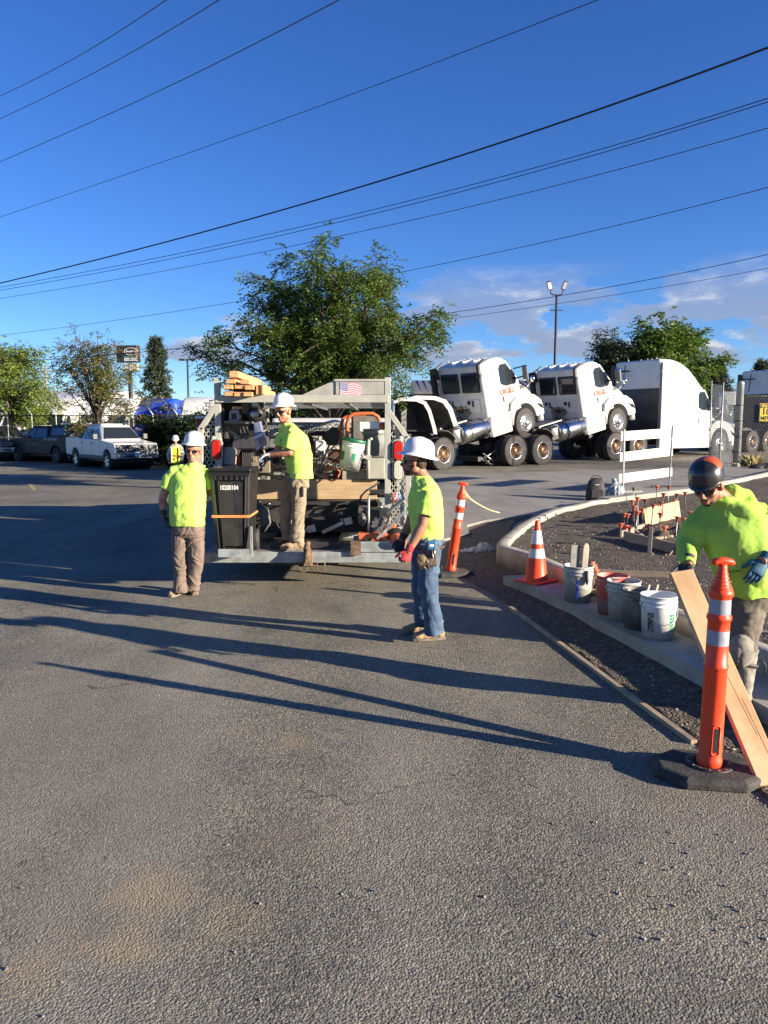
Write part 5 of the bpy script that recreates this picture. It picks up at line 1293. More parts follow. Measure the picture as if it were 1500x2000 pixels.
for i, (a_, b_3, dep, lb) in enumerate((((536, 935), (500, 842), .95, 'shovel with its dark blade up, leaning left of the worker\'s arm'), ((616, 936), (650, 852), 1.6, 'shovel leaning to the right behind the worker\'s back'), ((560, 936), (598, 866), 2.0, 'rake handle crossing behind the worker\'s waist'))):
    a = WT(*a_, dep); b = WT(*b_3, dep); m = MB(); m.tube([a, a.lerp(b, .8)], .014, 8)
    d = (b-a).normalized(); s_ = V(d.z, 0, -d.x); q = a.lerp(b, .8); m.loft([[q+s_*w*x+V(0, y, 0)+d*l for x, y in ((-1, -.004), (1, -.004), (1, .004), (-1, .004))] for l, w in ((0, .03), (.03, .09), (.16, .10), (.22, .06), (.25, .01))], 1, True, False)
    simple('shovel', lb, 'shovel', m, [shaft, black_metal], a)
for i, (px, py, dep, r_, mt, lb) in enumerate(((648, 925, .9, .10, MATS['orange_paint'], 'coil of orange cord hanging low right in the bed'), (560, 1022, .66, .12, black_rubber, 'coil of black air hose under the trough behind the worker\'s legs'), (452, 878, .75, .11, black_rubber, 'coil of black cable under the tool cubby'))):
    c_ = WT(px, py, dep); m = MB(); m.tube([c_+V((r_+.012*math.sin(5*t))*math.cos(t), -.02+.012*math.cos(3*t), (r_*.85+.01*math.cos(4*t))*math.sin(t)) for t in [2*math.pi*k/16 for k in range(16*3+1)]], .010, 6)
    simple('cord_coil', lb, 'cord', m, mt, c_)
# ================================================================== PEOPLE
skin_m = PM('skin', (.46, .22, .13), (.36, .15, .085), 14, .5, bump=.05, bscale=120); skin_d = PM('skin_tan', (.36, .17, .10), (.28, .12, .07), 14, .5)
for _m in (skin_m, skin_d): _m.node_tree.nodes['Principled BSDF'].inputs['Subsurface Weight'].default_value = .08
hivis = PM('hivis_fabric', (.53, .78, .14), (.38, .60, .11), 5, .8, bump=.15, bscale=300, spec=.2, detail=8, lo=.45, hi=.85)
hivis2 = PM('hivis_dusty', (.36, .58, .09), (.25, .39, .08), 4.5, .85, bump=.2, bscale=200, spec=.15, detail=8, lo=.45, hi=.8)
trous_tan = PM('canvas_tan', (.27, .215, .15), (.20, .155, .105), 6, .85, bump=.2, bscale=250, detail=7)
trous_br = PM('canvas_brown', (.17, .125, .10), (.13, .095, .075), 6, .85, bump=.2, bscale=250, detail=7)
trous_gr = PM('canvas_grey', (.15, .125, .095), (.10, .085, .065), 6, .85, bump=.2, bscale=250, detail=7)
jeans = PM('denim', (.035, .07, .13), (.09, .145, .22), 5, .8, bump=.2, bscale=300, detail=7, lo=.4, hi=.7)
boot_tan = PM('boot_tan', (.34, .23, .13), (.24, .16, .10), 12, .8, bump=.2); boot_mud = PM('boot_mud', (.27, .25, .21), (.15, .14, .12), 9, .85, bump=.3, detail=8)
sole_m = PM('boot_sole', (.20, .17, .13), (.10, .09, .07), 20, .85); lace = PM('boot_dark', (.03, .028, .025))
hat_w = PM('hat_white', (.74, .74, .74), None, rough=.3, coat=.2); shades = PM('dark_lenses', (.01, .01, .012), None, rough=.12, spec=.7)
glove_b = PM('glove_black', (.022, .022, .024), (.05, .05, .05), 20, .7); glove_r = PM('glove_red', (.45, .04, .05), (.35, .03, .04), 20, .65)
glove_t = PM('glove_teal', (.012, .10, .17), (.01, .06, .10), 15, .6); glove_gw = PM('glove_grey', (.35, .35, .35), (.05, .12, .2), 8, .7)
hair_b = PM('hair_brown', (.035, .02, .012), (.06, .035, .02), 60, .6); stub = PM('beard_grey', (.30, .22, .17), (.2, .14, .10), 60, .8)

def basis(f, u):
    f = Vector(f).normalized(); u = Vector(u); u = (u-f*u.dot(f)).normalized(); r = f.cross(u)
    return Matrix((r, f, u)).transposed()           # columns: right, forward, up
def ell(mb, C, B, p, rad, m=0, nu=16, nv=10):
    mb.sphere(Vector(C)+B @ Vector(p), rad, nu, nv, m, B)
def chain(mb, pts, rad, n=14):
    mb.tube(pts, rad, n)
    for p, r in zip(pts[1:-1], rad[1:-1]): mb.sphere(p, (r if not isinstance(r, (tuple, list)) else max(r))*.985, 12, 8)
def add_head(mb, C, f, u, k=1.0):
    B = basis(f, u)
    def e(p, r): ell(mb, C, B, [a*k for a in p], [a*k for a in r])
    e((0, -.004, .030), (.076, .098, .088)); e((0, .030, -.05), (.060, .062, .068)); e((0, .064, -.098), (.030, .026, .022))
    e((0, .078, .022), (.054, .022, .015)); e((0, .088, -.066), (.025, .014, .008)); e((0, .087, -.082), (.022, .014, .009))
    e((-.04, .062, -.03), (.024, .026, .022)); e((.04, .062, -.03), (.024, .026, .022))
    for s in (-1, 1): e((s*.079, -.006, -.016), (.009, .020, .033)); e((s*.055, .0, -.07), (.02, .035, .03))
    c = Vector(C)
    mb.tube([c+B @ Vector((0, .088*k, .012*k)), c+B @ Vector((0, .104*k, -.012*k)), c+B @ Vector((0, .116*k, -.036*k))], [.009*k, .012*k, .016*k], 10)
    e((0, .100, -.042), (.019, .012, .009))
    return B
def torso_rings(mb, secs, r, f, n=30, pw=2.4):
    rings = []
    for c, hw, hd in secs:
        ring = []
        for k in range(n):
            a = 2*math.pi*k/n; ca, sa = math.cos(a), math.sin(a)
            ring.append(Vector(c)+Vector(r)*hw*math.copysign(abs(ca)**(2/pw), ca)+Vector(f)*hd*math.copysign(abs(sa)**(2/pw), sa))
        rings.append(ring)
    mb.loft(rings, 0, True, True)
def hand_mb(wrist, d, pn, side, k=1.0, curl=(35, 45, 30), thumb=30, cuff=True):
    """d along the fingers, pn out of the palm, side +1/-1: which way the thumb lies along d x pn"""
    d = Vector(d).normalized(); pn = Vector(pn); pn = (pn-d*pn.dot(d)).normalized(); s = d.cross(pn)*side
    mb = MB(); w = Vector(wrist)
    B = Matrix((s, d, pn)).transposed()
    if cuff: mb.tube([w-d*.045*k, w+d*.01*k], [.034*k, .031*k], 12)
    mb.tube([w, w+d*.03*k, w+d*.07*k, w+d*.092*k], [(.028*k, .018*k), (.038*k, .018*k), (.043*k, .016*k), (.040*k, .012*k)], 14, ref=pn)
    for i, (off, ln) in enumerate(((.031, .072), (.0105, .080), (-.0105, .074), (-.031, .058))):
        p = w+d*(.085-.004*abs(i-1))*k+s*off*k; dd = (d+s*off*1.6).normalized(); pts = [p-dd*.01*k]; a = 0
        for j, seg in enumerate((.45, .30, .25)):
            a += math.radians(curl[j]*(1+.12*i)); v = dd*math.cos(a)+pn*math.sin(a); p = p+v*ln*seg*k; pts.append(p)
        mb.tube(pts, [.0095*k, .0098*k, .009*k, .0075*k], 8); mb.sphere(pts[-1], .0078*k, 8, 6); mb.sphere(pts[1], .0097*k, 8, 6)
    p0 = w+d*.022*k+s*.022*k; t1 = (d*.55+s*.75+pn*.25).normalized(); p1 = p0+t1*.040*k; t2 = (d*.8+s*.25+pn*math.sin(math.radians(thumb))).normalized(); p2 = p1+t2*.030*k; p3 = p2+(t2+pn*.25).normalized()*.024*k
    mb.tube([p0-t1*.01, p1, p2, p3], [.015*k, .0125*k, .011*k, .0085*k], 8); mb.sphere(p3, .0088*k, 8, 6)
    return mb
def hard_hat(name, parent, org, C, f, u, mt, k=1.0, brim=.038, tiltf=0):
    B = basis(f, u); m = MB(); n = 36; a_, b_ = .118*k, .138*k; prof = [(1.0+brim/.128, -.006), (1.0+brim/.128+.01, .0), (1.0+brim/.128, .004), (1.02, .012), (1.0, .02), (.99, .05), (.93, .09), (.80, .122), (.58, .143), (.30, .154), (.001, .157)]
    inner = [(1.0+brim/.128, -.006), (.97, .006), (.95, .05), (.87, .09), (.55, .134), (.001, .148)]
    def rg(q): return [[Vector(C)+B @ Vector((r*a_*math.cos(2*math.pi*j/n), r*b_*math.sin(2*math.pi*j/n)+(.006 if math.sin(2*math.pi*j/n) > 0 and r > 1.05 else 0), z*k-(.012 if r > 1.1 else 0)*abs(math.sin(2*math.pi*j/n)))) for j in range(n)] for r, z in q]
    m.loft(rg(prof), 0, False, True); m.loft(rg(inner), 0, False, True)
    for x in (-.035, 0, .035):                # ribs along the crown
        pts = [Vector(C)+B @ Vector((x*k, b_*math.cos(t)*.93, (.152*math.sin(t)**.8+.004)*k-abs(x)*.12)) for t in [math.radians(25+130*i/12) for i in range(13)]]
        m.tube(pts, .005*k if x == 0 else .004*k, 6)
    o = m.build(name, mt, parent, origin=org); return o
def sunglasses(parent, org, C, f, u, k=1.0):
    B = basis(f, u); c = Vector(C); m = MB()
    for s in (-1, 1):
        ring = []
        P = [(.010, .012), (.030, .016), (.058, .012), (.066, -.002), (.055, -.020), (.030, -.024), (.014, -.012)]
        def pt(x, z, o): return c+B @ (Vector((s*x, .102-x*x*8+o, z-.002))*k)
        m.add([pt(x, z, .004) for x, z in P]+[pt(x, z, -.006) for x, z in P], [tuple(range(7)), tuple(range(13, 6, -1))]+[(j, 7+j, 7+(j+1) % 7, (j+1) % 7) for j in range(7)])
        m.tube([c+B @ (Vector((s*.064, .066, .006))*k), c+B @ (Vector((s*.080, .03, .004))*k), c+B @ (Vector((s*.083, -.01, 0))*k)], .004, 6)
    m.tube([c+B @ (Vector((-.012, .106, .008))*k), c+B @ (Vector((.012, .106, .008))*k)], .004, 6)
    return m.build('sunglasses', shades, parent, origin=org)
def boot(name, parent, org, A, d, mats, k=1.0, hi=.10, z0=0.0):
    """A = ankle point over the ground, d = where the toe points"""
    d = Vector(d); d.z = 0; d.normalize(); s = V(-d.y, d.x, 0); c = V(A[0], A[1], z0)
    B = Matrix((s, d, V(0, 0, 1))).transposed(); m = MB()
    for p, r in (((0, .155, .045), (.046, .062, .036)), ((0, .10, .055), (.047, .07, .046)), ((0, .03, .06), (.043, .06, .058)), ((0, -.045, .05), (.040, .045, .048))): ell(m, c, B, [a*k for a in p], [a*k for a in r])
    m.tube([c+B @ V(0, -.02*k, .05*k), c+B @ V(0, -.022*k, (.08+hi)*k)], [.05*k, .053*k], 12)
    o = remesh(m, name, mats[0], parent, .007, 2, lambda q, n_: .002*noise.noise(q*40), origin=org)
    sl = MB(); P = [(-.042, -.075), (-.046, .0), (-.050, .10), (-.047, .17), (-.025, .215), (.025, .215), (.047, .17), (.050, .10), (.046, .0), (.042, -.075), (.02, -.092), (-.02, -.092)]
    n = len(P); sl.add([c+B @ V(x*k, y*k, .003) for x, y in P]+[c+B @ V(x*k, y*k, .026) for x, y in P], [tuple(range(n-1, -1, -1)), tuple(range(n, 2*n))]+[(j, (j+1) % n, n+(j+1) % n, n+j) for j in range(n)])
    sl.build('sole', mats[1], o, .003, origin=org)
    lc = MB()
    for i in range(4): y = .055-.02*i+.045; z = .098+.014*i; lc.tube([c+B @ V(-.024*k, y*k, z*k), c+B @ V(.024*k, (y-.006)*k, (z+.003)*k)], .004, 5)
    lc.build('laces', lace, o, origin=org)
    return o
def cloth(kind, amp=1.0, seed=0.0):
    def f(q, n):
        s = Vector((q.x+seed, q.y, q.z))
        if kind == 'shirt':
            a = noise.noise(Vector((s.x*13, s.y*13, s.z*4.0)))*.007 + (abs(noise.noise(Vector((s.x*6+s.z*4, s.y*6, s.z*6-s.x*4))))-.25)*.016 + noise.noise(s*38)*.0018
        else:
            b = noise.noise(Vector((s.x*6+s.z*3, s.y*6, s.z*10+2.8*noise.noise(s*6))))
            a = (abs(b)-.22)*.026+noise.noise(s*34)*.0018+noise.noise(s*8)*.006
        return a*amp
    return f

def person(label, Y, sp, group=None):
    base = sp['base']; o_ = base; t = thing('person', label, 'person', base, group=group)
    vox = sp.get('vox', .0065); J = sp['J']; f = Vector(sp['f']).normalized(); r = V(f.y, -f.x, 0)
    C, hf, hu = sp['head']; k = sp.get('k', 1.0)
    # body: head, neck, trunk, arms and legs as one skin
    b = MB(); add_head(b, C, hf, hu, k)
    HB = basis(hf, hu)
    b.tube([Vector(C)+HB @ V(0, -.015, -.05), J['neck']+(Vector(C)-J['neck'])*.25, J['neck'], J['neck']-V(0, 0, .06)], [.056, .056, .062, .08], 14)
    tr = [(c, hw*.80, hd*.80) for c, hw, hd in sp['torso'] if hw > .05]
    torso_rings(b, tr, r, f, 24)
    for s in 'AB':
        sh, el, wr = J['sh'+s], J['el'+s], J['wr'+s]
        up = sh.lerp(el, .45); lo_ = el.lerp(wr, .3)
        chain(b, [sh, up, el, lo_, wr], [.055, .052, .044, .047, .030])
        b.tube([wr, wr+(wr-el).normalized()*.03], [.030, .029], 10)
        h, kn, an = J['hip'+s], J['kn'+s], J['an'+s]
        chain(b, [h+V(0, 0, .02), h.lerp(kn, .5), kn, kn.lerp(an, .4), an], [.082, .072, .056, .054, .042])
    bd = remesh(b, 'body', sp.get('skin', skin_m), t, vox, 2, origin=o_)
    # shirt
    m = MB(); torso_rings(m, sp['torso'], r, f, 32)
    for s in 'AB':
        pts, rad = sp['sleeve'+s]; chain(m, pts, rad, 16)
    nb_ = J['neck']+V(0, 0, -.045); m.tube([J['shA'].lerp(nb_, .05), J['shA'].lerp(nb_, .5)+V(0, 0, .022), nb_, J['shB'].lerp(nb_, .5)+V(0, 0, .022), J['shB'].lerp(nb_, .05)], [.074, .068, .066, .068, .074], 14)
    for e_ in sp.get('shirt_extra', []): m.sphere(e_[0], e_[1], 16, 10, 0, e_[2] if len(e_) > 2 else None)
    remesh(m, sp.get('shirt_name', 't_shirt'), sp['shirt'], t, vox*1.05, 3, cloth('shirt', sp.get('fold', 1.0), sp.get('seed', 0)), origin=o_)
    # trousers
    m = MB(); pc, phw, phd = sp['pelvis']; 
    torso_rings(m, [(pc+V(0, 0, .10), phw*.92, phd*.92), (pc+V(0, 0, .02), phw, phd), (pc-V(0, 0, .06), phw*.98, phd), (pc-V(0, 0, .11), phw*.7, phd*.7)], r, f, 24)
    for s in 'AB':
        h, kn, an = J['hip'+s], J['kn'+s], J['an'+s]; R_ = sp.get('legr', (.10, .092, .080, .076, .080))
        hem = sp.get('hem'+s, 1.0); en_ = kn.lerp(an, hem)
        chain(m, [h, h.lerp(kn, .5), kn, kn.lerp(en_, .5), en_], R_, 16)
    remesh(m, 'trousers', sp['trousers'], t, vox*1.05, 3, cloth('trousers', sp.get('foldt', 1.0), sp.get('seed', 0)+5), origin=o_)
    # boots
    for s in 'AB':
        A, d, z0 = sp['foot'+s]; boot('boot', t, o_, A, d, sp.get('boots', (boot_tan, sole_m)), 1.0, z0=z0)
    # gloves
    for s in 'AB':
        g_ = sp.get('glove'+s)
        if g_:
            mt, d, pn, sd, cu = g_
            remesh(hand_mb(J['wr'+s], d, pn, sd, sp.get('hk', 1.08), cu), 'glove', mt, t, .0038, 1, origin=o_)
    return t, bd

# ---- left man, leaning a hand on the bin
Y = 8.47
def J_(px, py, dy=0.0): return At(px, py, Y+dy)
fL = (-.12, -1, 0)
J = dict(neck=J_(377, 912), shA=J_(334, 923), elA=J_(317, 975), wrA=J_(320, 1004, -.03), shB=J_(396, 921, .03), elB=J_(411, 962, .12), wrB=J_(412, 926, .10),
         hipA=J_(351, 1042), knA=J_(352, 1094, -.02), anA=J_(353, 1155), hipB=J_(381, 1042), knB=J_(384, 1092, -.03), anB=J_(376, 1150, .05))
b0 = G0 = GG(362, 1163)
sp = dict(base=V(J['anA'].x, Y, 0), J=J, f=fL, head=(J_(378, 880), V(-.05, -1, -.05), V(.03, 0, 1)), k=1.0,
    torso=[(J_(366, 1026), .188, .150), (J_(366, 1000, -.02), .197, .168), (J_(367, 970, -.02), .197, .165), (J_(367, 940), .196, .142), (J_(368, 926), .186, .12), (J_(371, 915), .13, .095), (J_(376, 907), .085, .075), (J_(377, 904), .068, .066)],
    sleeveA=([J_(343, 925), J_(333, 934), J_(325, 955)], [.080, .084, .076]), sleeveB=([J_(394, 921, .03), J_(402, 935, .06), J_(409, 952, .10)], [.07, .078, .08]),
    shirt=hivis, trousers=trous_br, pelvis=(J_(366, 1030), .178, .135), seed=1.3,
    footA=(GG(353, 1160), V(-.35, -1, 0), 0), footB=(GG(376, 1156), V(.38, -1, 0), 0),
    gloveA=(glove_b, V(.18, -.1, -1), V(1, .2, 0), -1, (14, 18, 14)), gloveB=(glove_b, V(.5, .1, .8), V(.7, 0, -.7), 1, (35, 40, 25)))
t1, bd1 = person('man in hi-vis shirt and brown trousers standing left of the trash bin, facing us', Y, sp)
o_ = sp['base']
hh = hard_hat('hard_hat', t1, o_, J_(379, 867), V(-.10, -1, .02), V(.06, .0, 1), PM('hat_scuffed', (.70, .68, .64), (.50, .46, .42), 30, .4, lo=.55, hi=.75, detail=8), .90, brim=.030)
sunglasses(t1, o_, J_(378, 880), V(-.05, -1, -.05), V(.03, 0, 1))
B = basis(V(-.05, -1, -.05), V(.03, 0, 1)); m = MB(); c = J_(378, 880)
for p, rr in (((0, .072, -.098), (.036, .024, .024)), ((0, .092, -.068), (.03, .010, .008)), ((0, .05, -.10), (.045, .04, .022))): ell(m, c, B, p, rr)
remesh(m, 'goatee', stub, t1, .006, 1, lambda q, n: .0015*noise.noise(q*120), origin=o_)
lo_m = PM('logo_red', (.35, .04, .04))
HBx = basis(V(-.10, -1, .02), V(.06, .0, 1)); hc = J_(379, 867)-o_
def hat_stroke(pts):
    m = MB()
    P3 = []
    for x, z in pts:
        y = .1245*math.sqrt(max(.05, 1-(x/.107)**2-(z/.142)**2)); P3.append(hc+HBx @ V(x, y+.004, z))
    m.tube(P3, .0035, 5); return m
for pts in ([(-.004, .082), (-.02, .092), (-.034, .082), (-.03, .066), (-.012, .060), (-.022, .052), (-.036, .05)], [(.0, .088), (.018, .092), (.03, .078), (.012, .070), (.0, .072)], [(.006, .06), (.02, .066), (.03, .054)]):
    hat_stroke([(-x, z) for x, z in pts]).build('hat_logo', lo_m, hh)

# ---- man standing on the step of the utility truck
Y = 8.98
fm = V(-.86, -.5, 0)
hf = V(-.62, -.78, -.12)
J = dict(neck=J_(562, 833), shA=J_(574, 845, -.13), elA=J_(566, 884, -.16), wrA=J_(526, 888, -.12), shB=J_(556, 843, .14), elB=J_(541, 882, .14), wrB=J_(523, 895, .08),
         hipA=J_(583, 948, -.05), knA=J_(583, 1000, -.07), anA=J_(579, 1056, -.05), hipB=J_(570, 948, .10), knB=J_(558, 1000, .10), anB=J_(563, 1054, .12))
sp = dict(base=V(J['anA'].x, Y, zt), J=J, f=fm, head=(J_(555, 803), hf, V(-.05, 0, 1)), k=1.0,
    torso=[(J_(586, 934), .165, .155), (J_(585, 915), .160, .145), (J_(582, 890), .170, .150), (J_(578, 868), .190, .152), (J_(573, 850), .195, .135), (J_(568, 840), .165, .105), (J_(563, 832), .09, .08), (J_(560, 827), .066, .066)],
    sleeveA=([J_(574, 847, -.12), J_(569, 861, -.15), J_(564, 877, -.16)], [.075, .082, .085]), sleeveB=([J_(556, 846, .13), J_(549, 858, .14), J_(545, 870, .14)], [.07, .075, .078]),
    shirt=hivis, trousers=trous_tan, pelvis=(J_(580, 940), .165, .135), seed=4.1, legr=(.098, .09, .080, .076, .078),
    footA=(J_(582, 1070, -.05), V(-1, -.25, 0), zt), footB=(J_(566, 1068, .13), V(-1, -.25, 0), zt),
    gloveA=(glove_gw, V(-1, -.1, -.18), V(0, -.3, -1), 1, (35, 40, 30)), gloveB=(glove_t, V(-.9, 0, -.4), V(0, -.3, -1), -1, (40, 45, 30)))
t2, _ = person('man in hi-vis shirt and tan trousers standing on the tail step of the truck', Y, sp)
o_ = sp['base']
hard_hat('hard_hat', t2, o_, J_(554, 792), hf+V(0, 0, .10), V(.02, .0, 1), hat_w, .92, brim=.032)
sunglasses(t2, o_, J_(555, 803), hf, V(-.05, 0, 1))
m = MB(); p = J_(591, 962, -.15); m.bb((p.x-.012, p.y-.01, p.z-.05), (p.x+.012, p.y+.01, p.z+.07)); m.build('utility_knife', black_plastic, t2, .003, origin=o_)
m = MB(); p = J_(548, 860, -.18); m.sphere(p+V(.0, .02, 0), (.008, .012, .014), 8, 6); m.build('chest_mark', lace, t2, origin=o_)

# ---- man in jeans seen from the side
Y = 6.62
hf = V(-1, .12, -.06)
J = dict(neck=J_(826, 932), shA=J_(836, 962, -.17), elA=J_(825, 1026, -.20), wrA=J_(799, 1074, -.22), shB=J_(824, 958, .18), elB=J_(799, 1026, .2), wrB=J_(786, 1052, .15),
         hipA=J_(838, 1066, -.08), knA=J_(837, 1146, -.10), anA=J_(848, 1236, -.06), hipB=J_(828, 1066, .10), knB=J_(822, 1148, .12), anB=J_(826, 1216, .26))
sp = dict(base=V(J['anA'].x, Y, 0), J=J, f=V(-1, .12, 0), head=(J_(809, 900), hf, V(.05, 0, 1)), k=1.0,
    torso=[(J_(835, 1050), .168, .142), (J_(834, 1030), .168, .145), (J_(832, 1000), .185, .148), (J_(830, 975), .198, .150), (J_(830, 955), .195, .130), (J_(829, 944), .165, .10), (J_(826, 935), .09, .08), (J_(824, 930), .067, .067)],
    sleeveA=([J_(837, 962, -.15), J_(833, 982, -.18), J_(829, 1006, -.19)], [.072, .077, .080]), sleeveB=([J_(824, 960, .16), J_(816, 980, .18), J_(809, 1000, .19)], [.07, .075, .078]),
    shirt=hivis, trousers=jeans, pelvis=(J_(836, 1056), .168, .132), seed=7.7, legr=(.105, .095, .082, .074, .082),
    footA=(GG(850, 1249), V(-1, -.28, 0), 0), footB=(J_(830, 1240, .3), V(-1, -.05, 0), 0), skin=skin_d,
    gloveA=(glove_r, V(-.38, -.1, -1), V(-.3, .75, -.1), -1, (50, 60, 40)), gloveB=(glove_b, V(-.35, 0, -1), V(.2, -.8, 0), 1, (40, 50, 30)), boots=(boot_tan, sole_m), hk=1.1)
t3, _ = person('man in hi-vis shirt, blue jeans and red glove standing in profile by the truck', Y, sp)
o_ = sp['base']
hard_hat('hard_hat', t3, o_, J_(817, 889), V(-1, .12, .16), V(.14, 0, 1), hat_w, 1.0, brim=.036)
sunglasses(t3, o_, J_(809, 900), hf, V(.05, 0, 1))
B = basis(hf, V(.05, 0, 1)); c = J_(809, 900); m = MB()
for p, rr in (((0, .045, -.088), (.054, .052, .040)), ((0, .070, -.10), (.035, .026, .026)), ((0, .090, -.060), (.028, .012, .008)), ((-.055, .01, -.06), (.015, .03, .035)), ((.055, .01, -.06), (.015, .03, .035))): ell(m, c, B, p, rr)
remesh(m, 'beard', hair_b, t3, .006, 1, lambda q, n: .002*noise.noise(q*110), origin=o_)
m = MB()
for p, rr in (((0, -.05, -.01), (.076, .060, .07)), ((0, -.06, -.04), (.06, .04, .05))): ell(m, c, B, p, rr)
remesh(m, 'hair', hair_b, t3, .006, 1, lambda q, n: .002*noise.noise(q*110), origin=o_)
m = MB(); p = J_(836, 1066, 0)
pts = [p+V(.145*math.cos(a), .17*math.sin(a), 0) for a in [2*math.pi*i/24 for i in range(25)]]
m.tube(pts, (.006), 6, flat=3.0) ; m.build('belt', PM('belt_leather', (.05, .03, .02)), t3, origin=o_)
m = MB(); p = J_(843, 1076, -.20); m.bb((p.x-.045, p.y-.03, p.z-.13), (p.x+.05, p.y+.02, p.z+.06)); po = m.build('tool_pouch', PM('pouch_leather', (.13, .09, .065), (.08, .055, .04), 14, .8), t3, .012, origin=o_)
m = MB(); m.bb((p.x-.04, p.y-.055, p.z+.015), (p.x+.035, p.y-.031, p.z+.095)); m.build('tape_measure', PM('tape_blue', (.03, .12, .24)), po, .008, origin=o_)
m = MB(); m.bb((p.x-.02, p.y-.058, p.z+.045), (p.x+.015, p.y-.0555, p.z+.065)); m.build('tape_label', sc_c[2], po, origin=o_)
m = MB(); m.tube([p+V(0, -.045, .01), p+V(.012, -.05, -.05), p+V(-.01, -.05, -.1), p+V(-.05, -.05, -.12)], .005, 5); m.tube([p+V(.02, -.04, .03), p+V(.025, -.045, -.05)], .009, 6); m.build('pliers', steel, po, origin=o_)
m = MB(); q = J_(824, 1090, -.22)
for i in range(5): m.tube([q+V(rk.uniform(-.03, .03), 0, .03), q+V(rk.uniform(-.06, .06), -.02, -.03), q+V(rk.uniform(-.04, .06), -.01, -.09)], .010, 6)
m.sphere(q+V(0, 0, -.02), (.05, .03, .055), 10, 8); m.build('tie_wire_reel', PM('reel_brown', (.16, .11, .05), (.06, .045, .03), 30, .6), po, origin=o_)

# ---- man bending over the board at the right
Y = 4.95
hf = V(-.62, -.66, -.50); hu = V(-.36, -.30, .88)
J = dict(neck=J_(1415, 978), shA=J_(1368, 1012, .05), elA=J_(1346, 1062, .0), wrA=J_(1344, 1098, -.12), shB=J_(1490, 1005, .02), elB=J_(1530, 1066, -.05), wrB=J_(1492, 1094, -.24),
         hipA=J_(1428, 1172, .10), knA=J_(1408, 1268, .06), anA=J_(1412, 1372, .12), hipB=J_(1464, 1172, -.02), knB=J_(1450, 1262, -.14), anB=J_(1442, 1372, -.02))
sp = dict(base=V(J['anB'].x, Y, 0), J=J, f=V(-.42, -.9, 0), head=(J_(1383, 945, -.10), hf, hu), k=1.03,
    torso=[(J_(1456, 1161, -.02), .158, .135), (J_(1454, 1140, -.02), .178, .16), (J_(1449, 1100, -.04), .195, .175), (J_(1441, 1060, -.04), .215, .175), (J_(1433, 1030, -.02), .225, .16), (J_(1428, 1005, .0), .225, .135), (J_(1424, 988, .0), .17, .11), (J_(1418, 976, 0), .10, .09), (J_(1412, 968, -.02), .08, .08)],
    sleeveA=([J_(1372, 1012, .05), J_(1356, 1038, .02), J_(1346, 1066, .0), J_(1342, 1088, -.08), J_(1343, 1102, -.13)], [.085, .088, .082, .066, .048]),
    sleeveB=([J_(1488, 1008, .02), J_(1512, 1038, -.02), J_(1530, 1068, -.06), J_(1510, 1084, -.15), J_(1494, 1093, -.23)], [.09, .09, .085, .070, .050]),
    shirt=hivis2, shirt_name='hooded_sweatshirt', trousers=trous_gr, pelvis=(J_(1452, 1166), .168, .135), seed=2.9, legr=(.11, .105, .092, .085, .085), fold=1.5, hemA=.30, hemB=.28,
    shirt_extra=[(J_(1440, 968, .06), (.105, .10, .055), Matrix.Rotation(math.radians(24), 3, 'Y')), (J_(1455, 972, .05), (.08, .09, .05), Matrix.Rotation(math.radians(30), 3, 'Y')), (J_(1412, 977, -.07), (.07, .04, .03)), (J_(1428, 960, .03), (.055, .07, .05))],
    footA=(V(J['anA'].x, J['anA'].y, 0), V(-.5, -1, 0), 0), footB=(V(J['anB'].x, J['anB'].y, 0), V(-.55, -1, 0), 0), skin=skin_d,
    gloveA=(glove_b, V(-.25, -.35, -.75), V(-.4, -.6, .5), 1, (40, 50, 35)), gloveB=(glove_t, V(-.55, -.25, -.85), V(-.1, .9, -.3), -1, (14, 20, 16)), boots=(boot_mud, sole_m), hk=1.12)
t4, _ = person('man in hi-vis hooded sweatshirt bending over a board at the right edge', Y, sp)
o_ = sp['base']; c = J_(1383, 945, -.10); B = basis(hf, hu)
m = MB()   # cap style helmet, black with an orange crown behind
n = 36; prof = [(.96, -.010), (.96, .0), (.94, .03), (.89, .058), (.78, .088), (.58, .108), (.30, .119), (.001, .123)]
hcn = c+B @ V(0, -.006, .048)
rings = [[hcn+B @ V(r_*.112*math.cos(2*math.pi*j/n), r_*.132*math.sin(2*math.pi*j/n), z) for j in range(n)] for r_, z in prof]
m.loft(rings, 0, False, True, mats=None)
# orange panel: the faces at the back of the crown
nf = (len(prof)-1)*n
for i in range(len(prof)-1):
    for j in range(n):
        a = 2*math.pi*(j+.5)/n
        if math.sin(a) < .25 and i >= 3 or (math.sin(a) < -.55 and i >= 1): m.m[i*n+j] = 1
m.loft([[hcn+B @ V(r_*.112*math.cos(2*math.pi*j/n)*.97, r_*.132*math.sin(2*math.pi*j/n)*.97, z-.004) for j in range(n)] for r_, z in prof], 0, False, True)
hm = m.build('hard_hat', [PM('hat_black', (.015, .015, .016), (.03, .03, .03), 14, .28, coat=.3), PM('hat_orange', (.55, .09, .02), (.42, .07, .02), 10, .4)], t4, origin=o_)
m = MB(); br = []
for rr, zz in ((.95, .0), (1.0, .004), (1.0, -.004), (.95, -.006)): pass
P = [math.radians(20+140*i/14) for i in range(15)]
ins = [hcn+B @ V(.112*math.cos(a)*.92, .132*math.sin(a)*.92, .004) for a in P]; outs = [hcn+B @ V(.112*math.cos(a)*.95, .132*math.sin(a)*.94+.035*math.sin(a), -.006) for a in P]
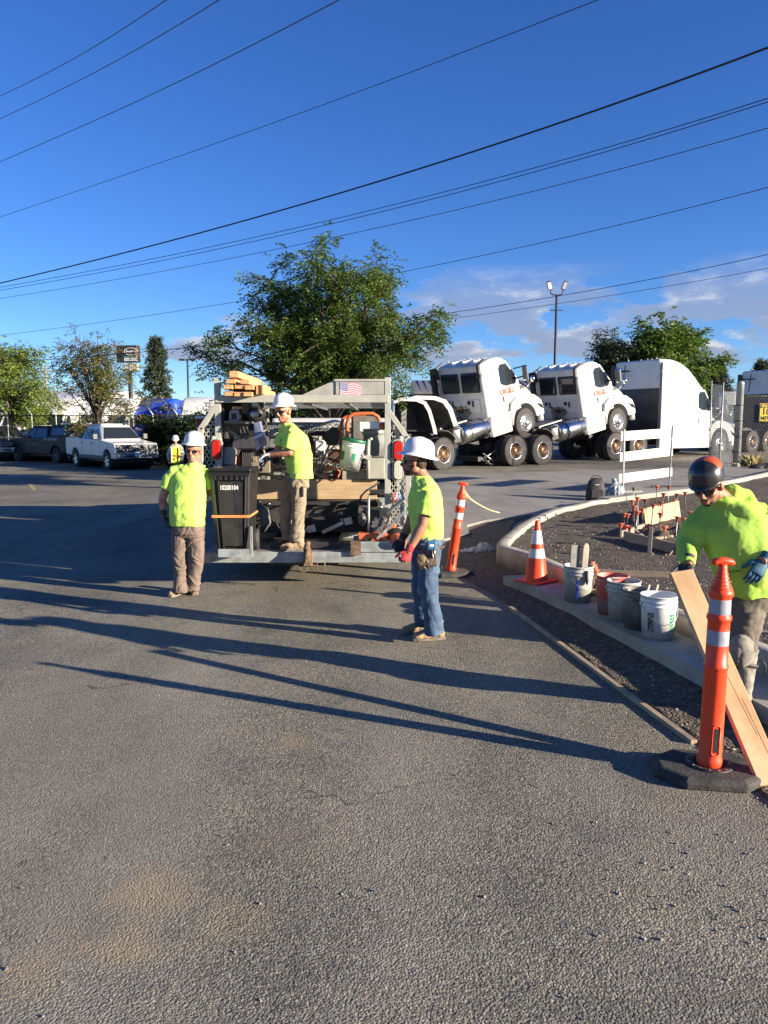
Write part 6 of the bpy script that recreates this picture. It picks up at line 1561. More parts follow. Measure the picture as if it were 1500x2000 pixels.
m.add(ins+outs+[q-B @ V(0, 0, .005) for q in ins+outs], [(i, i+1, 15+i+1, 15+i) for i in range(14)]+[(30+i+1, 30+i, 45+i, 45+i+1) for i in range(14)]+[(15+i, 15+i+1, 45+i+1, 45+i) for i in range(14)], 0, True)
m.build('peak', MATS['hat_black'], hm, origin=o_)
for q_, sz in (((.055, .085, .07), .034), ((-.06, .06, .08), .02)):
    nrm = (B @ V(q_[0]/.112, q_[1]/.132, q_[2]/.145)).normalized(); m = MB()
    sc1 = .93/math.sqrt((q_[0]/.112)**2+(q_[1]/.132)**2+(q_[2]/.145)**2)
    m.lathe([(sz, -.006), (sz, .001), (.001, .003)], hcn+B @ (V(*q_)*sc1), nrm, 14); m.build('hat_sticker', PM('sticker_silver', (.45, .45, .44), (.25, .25, .25), 60, .5), hm, origin=o_)
sunglasses(t4, o_, c, hf, hu, 1.03)
m = MB()
for p, rr in (((0, .060, -.098), (.036, .032, .026)), ((0, .045, -.09), (.050, .045, .034)), ((0, .091, -.062), (.028, .012, .008))): ell(m, c, B, [a*1.03 for a in p], rr)
remesh(m, 'beard', hair_b, t4, .006, 1, lambda q, n: .002*noise.noise(q*110), origin=o_)
# muddy over-boots and knee pads
for s in 'AB':
    kn, an = J['kn'+s], J['an'+s]; m = MB(); a = kn.lerp(an, .02)
    chain(m, [a, kn.lerp(an, .35), kn.lerp(an, .75), an+V(0, 0, -.02)], [.098, .092, .080, .080], 16); m.sphere(kn+V(-.03, -.045, -.02), (.085, .07, .11), 14, 10)
    remesh(m, 'rubber_boot', boot_mud, t4, .008, 3, cloth('trousers', .7, 3), origin=o_)
    m = MB(); c2 = kn.lerp(an, .28); m.tube([c2+V(.098*math.cos(x), .098*math.sin(x), .012*math.sin(3*x)) for x in [2*math.pi*i/20 for i in range(21)]], .006, 6, flat=2.4)
    m.tube([c2+V(.095, 0, .0), c2+V(.13, -.02, .02), c2+V(.15, -.02, -.02), c2+V(.145, -.02, -.07)], .006, 5); m.build('knee_strap', lace, t4, origin=o_)
m = MB(); fr_ = V(-.42, -.9, 0).normalized()*.178
m.tube([J_(1424, 1108, -.02)+fr_, J_(1430, 1135, -.02)+fr_, J_(1434, 1158, -.01)+fr_*.86], .0035, 5); m.tube([J_(1424, 1108, -.02)+fr_, J_(1445, 1106, -.02)+fr_*1.03, J_(1468, 1104, -.02)+fr_], .0035, 5)
m.build('pocket_seam', PM('seam_green', (.12, .22, .04)), t4, origin=o_)
# ---- man in a safety vest far behind
Y = 29.0
J = dict(neck=J_(343, 868), shA=J_(334, 873), elA=J_(328, 887), wrA=J_(330, 899, -.1), shB=J_(353, 873), elB=J_(357, 887), wrB=J_(355, 899, -.1), hipA=J_(339, 902), knA=J_(339, 918, -.05), anA=J_(339, 928), hipB=J_(348, 902), knB=J_(349, 918, -.05), anB=J_(349, 928))
zg = hz(J['neck'].x, Y)
for s in 'AB':
    h = J['hip'+s]; J['kn'+s] = V(h.x, Y-.02, .52); J['an'+s] = V(h.x, Y, .10)
sp = dict(base=V(J['neck'].x, Y, 0), J=J, f=V(.15, -1, 0), head=(J_(342, 860), V(.2, -.9, -.35), V(.05, -.3, 1)), k=1.0, vox=.014,
    torso=[(J_(343.5, 903), .18, .13), (J_(343.5, 890), .19, .14), (J_(343.5, 878), .20, .13), (J_(343.5, 872), .15, .1), (J_(343, 868.5), .07, .07)],
    sleeveA=([J['shA'], J['elA'], J['wrA']], [.075, .068, .05]), sleeveB=([J['shB'], J['elB'], J['wrB']], [.075, .068, .05]), shirt=PM('work_shirt', (.35, .33, .30), (.5, .48, .45), 6, .8), shirt_name='work_shirt', trousers=trous_gr,
    pelvis=(J_(343.5, 903), .165, .13), footA=(V(J['anA'].x, Y, 0), V(-.1, -1, 0), 0), footB=(V(J['anB'].x, Y, 0), V(.1, -1, 0), 0), gloveA=(glove_b, V(0, -.2, -1), V(1, 0, 0), 1, (30, 30, 30)), gloveB=(glove_b, V(0, -.2, -1), V(-1, 0, 0), -1, (30, 30, 30)), skin=skin_d)
t5, _ = person('man in a yellow safety vest and white hard hat far behind the crew', Y, sp)
o_ = sp['base']; hard_hat('hard_hat', t5, o_, J_(342.5, 858), V(.2, -.95, -.25), V(.05, -.28, 1), hat_w, 1.0, brim=.02)
m = MB(); torso_rings(m, [(J_(343.5, 905), .195, .150), (J_(343.5, 890), .205, .158), (J_(343.5, 878), .212, .148), (J_(343.5, 873), .165, .125)], V(-1, -.15, 0), V(.15, -1, 0))
remesh(m, 'safety_vest', PM('vest_yellow', (.70, .75, .03)), t5, .015, 1, cloth('shirt', .6), origin=o_)
m = MB(); 
for y in (890,): torso_rings(m, [(J_(343.5, y+1.5), .216, .170), (J_(343.5, y-1.5), .218, .172)], V(-1, -.15, 0), V(.15, -1, 0))
m.build('orange_band', orange_p, t5, origin=o_)
for px in (335, 352): m = MB(); m.beam(J_(px, 873, -.17), J_(px+(1 if px < 343 else -1), 903, -.175), .05, .02); m.build('vest_strap', PM('strap_silver', (.5, .45, .4)), t5, origin=o_)
# ================================================================== SITE OBJECTS
orange_pl = PM('orange_plastic', (.80, .060, .016), (.50, .065, .03), 7, .42, bump=.08, spec=.45, detail=8, lo=.5, hi=.85)
orange_dusty = PM('orange_dusty', (.62, .10, .04), (.50, .16, .09), 9, .6, detail=8)
reflect = PM('reflective_band', (.33, .34, .38), (.27, .28, .33), 20, .35); white_band = PM('white_band', (.75, .75, .74), (.66, .65, .62), 12, .35)
def mats_by_h(prof, bands, base=0):
    """material per lathe step: bands = [(z0, z1, mat)]"""
    r = []
    for i in range(len(prof)-1):
        z = (prof[i][1]+prof[i+1][1])/2; mm = base
        for a, b, k in bands:
            if a <= z <= b: mm = k
        r.append(mm)
    return r
def delineator(label, loc, rot=(0, 0, 0), baserot=0.0):
    t = thing('channelizer_post', label, 'traffic post', loc, (0, 0, 0), 'orange channelizer posts')
    m = MB()
    P = [(-.30, -.09), (-.17, -.215), (.14, -.215), (.29, -.09), (.29, .08), (.15, .20), (-.16, .20), (-.30, .08)]
    P2_ = [(x*.90, y*.88) for x, y in P]
    n = 8; m.loft([[V(x, y, .0) for x, y in P], [V(x, y, .042) for x, y in P], [V(x, y, .062) for x, y in P2_]], 0, True, False)
    b = m.build('rubber_base', PM('base_rubber', (.028, .027, .025), (.06, .055, .05), 9, .85, bump=.4, bscale=50, detail=8), t, .008); b.rotation_euler = (0, 0, baserot)
    m = MB(); m.lathe([(.125, .0625), (.125, .068), (.085, .068), (.085, .0625)], n=28, caps=False)
    rg = m.build('base_ring', PM('ring_dark', (.05, .02, .015), (.02, .015, .013), 20, .6), b)
    for k in range(14):
        if k % 7 == 6: continue
        a = 2*math.pi*k/14; m = MB(); m.box((.105*math.cos(a), .105*math.sin(a), .0695), (.012, .006, .0025), 0, (0, 0, a+.4)); m.build('moulded_letter', reflect, rg)
    prof = [(.046, .045), (.064, .05), (.068, .075), (.066, .10), (.060, .115), (.060, .30), (.059, .60), (.0625, .605), (.0645, .615), (.0625, .625), (.057, .63), (.057, .735), (.057, .815), (.0565, .82), (.056, .865), (.062, .87), (.064, .88), (.062, .895), (.056, .90), (.056, .905), (.055, .985), (.055, .99), (.060, 1.0), (.065, 1.015), (.062, 1.03), (.052, 1.04), (.040, 1.075), (.030, 1.115), (.024, 1.15), (.022, 1.175), (.001, 1.18)]
    m = MB(); ms = mats_by_h(prof, [(.735, .815, 1), (.905, .985, 1)]); m.lathe(prof, n=32, mats=ms)
    tu = m.build('tube', [orange_pl, reflect], t); tu.rotation_euler = rot
    h = MB(); h.tube([V(-.056, 0, 1.172), V(-.045, 0, 1.183), V(0, 0, 1.192), V(.045, 0, 1.183), V(.056, 0, 1.172)], [(.016, .014), (.022, .018), (.024, .02), (.022, .018), (.016, .014)], 12, ref=(0, 0, 1))
    h.build('grip', orange_pl, tu)
    for z, r_ in ((1.045, .054), (1.062, .047), (1.08, .042), (1.10, .036), (1.12, .031)):
        q = MB(); q.lathe([(r_-.004, z-.004), (r_+.004, z), (r_-.004, z+.004)], n=20, caps=False); q.build('grip_ridge', orange_pl, tu)
    s = MB(); sl_ = [(.013*math.cos(a), .215+(.055 if math.sin(a) > 0 else -.055)+.013*math.sin(a)) for a in [2*math.pi*i/16+.01 for i in range(16)]]
    s.prism(sl_, -.0615, -.050, 'y'); s.build('slot', black_plastic, tu)
    s = MB(); ol = [(x*1.6, .215+(z-.215)*1.25) for x, z in sl_]
    s.tube([V(x, -.060, z) for x, z in ol+[ol[0]]], .004, 6); s.build('slot_rim', orange_pl, tu)
    return t
dn = GG(1384, 1512, .0)
delineator('orange channelizer post with two grey bands in the right foreground, upright on its black base', dn, (0, math.radians(1.0), 0), math.radians(-8))
dn2 = GG(879, 1123, .0)
d2 = delineator('leaning far orange channelizer post with a ribbon, behind the man in jeans', dn2, (0, math.radians(7.5), 0), math.radians(10))
for ch in d2.children:
    for c2 in [ch]:
        for sl_ in c2.material_slots:
            if sl_.material == reflect: sl_.link = 'OBJECT'; sl_.material = white_band
# ribbon
tp = V(dn2.x+.145, dn2.y, 1.14); m = MB()
pts = [tp, tp+V(.03, -.02, -.05), tp+V(.10, 0, -.15), tp+V(.17, .03, -.20), tp+V(.27, .05, -.26), tp+V(.38, .05, -.31), tp+V(.49, .06, -.34)]
m.tube(pts, [.004, .012, .016, .013, .012, .010, .008], 6, flat=.12); m.tube([tp, tp+V(.03, -.02, -.07), tp+V(.05, -.02, -.12), tp+V(.10, 0, -.16)], [.004, .01, .012, .006], 6, flat=.12)
tag(m.build('ribbon', PM('ribbon_yellow', (.70, .62, .28), (.6, .5, .2), 14, .6), origin=tp, loc=tp), 'pale yellow ribbon fluttering from the leaning far post', 'ribbon')
# traffic cone on the gutter pan
cn_ = GG(1047, 1136, .12)
t = thing('traffic_cone', 'orange traffic cone with two white bands standing on the gutter', 'traffic cone', cn_, (0, 0, math.radians(38)))
m = MB(); m.loft([[V(x*k, y*k, z) for x, y in ((-.18, -.165), (-.165, -.18), (.165, -.18), (.18, -.165), (.18, .165), (.165, .18), (-.165, .18), (-.18, .165))] for k, z in ((1, 0), (1, .022), (.95, .03))], 0, True, False); m.build('cone_base', orange_pl, t, .004)
prof = [(.135, .03), (.13, .045), (.098, .285), (.098, .286), (.078, .39), (.078, .391), (.069, .445), (.069, .446), (.043, .60), (.043, .601), (.026, .70), (.021, .712), (.014, .712), (.014, .65)]
m = MB(); m.lathe(prof, n=32, mats=mats_by_h(prof, [(.286, .39, 1), (.446, .60, 1)]), caps=False); m.build('cone_body', [orange_pl, white_band], t)

# buckets on the gutter pan
GB = 'buckets standing in a row on the gutter'
wh_dirty = PM('bucket_cement', (.55, .54, .50), (.33, .32, .28), 7, .7, detail=8, bump=.2, lo=.35, hi=.7)
gr_dirty = PM('bucket_grey', (.34, .33, .29), (.46, .45, .41), 7, .7, detail=8, bump=.2, lo=.35, hi=.65)
dk_dirty = PM('bucket_mud', (.14, .14, .12), (.24, .235, .20), 8, .6, detail=8, bump=.2, lo=.35, hi=.65)
or_dirty = PM('bucket_orange', (.60, .10, .06), (.38, .30, .26), 6, .6, detail=8, lo=.45, hi=.62)
cem = PM('dry_cement', (.30, .29, .26), (.20, .19, .17), 20, .9, bump=.5)
B1 = GG(1128, 1173, .12); b1 = bucket('bucket with a blue label holding trowels and a wooden float, nearest the cone', B1, [wh_dirty], (0, 0, .5), None, group=GB, inside=cem)
wrap_patch(b1, 'blue_label', lb_blue, .145, .37, -52, -38, .05, .24, 6)
B2 = GG(1194, 1197, .12); bucket('dirty orange bucket, the only orange one in the row', B2, [or_dirty], (0, 0, 2.5), None, group=GB, inside=cem)
B3 = GG(1216, 1210, .12); b3 = bucket('cement smeared pale bucket in front of the orange one', B3, [wh_dirty], (0, 0, -.2), None, group=GB, inside=cem)
wrap_patch(b3, 'faded_label', lb_black, .145, .37, 12, 32, .10, .22, 6)
B4 = GG(1246, 1226, .12); bucket('muddy dark grey bucket with two tool handles sticking out', B4, [dk_dirty], (0, 0, .9), None, group=GB, h=.35, R=.135, inside=cem)
B5 = GG(1284, 1244, .12); b5 = bucket('clean white bucket with green print, nearest to us in the row', B5, [white_plastic], (0, 0, .1), None, group=GB)
wrap_patch(b5, 'barcode_label', lb_black, .145, .37, -62, -40, .07, .235, 6)
for i, z in enumerate((.205, .178, .150, .122, .094)):
    wrap_patch(b5, 'green_stripe', lb_green, .145, .37, 14+i*1.5, 42-i*1.0, z-.003, z+.019, 6, bite=[0, .004, -.003, .006])
wrap_patch(b5, 'label_box', white_band, .145, .37, 24, 40, .226, .242, 4)
for c_, ag in ((B5, 20), (B4, 0)): pass
# floats and trowels in the first bucket
m = MB(); q = B1+V(-.04, 0, .20); m.box(q+V(-.0, .0, .20), (.10, .012, .36), 0, (0, .04, .2)); m.box(q+V(-.01, .02, .22), (.012, .03, .10), 0)
simple('steel_trowel', 'flat grey steel trowel blade standing in the first bucket', 'trowel', m, PM('trowel_grey', (.16, .165, .16), (.22, .22, .2), 9, .5, metal=.5), B1, .002)
m = MB(); q = B1+V(.045, -.02, .12); P = [(-.028, 0), (.028, 0), (.030, .42), (.026, .455), (.012, .478), (-.012, .478), (-.026, .455), (-.030, .42)]
m.prism(P, -.008, .008, 'y'); m.xf(Matrix.Translation(q) @ Matrix.Rotation(.05, 4, 'Y'))
simple('wooden_float', 'pale round ended wooden float standing in the first bucket', 'float', m, PM('float_wood', (.50, .46, .36), (.38, .34, .26), 7, .7), B1, .003)
m = MB(); q = B1+V(.05, -.15, .22); m.tube([q+V(0, 0, .12), q+V(.003, -.005, .02), q+V(.0, -.005, -.02)], [.014, .018, .012], 10); simple('hand_tool', 'dark purple tool handle hooked over the rim of the first bucket', 'hand tool', m, PM('handle_plum', (.10, .05, .05)), B1)
m = MB(); q = B1+V(.20, -.02, .10); m.tube([q+V(-.02, 0, .0), q+V(.09, 0, .0)], [.018, .02], 10); m.box(q+V(-.05, 0, .0), (.07, .02, .05)); simple('hammer', 'wooden handled mallet lying between the first and the orange bucket', 'hammer', m, ply, q)
m = MB(); q = B1+V(.17, .10, .0)
for k in range(4): m.tube([q+V(.02*k, .02*k, .02), q+V(.02*k-.01, .02*k, .36-.03*k)], .008, 6); m.lathe([(.02, 0), (.038, .025), (.038, .035), (.001, .036)], q+V(.02*k-.01, .02*k, .35-.03*k), n=10, m=1)
simple('stake_bundle', 'orange capped stakes propped behind the first bucket', 'stakes', m, [rust, orange_dusty], q)
for i, dx in enumerate((-.0, .075)):
    m = MB(); q = B4+V(dx, 0, .1); m.tube([q, q+V(.06, 0, .20), q+V(.085, 0, .29)], [.011, .012, .014], 10)
    simple('hand_tool', ['left wooden handle sticking out of the muddy grey bucket', 'right wooden handle sticking out of the muddy grey bucket'][i], 'hand tool', m, PM('float_wood', (.5, .46, .36)), q)

# lumber strip along the asphalt edge
ln_ = [(1000, 1188), (1060, 1231), (1140, 1290), (1230, 1357), (1300, 1408), (1362, 1453)]
P = [GG(a, b) for a, b in ln_]; m = MB(); rr = []
for i, p in enumerate(P):
    d = (P[min(i+1, len(P)-1)]-P[max(i-1, 0)]).normalized(); n_ = V(d.y, -d.x, 0)
    rr.append([p+V(0, 0, -.02), p+V(0, 0, .026), p+n_*.045+V(0, 0, .026), p+n_*.045+V(0, 0, -.02)])
m.loft(rr, 0, True, False); m2 = m.build('edge_board', PM('edge_wood', (.40, .30, .19), (.26, .20, .14), 6, .85, detail=8, bump=.2), None, .003, loc=P[0], origin=P[0]); tag(m2, 'weathered timber strip set along the edge of the asphalt', 'board')
# board held by the worker
A0 = At(1329, 1117, 4.72); A1 = At(1526, 1575, 3.80); A1 = A0+(A1-A0)*((A0.z-.02)/(A0.z-A1.z)) if A1.z != A0.z else A1
dv = (A1-A0).normalized(); side_ = V(.99, -.05, 0); side_ = (side_-dv*side_.dot(dv)).normalized(); nn = side_.cross(dv)
m = MB(); K = 8
board_m = PM('board_wood', (.58, .39, .21), (.43, .27, .13), 2.5, .65, stretch=(2.2, 2.2, .6), detail=8, bump=.12, lo=.38, hi=.62)
m.loft([[A0+(A1-A0)*(i/K)+side_*x*.073+nn*y*.019 for x, y in ((-1, -1), (1, -1), (1, 1), (-1, 1))] for i in range(K+1)], 0, True, False)
bo_ = m.build('wooden_board', board_m, None, .004, loc=A0, origin=A0); tag(bo_, 'long sunlit wooden board held slanting to the ground by the bending worker', 'board')
for (u0, u1, x0, x1) in ((.50, .80, .0, .025), (.64, .95, .03, .045)):
    c_ = MB(); a = (A1-A0)*u0+side_*x0+nn*(-.0192 if nn.y > 0 else .0192); b = (A1-A0)*u1+side_*x1+nn*(-.0192 if nn.y > 0 else .0192); c_.beam(a, b, .002, .001, 0, up=nn); c_.build('grain_crack', PM('crack', (.10, .05, .02)), bo_)

# stakes and forms in the island
GS = 'orange capped form stakes in the island'
rq = random.Random(12)
stk = [(1237, 953, 22, 2), (1281, 949, 33, 0), (1293, 964, 55, 1), (1321, 965, 30, 1), (1338, 962, 30, 1), (1237, 978, 55, 0), (1246, 972, 55, 0), (1257, 976, 50, 1), (1239, 989, 45, 0), (1241, 999, 42, 0), (1255, 994, 40, 0), (1219, 1003, 30, 0), (1225, 1004, 28, 0), (1211, 1023, 28, 0), (1222, 1027, 20, 0), (1228, 1030, 24, 1), (1266, 1030, 42, 1), (1288, 1003, 40, 1), (1289, 980, 40, 1), (1317, 978, 30, 0), (1298, 1029, 32, 0), (1320, 1010, 40, 1), (1334, 1013, 34, 0), (1327, 1042, 52, 0), (1305, 950, 30, 1), (1272, 985, 42, 1), (1345, 1000, 40, 0)]
wh = ['standing alone by the plastic bag', 'tallest at the back, bright cap', 'rising in the middle of the frame', 'small one near the back right', 'rightmost at the back by the worker', 'left cluster, highest of three', 'left cluster, second', 'left cluster, dark cap', 'left cluster, below the highest', 'left cluster, lowest', 'upright right of the left cluster', 'at the left end, back', 'at the left end, beside the back one',
      'at the front left corner', 'low one by the front left corner', 'dark one by the front left corner', 'dark cap over the front board, left part', 'dark cap in the centre', 'bright cap in the centre back', 'between the plywood piece and the curb', 'wide bright cap over the front board', 'thin brown head right of centre', 'bent cap near the worker\'s sleeve', 'by the right end of the front board', 'thin one behind the plywood piece', 'beside the left boards', 'nearest to the worker\'s arm']
s0 = None
for i, (px, py, ln, dk_) in enumerate(stk):
    p = GG(px, py+ln, .20); top = At(px, py, p.y); h = top.z-p.z
    t = thing('form_stake', 'orange capped steel stake '+wh[i], 'stake', p, (rq.uniform(-.05, .05), rq.uniform(-.06, .06), rq.uniform(0, 6)), GS)
    if dk_ != 0: t['label'] = t['label'].replace('orange capped', 'dull red capped')
    if i == 0: t['label'] = 'dark stake standing alone by the plastic bag'
    m = MB(); m.tube([V(0, 0, -.15), V(0, 0, h-.02)], .0085, 6); m.build('rod', galv if i % 3 == 0 else rust, t)
    m = MB(); m.lathe([(.016, h-.07), (.020, h-.05), (.026, h-.015), (.050, h-.002), (.052, h+.004), (.030, h+.010), (.001, h+.012)], n=12); m.build('cap', [orange_dusty, PM('cap_dull', (.28, .05, .03), (.16, .05, .04), 15, .6), rust][dk_], t)
def plank(px0, py0, px1, py1, h, th, lb, mt, off=.20, name='form_board', lean=0):
    a = GG(px0, py0, off); b = GG(px1, py1, off); m = MB(); d = (b-a).normalized(); n_ = V(-d.y, d.x, 0); 
    m.loft([[q+V(0, 0, -.01), q+n_*th+V(0, 0, -.01), q+n_*(th+lean)+V(0, 0, h), q+n_*lean+V(0, 0, h)] for q in (a, b)], 0, True, False)
    return simple(name, lb, 'board', m, mt, a, .003)
form_g = PM('form_grey', (.20, .175, .14), (.28, .25, .20), 4, .85, stretch=(1, 1, 6), detail=7, bump=.2)
plank(1217, 1055, 1330, 1084, .135, .04, 'front form board of the frame, seen broadside with stakes against it', form_g)
plank(1214, 1050, 1262, 1034, .10, .04, 'short form board closing the left end of the frame', form_g)
plank(1262, 1028, 1330, 1010, .29, .018, 'tan plywood piece with notches standing inside the frame', ply, lean=.05)
plank(1256, 1010, 1280, 1000, .10, .03, 'small pale board at the back left of the frame', ply)
plank(1228, 1033, 1262, 1036, .05, .12, 'flat pale timber lying across the left end of the frame', wood_old)
plank(1282, 1055, 1316, 1050, .04, .07, 'short flat timber lying inside the front board', wood_old)
plank(1120, 1128, 1312, 1135, .10, .04, 'dark timber lying behind the row of buckets', wood_old, .16)
plank(1190, 985, 1372, 962, .12, .30, 'fresh concrete step behind the stakes at the back curb', conc_new, .18, 'concrete_step')
plank(1462, 1252, 1560, 1262, .09, .05, 'upper grey timber right of the kneeling worker\'s leg', form_g, .14)
plank(1464, 1290, 1580, 1304, .10, .06, 'lower grey timber right of the bending worker\'s leg', form_g, .12)
for i, (a, b, w_) in enumerate((((1240, 1035), (1262, 1050), .045), ((1272, 1030), (1268, 1082), .05), ((1322, 1060), (1305, 1085), .045), ((1250, 1040), (1242, 1062), .04), ((1300, 985), (1306, 1012), .04), ((1296, 985), (1300, 1014), .025))):
    pa = GG(b[0], b[1], .19); pb = At(a[0], a[1], pa.y+.12); m = MB(); m.beam(pa, pb, w_, .02)
    simple('wooden_stake', ['slanted wooden brace at the left of the frame', 'dark upright stake against the front board', 'slanting stake at the right end of the front board', 'leaning short stake near the left corner', 'dark slat leaning on the plywood piece', 'thin pale slat leaning on the plywood piece'][i], 'wooden stake', m, [wood_old, form_g][i % 2], pa, .003, 'wooden braces of the form frame')
# soil heaped in the frame
m = MB()
for i in range(9):
    p = GG(1275+rq.uniform(-5, 60), 1040+rq.uniform(-12, 10), .2); m.sphere(p, (rq.uniform(.1, .25), rq.uniform(.1, .2), rq.uniform(.05, .10)), 12, 8)
p0_ = GG(1300, 1040, .2); o = remesh(m, 'soil_heap', dirt, None, .02, 1, lambda q, n: .02*noise.noise(q*9)+.012*noise.noise(q*25), origin=p0_); o.location = p0_; tag(o, 'brown soil heaped inside the form frame', 'soil', kind='stuff')

# cloth on the dirt
p = GG(935, 1078, .0); m = MB()
for dx, dy, a, b, c_ in ((0, 0, .20, .10, .05), (.12, .03, .13, .10, .10), (-.15, -.03, .16, .07, .03), (.08, .05, .12, .12, .12), (.20, .03, .08, .08, .07)): m.sphere(p+V(dx, dy, .02), (a, b, c_), 14, 8)
o = remesh(m, 'cloth_rag', PM('rag_white', (.50, .48, .44), (.38, .36, .32), 8, .85), None, .008, 2, lambda q, n: (abs(noise.noise(q*11+Vector((3, 1, 2))))-.2)*.04+.004*noise.noise(q*40), origin=p); o.location = p; tag(o, 'crumpled white rag lying on the dirt beside the curb', 'rag')
# backpack and plastic bag
p = GG(1163, 977, .05); t = thing('backpack', 'black backpack standing behind the curb next to the plastic bag', 'backpack', p)
m = MB(); hgt = .50; m.loft([[V(x*.5*w, y*d_+.02, z) for x, y in [(math.copysign(abs(math.cos(a))**.7, math.cos(a)), math.copysign(abs(math.sin(a))**.7, math.sin(a))) for a in [2*math.pi*k/20 for k in range(20)]]] for z, w, d_ in ((0, .38, .12), (.06, .41, .14), (.2, .41, .14), (.33, .37, .12), (.42, .30, .09), (.47, .20, .05), (.49, .10, .03))], 0, True, True)
bm_ = m.build('bag_body', PM('backpack_black', (.012, .012, .016), (.025, .025, .03), 8, .7), t)
m = MB(); m.tube([V(-.13, -.03, .38), V(-.12, -.02, .48), V(-.06, 0, .535), V(.05, 0, .535), V(.12, -.02, .48), V(.13, -.03, .38)], .010, 6); m.build('carry_loop', MATS['backpack_black'], t)
m = MB(); m.box((0, -.125, .14), (.28, .05, .18)); m.build('front_pocket', MATS['backpack_black'], t, .02)
m = MB(); m.box((.0, -.118, .345), (.09, .003, .012)); m.build('logo_patch', white_band, bm_)
p = GG(1202, 973, .05); m = MB(); m.sphere(p+V(0, 0, .15), (.19, .15, .17), 18, 12); m.sphere(p+V(-.03, 0, .33), (.07, .05, .08), 12, 8); m.sphere(p+V(-.04, 0, .41), (.06, .03, .035), 12, 8); m.sphere(p+V(-.14, 0, .10), (.1, .1, .12), 12, 8)
bgm = PM('bag_plastic', (.30, .36, .37), (.18, .24, .25), 9, .25, spec=.6, detail=7)
o = remesh(m, 'plastic_bag', bgm, None, .009, 2, lambda q, n: (abs(noise.noise(Vector((q.x*22, q.y*22, q.z*6))))-.2)*.035+.003*noise.noise(q*50), origin=p); o.location = p; tag(o, 'tied pale blue plastic bag standing right of the backpack', 'plastic bag')
# barricade
pl_ = GG(1219, 962, .05); pr_ = GG(1308, 951, .05); t = thing('barricade', 'white three board barricade with thin metal posts in front of the tall sleeper tractor', 'barricade', pl_)
def bq_(px, py, o=0): 
    s = (px-1219)/(1308-1219); return At(px, py, pl_.y+(pr_.y-pl_.y)*s+o)-pl_
for (l0, l1, r0, r1) in (((1213, 843), (1213, 861), (1316, 836), (1316, 854)), ((1211, 884), (1211, 902), (1314, 872), (1314, 890)), ((1209, 926), (1209, 944), (1313, 913), (1313, 930))):
    a = bq_(*l0, -.03); b = bq_(*l1, -.03); c_ = bq_(*r0, -.03); d_ = bq_(*r1, -.03); th = V(0, .03, 0)
    m = MB(); m.loft([[b, a, a+th, b+th], [d_, c_, c_+th, d_+th]], 0, True, False); m.build('rail', white_paint, t, .003)
for k, (a, b) in enumerate((((1220, 838), (1217, 962)), ((1314, 831), (1307, 951)))):
    m = MB(); m.beam(bq_(*a, -.055), bq_(*b, -.055), .03, .03); m.build('post', galv, t); 
    q = bq_(*b, -.055); m = MB(); m.beam(q+V(-.45, -.05, .02), q+V(.45, .05, .02), .05, .04); m.build('foot', black_metal, t) if k else m.build('foot', galv, t)

# right hand fence, gate and sign
def links(mb, a, b, z0a, z0b, H, sp_=.10, r=.0035):
    """diagonal wires of a chain-link panel between a and b"""
    a = Vector(a); b = Vector(b); Lh = math.hypot(b.x-a.x, b.y-a.y)
    def P(u, w): s = u/Lh; return V(a.x+(b.x-a.x)*s, a.y+(b.y-a.y)*s, z0a+(z0b-z0a)*s+w)
    k = -H
    while k < Lh:
        u0, w0 = k, 0
        if u0 < 0: w0 = -u0; u0 = 0
        u1, w1 = k+H, H
        if u1 > Lh: w1 = H-(u1-Lh); u1 = Lh
        if u1 > u0:
            mb.beam(P(u0, w0), P(u1, w1), r*2, r*2); mb.beam(P(u0, H-w0), P(u1, H-w1), r*2, r*2)
        k += sp_
    return P
gp = GG(1438, 914, 0); tg = thing('fence_post', 'thick galvanised gate post at the right, tallest of the fence', 'fence post', gp)
h = (At(1438, 747, gp.y)-gp).z
m = MB(); m.lathe([(.115, -.1), (.115, h-.06), (.12, h-.055), (.12, h-.02), (.09, h+.03), (.001, h+.05)], n=20); m.build('tube', PM('post_galv', (.36, .39, .38), (.25, .27, .27), 5, .45, metal=.3), tg)
m = MB(); m.lathe([(.13, -.05), (.12, .16), (.12, .17)], n=16); m.build('concrete_footing', conc_new, tg)
for z in (.5, 1.0, 1.5, 2.0): m = MB(); m.lathe([(.118, z), (.121, z+.005), (.121, z+.025), (.118, z+.03)], n=18, caps=False); m.build('band', black_metal, tg)
# fence to the right of the post
e = V(gp.x+5.5, gp.y+.6, hz(gp.x+5.5, gp.y+.6))
tf = thing('chain_link_fence', 'black chain link fence running right from the gate post past the speed sign', 'fence', gp)
m = MB(); links(m, V(.12, 0, 0), e-gp, .05, e.z-gp.z+.05, 2.25, .11, .004); m.build('wire_mesh', black_metal, tf)
zr = 2.32; m = MB(); m.tube([V(.08, 0, zr-.16), V(.2, .02, zr), e-gp+V(0, 0, zr)], .022, 8); m.build('top_rail', black_metal, tf)
m = MB(); m.tube([e-gp, e-gp+V(0, 0, 2.4)], .03, 8); m.build('line_post', black_metal, tf)
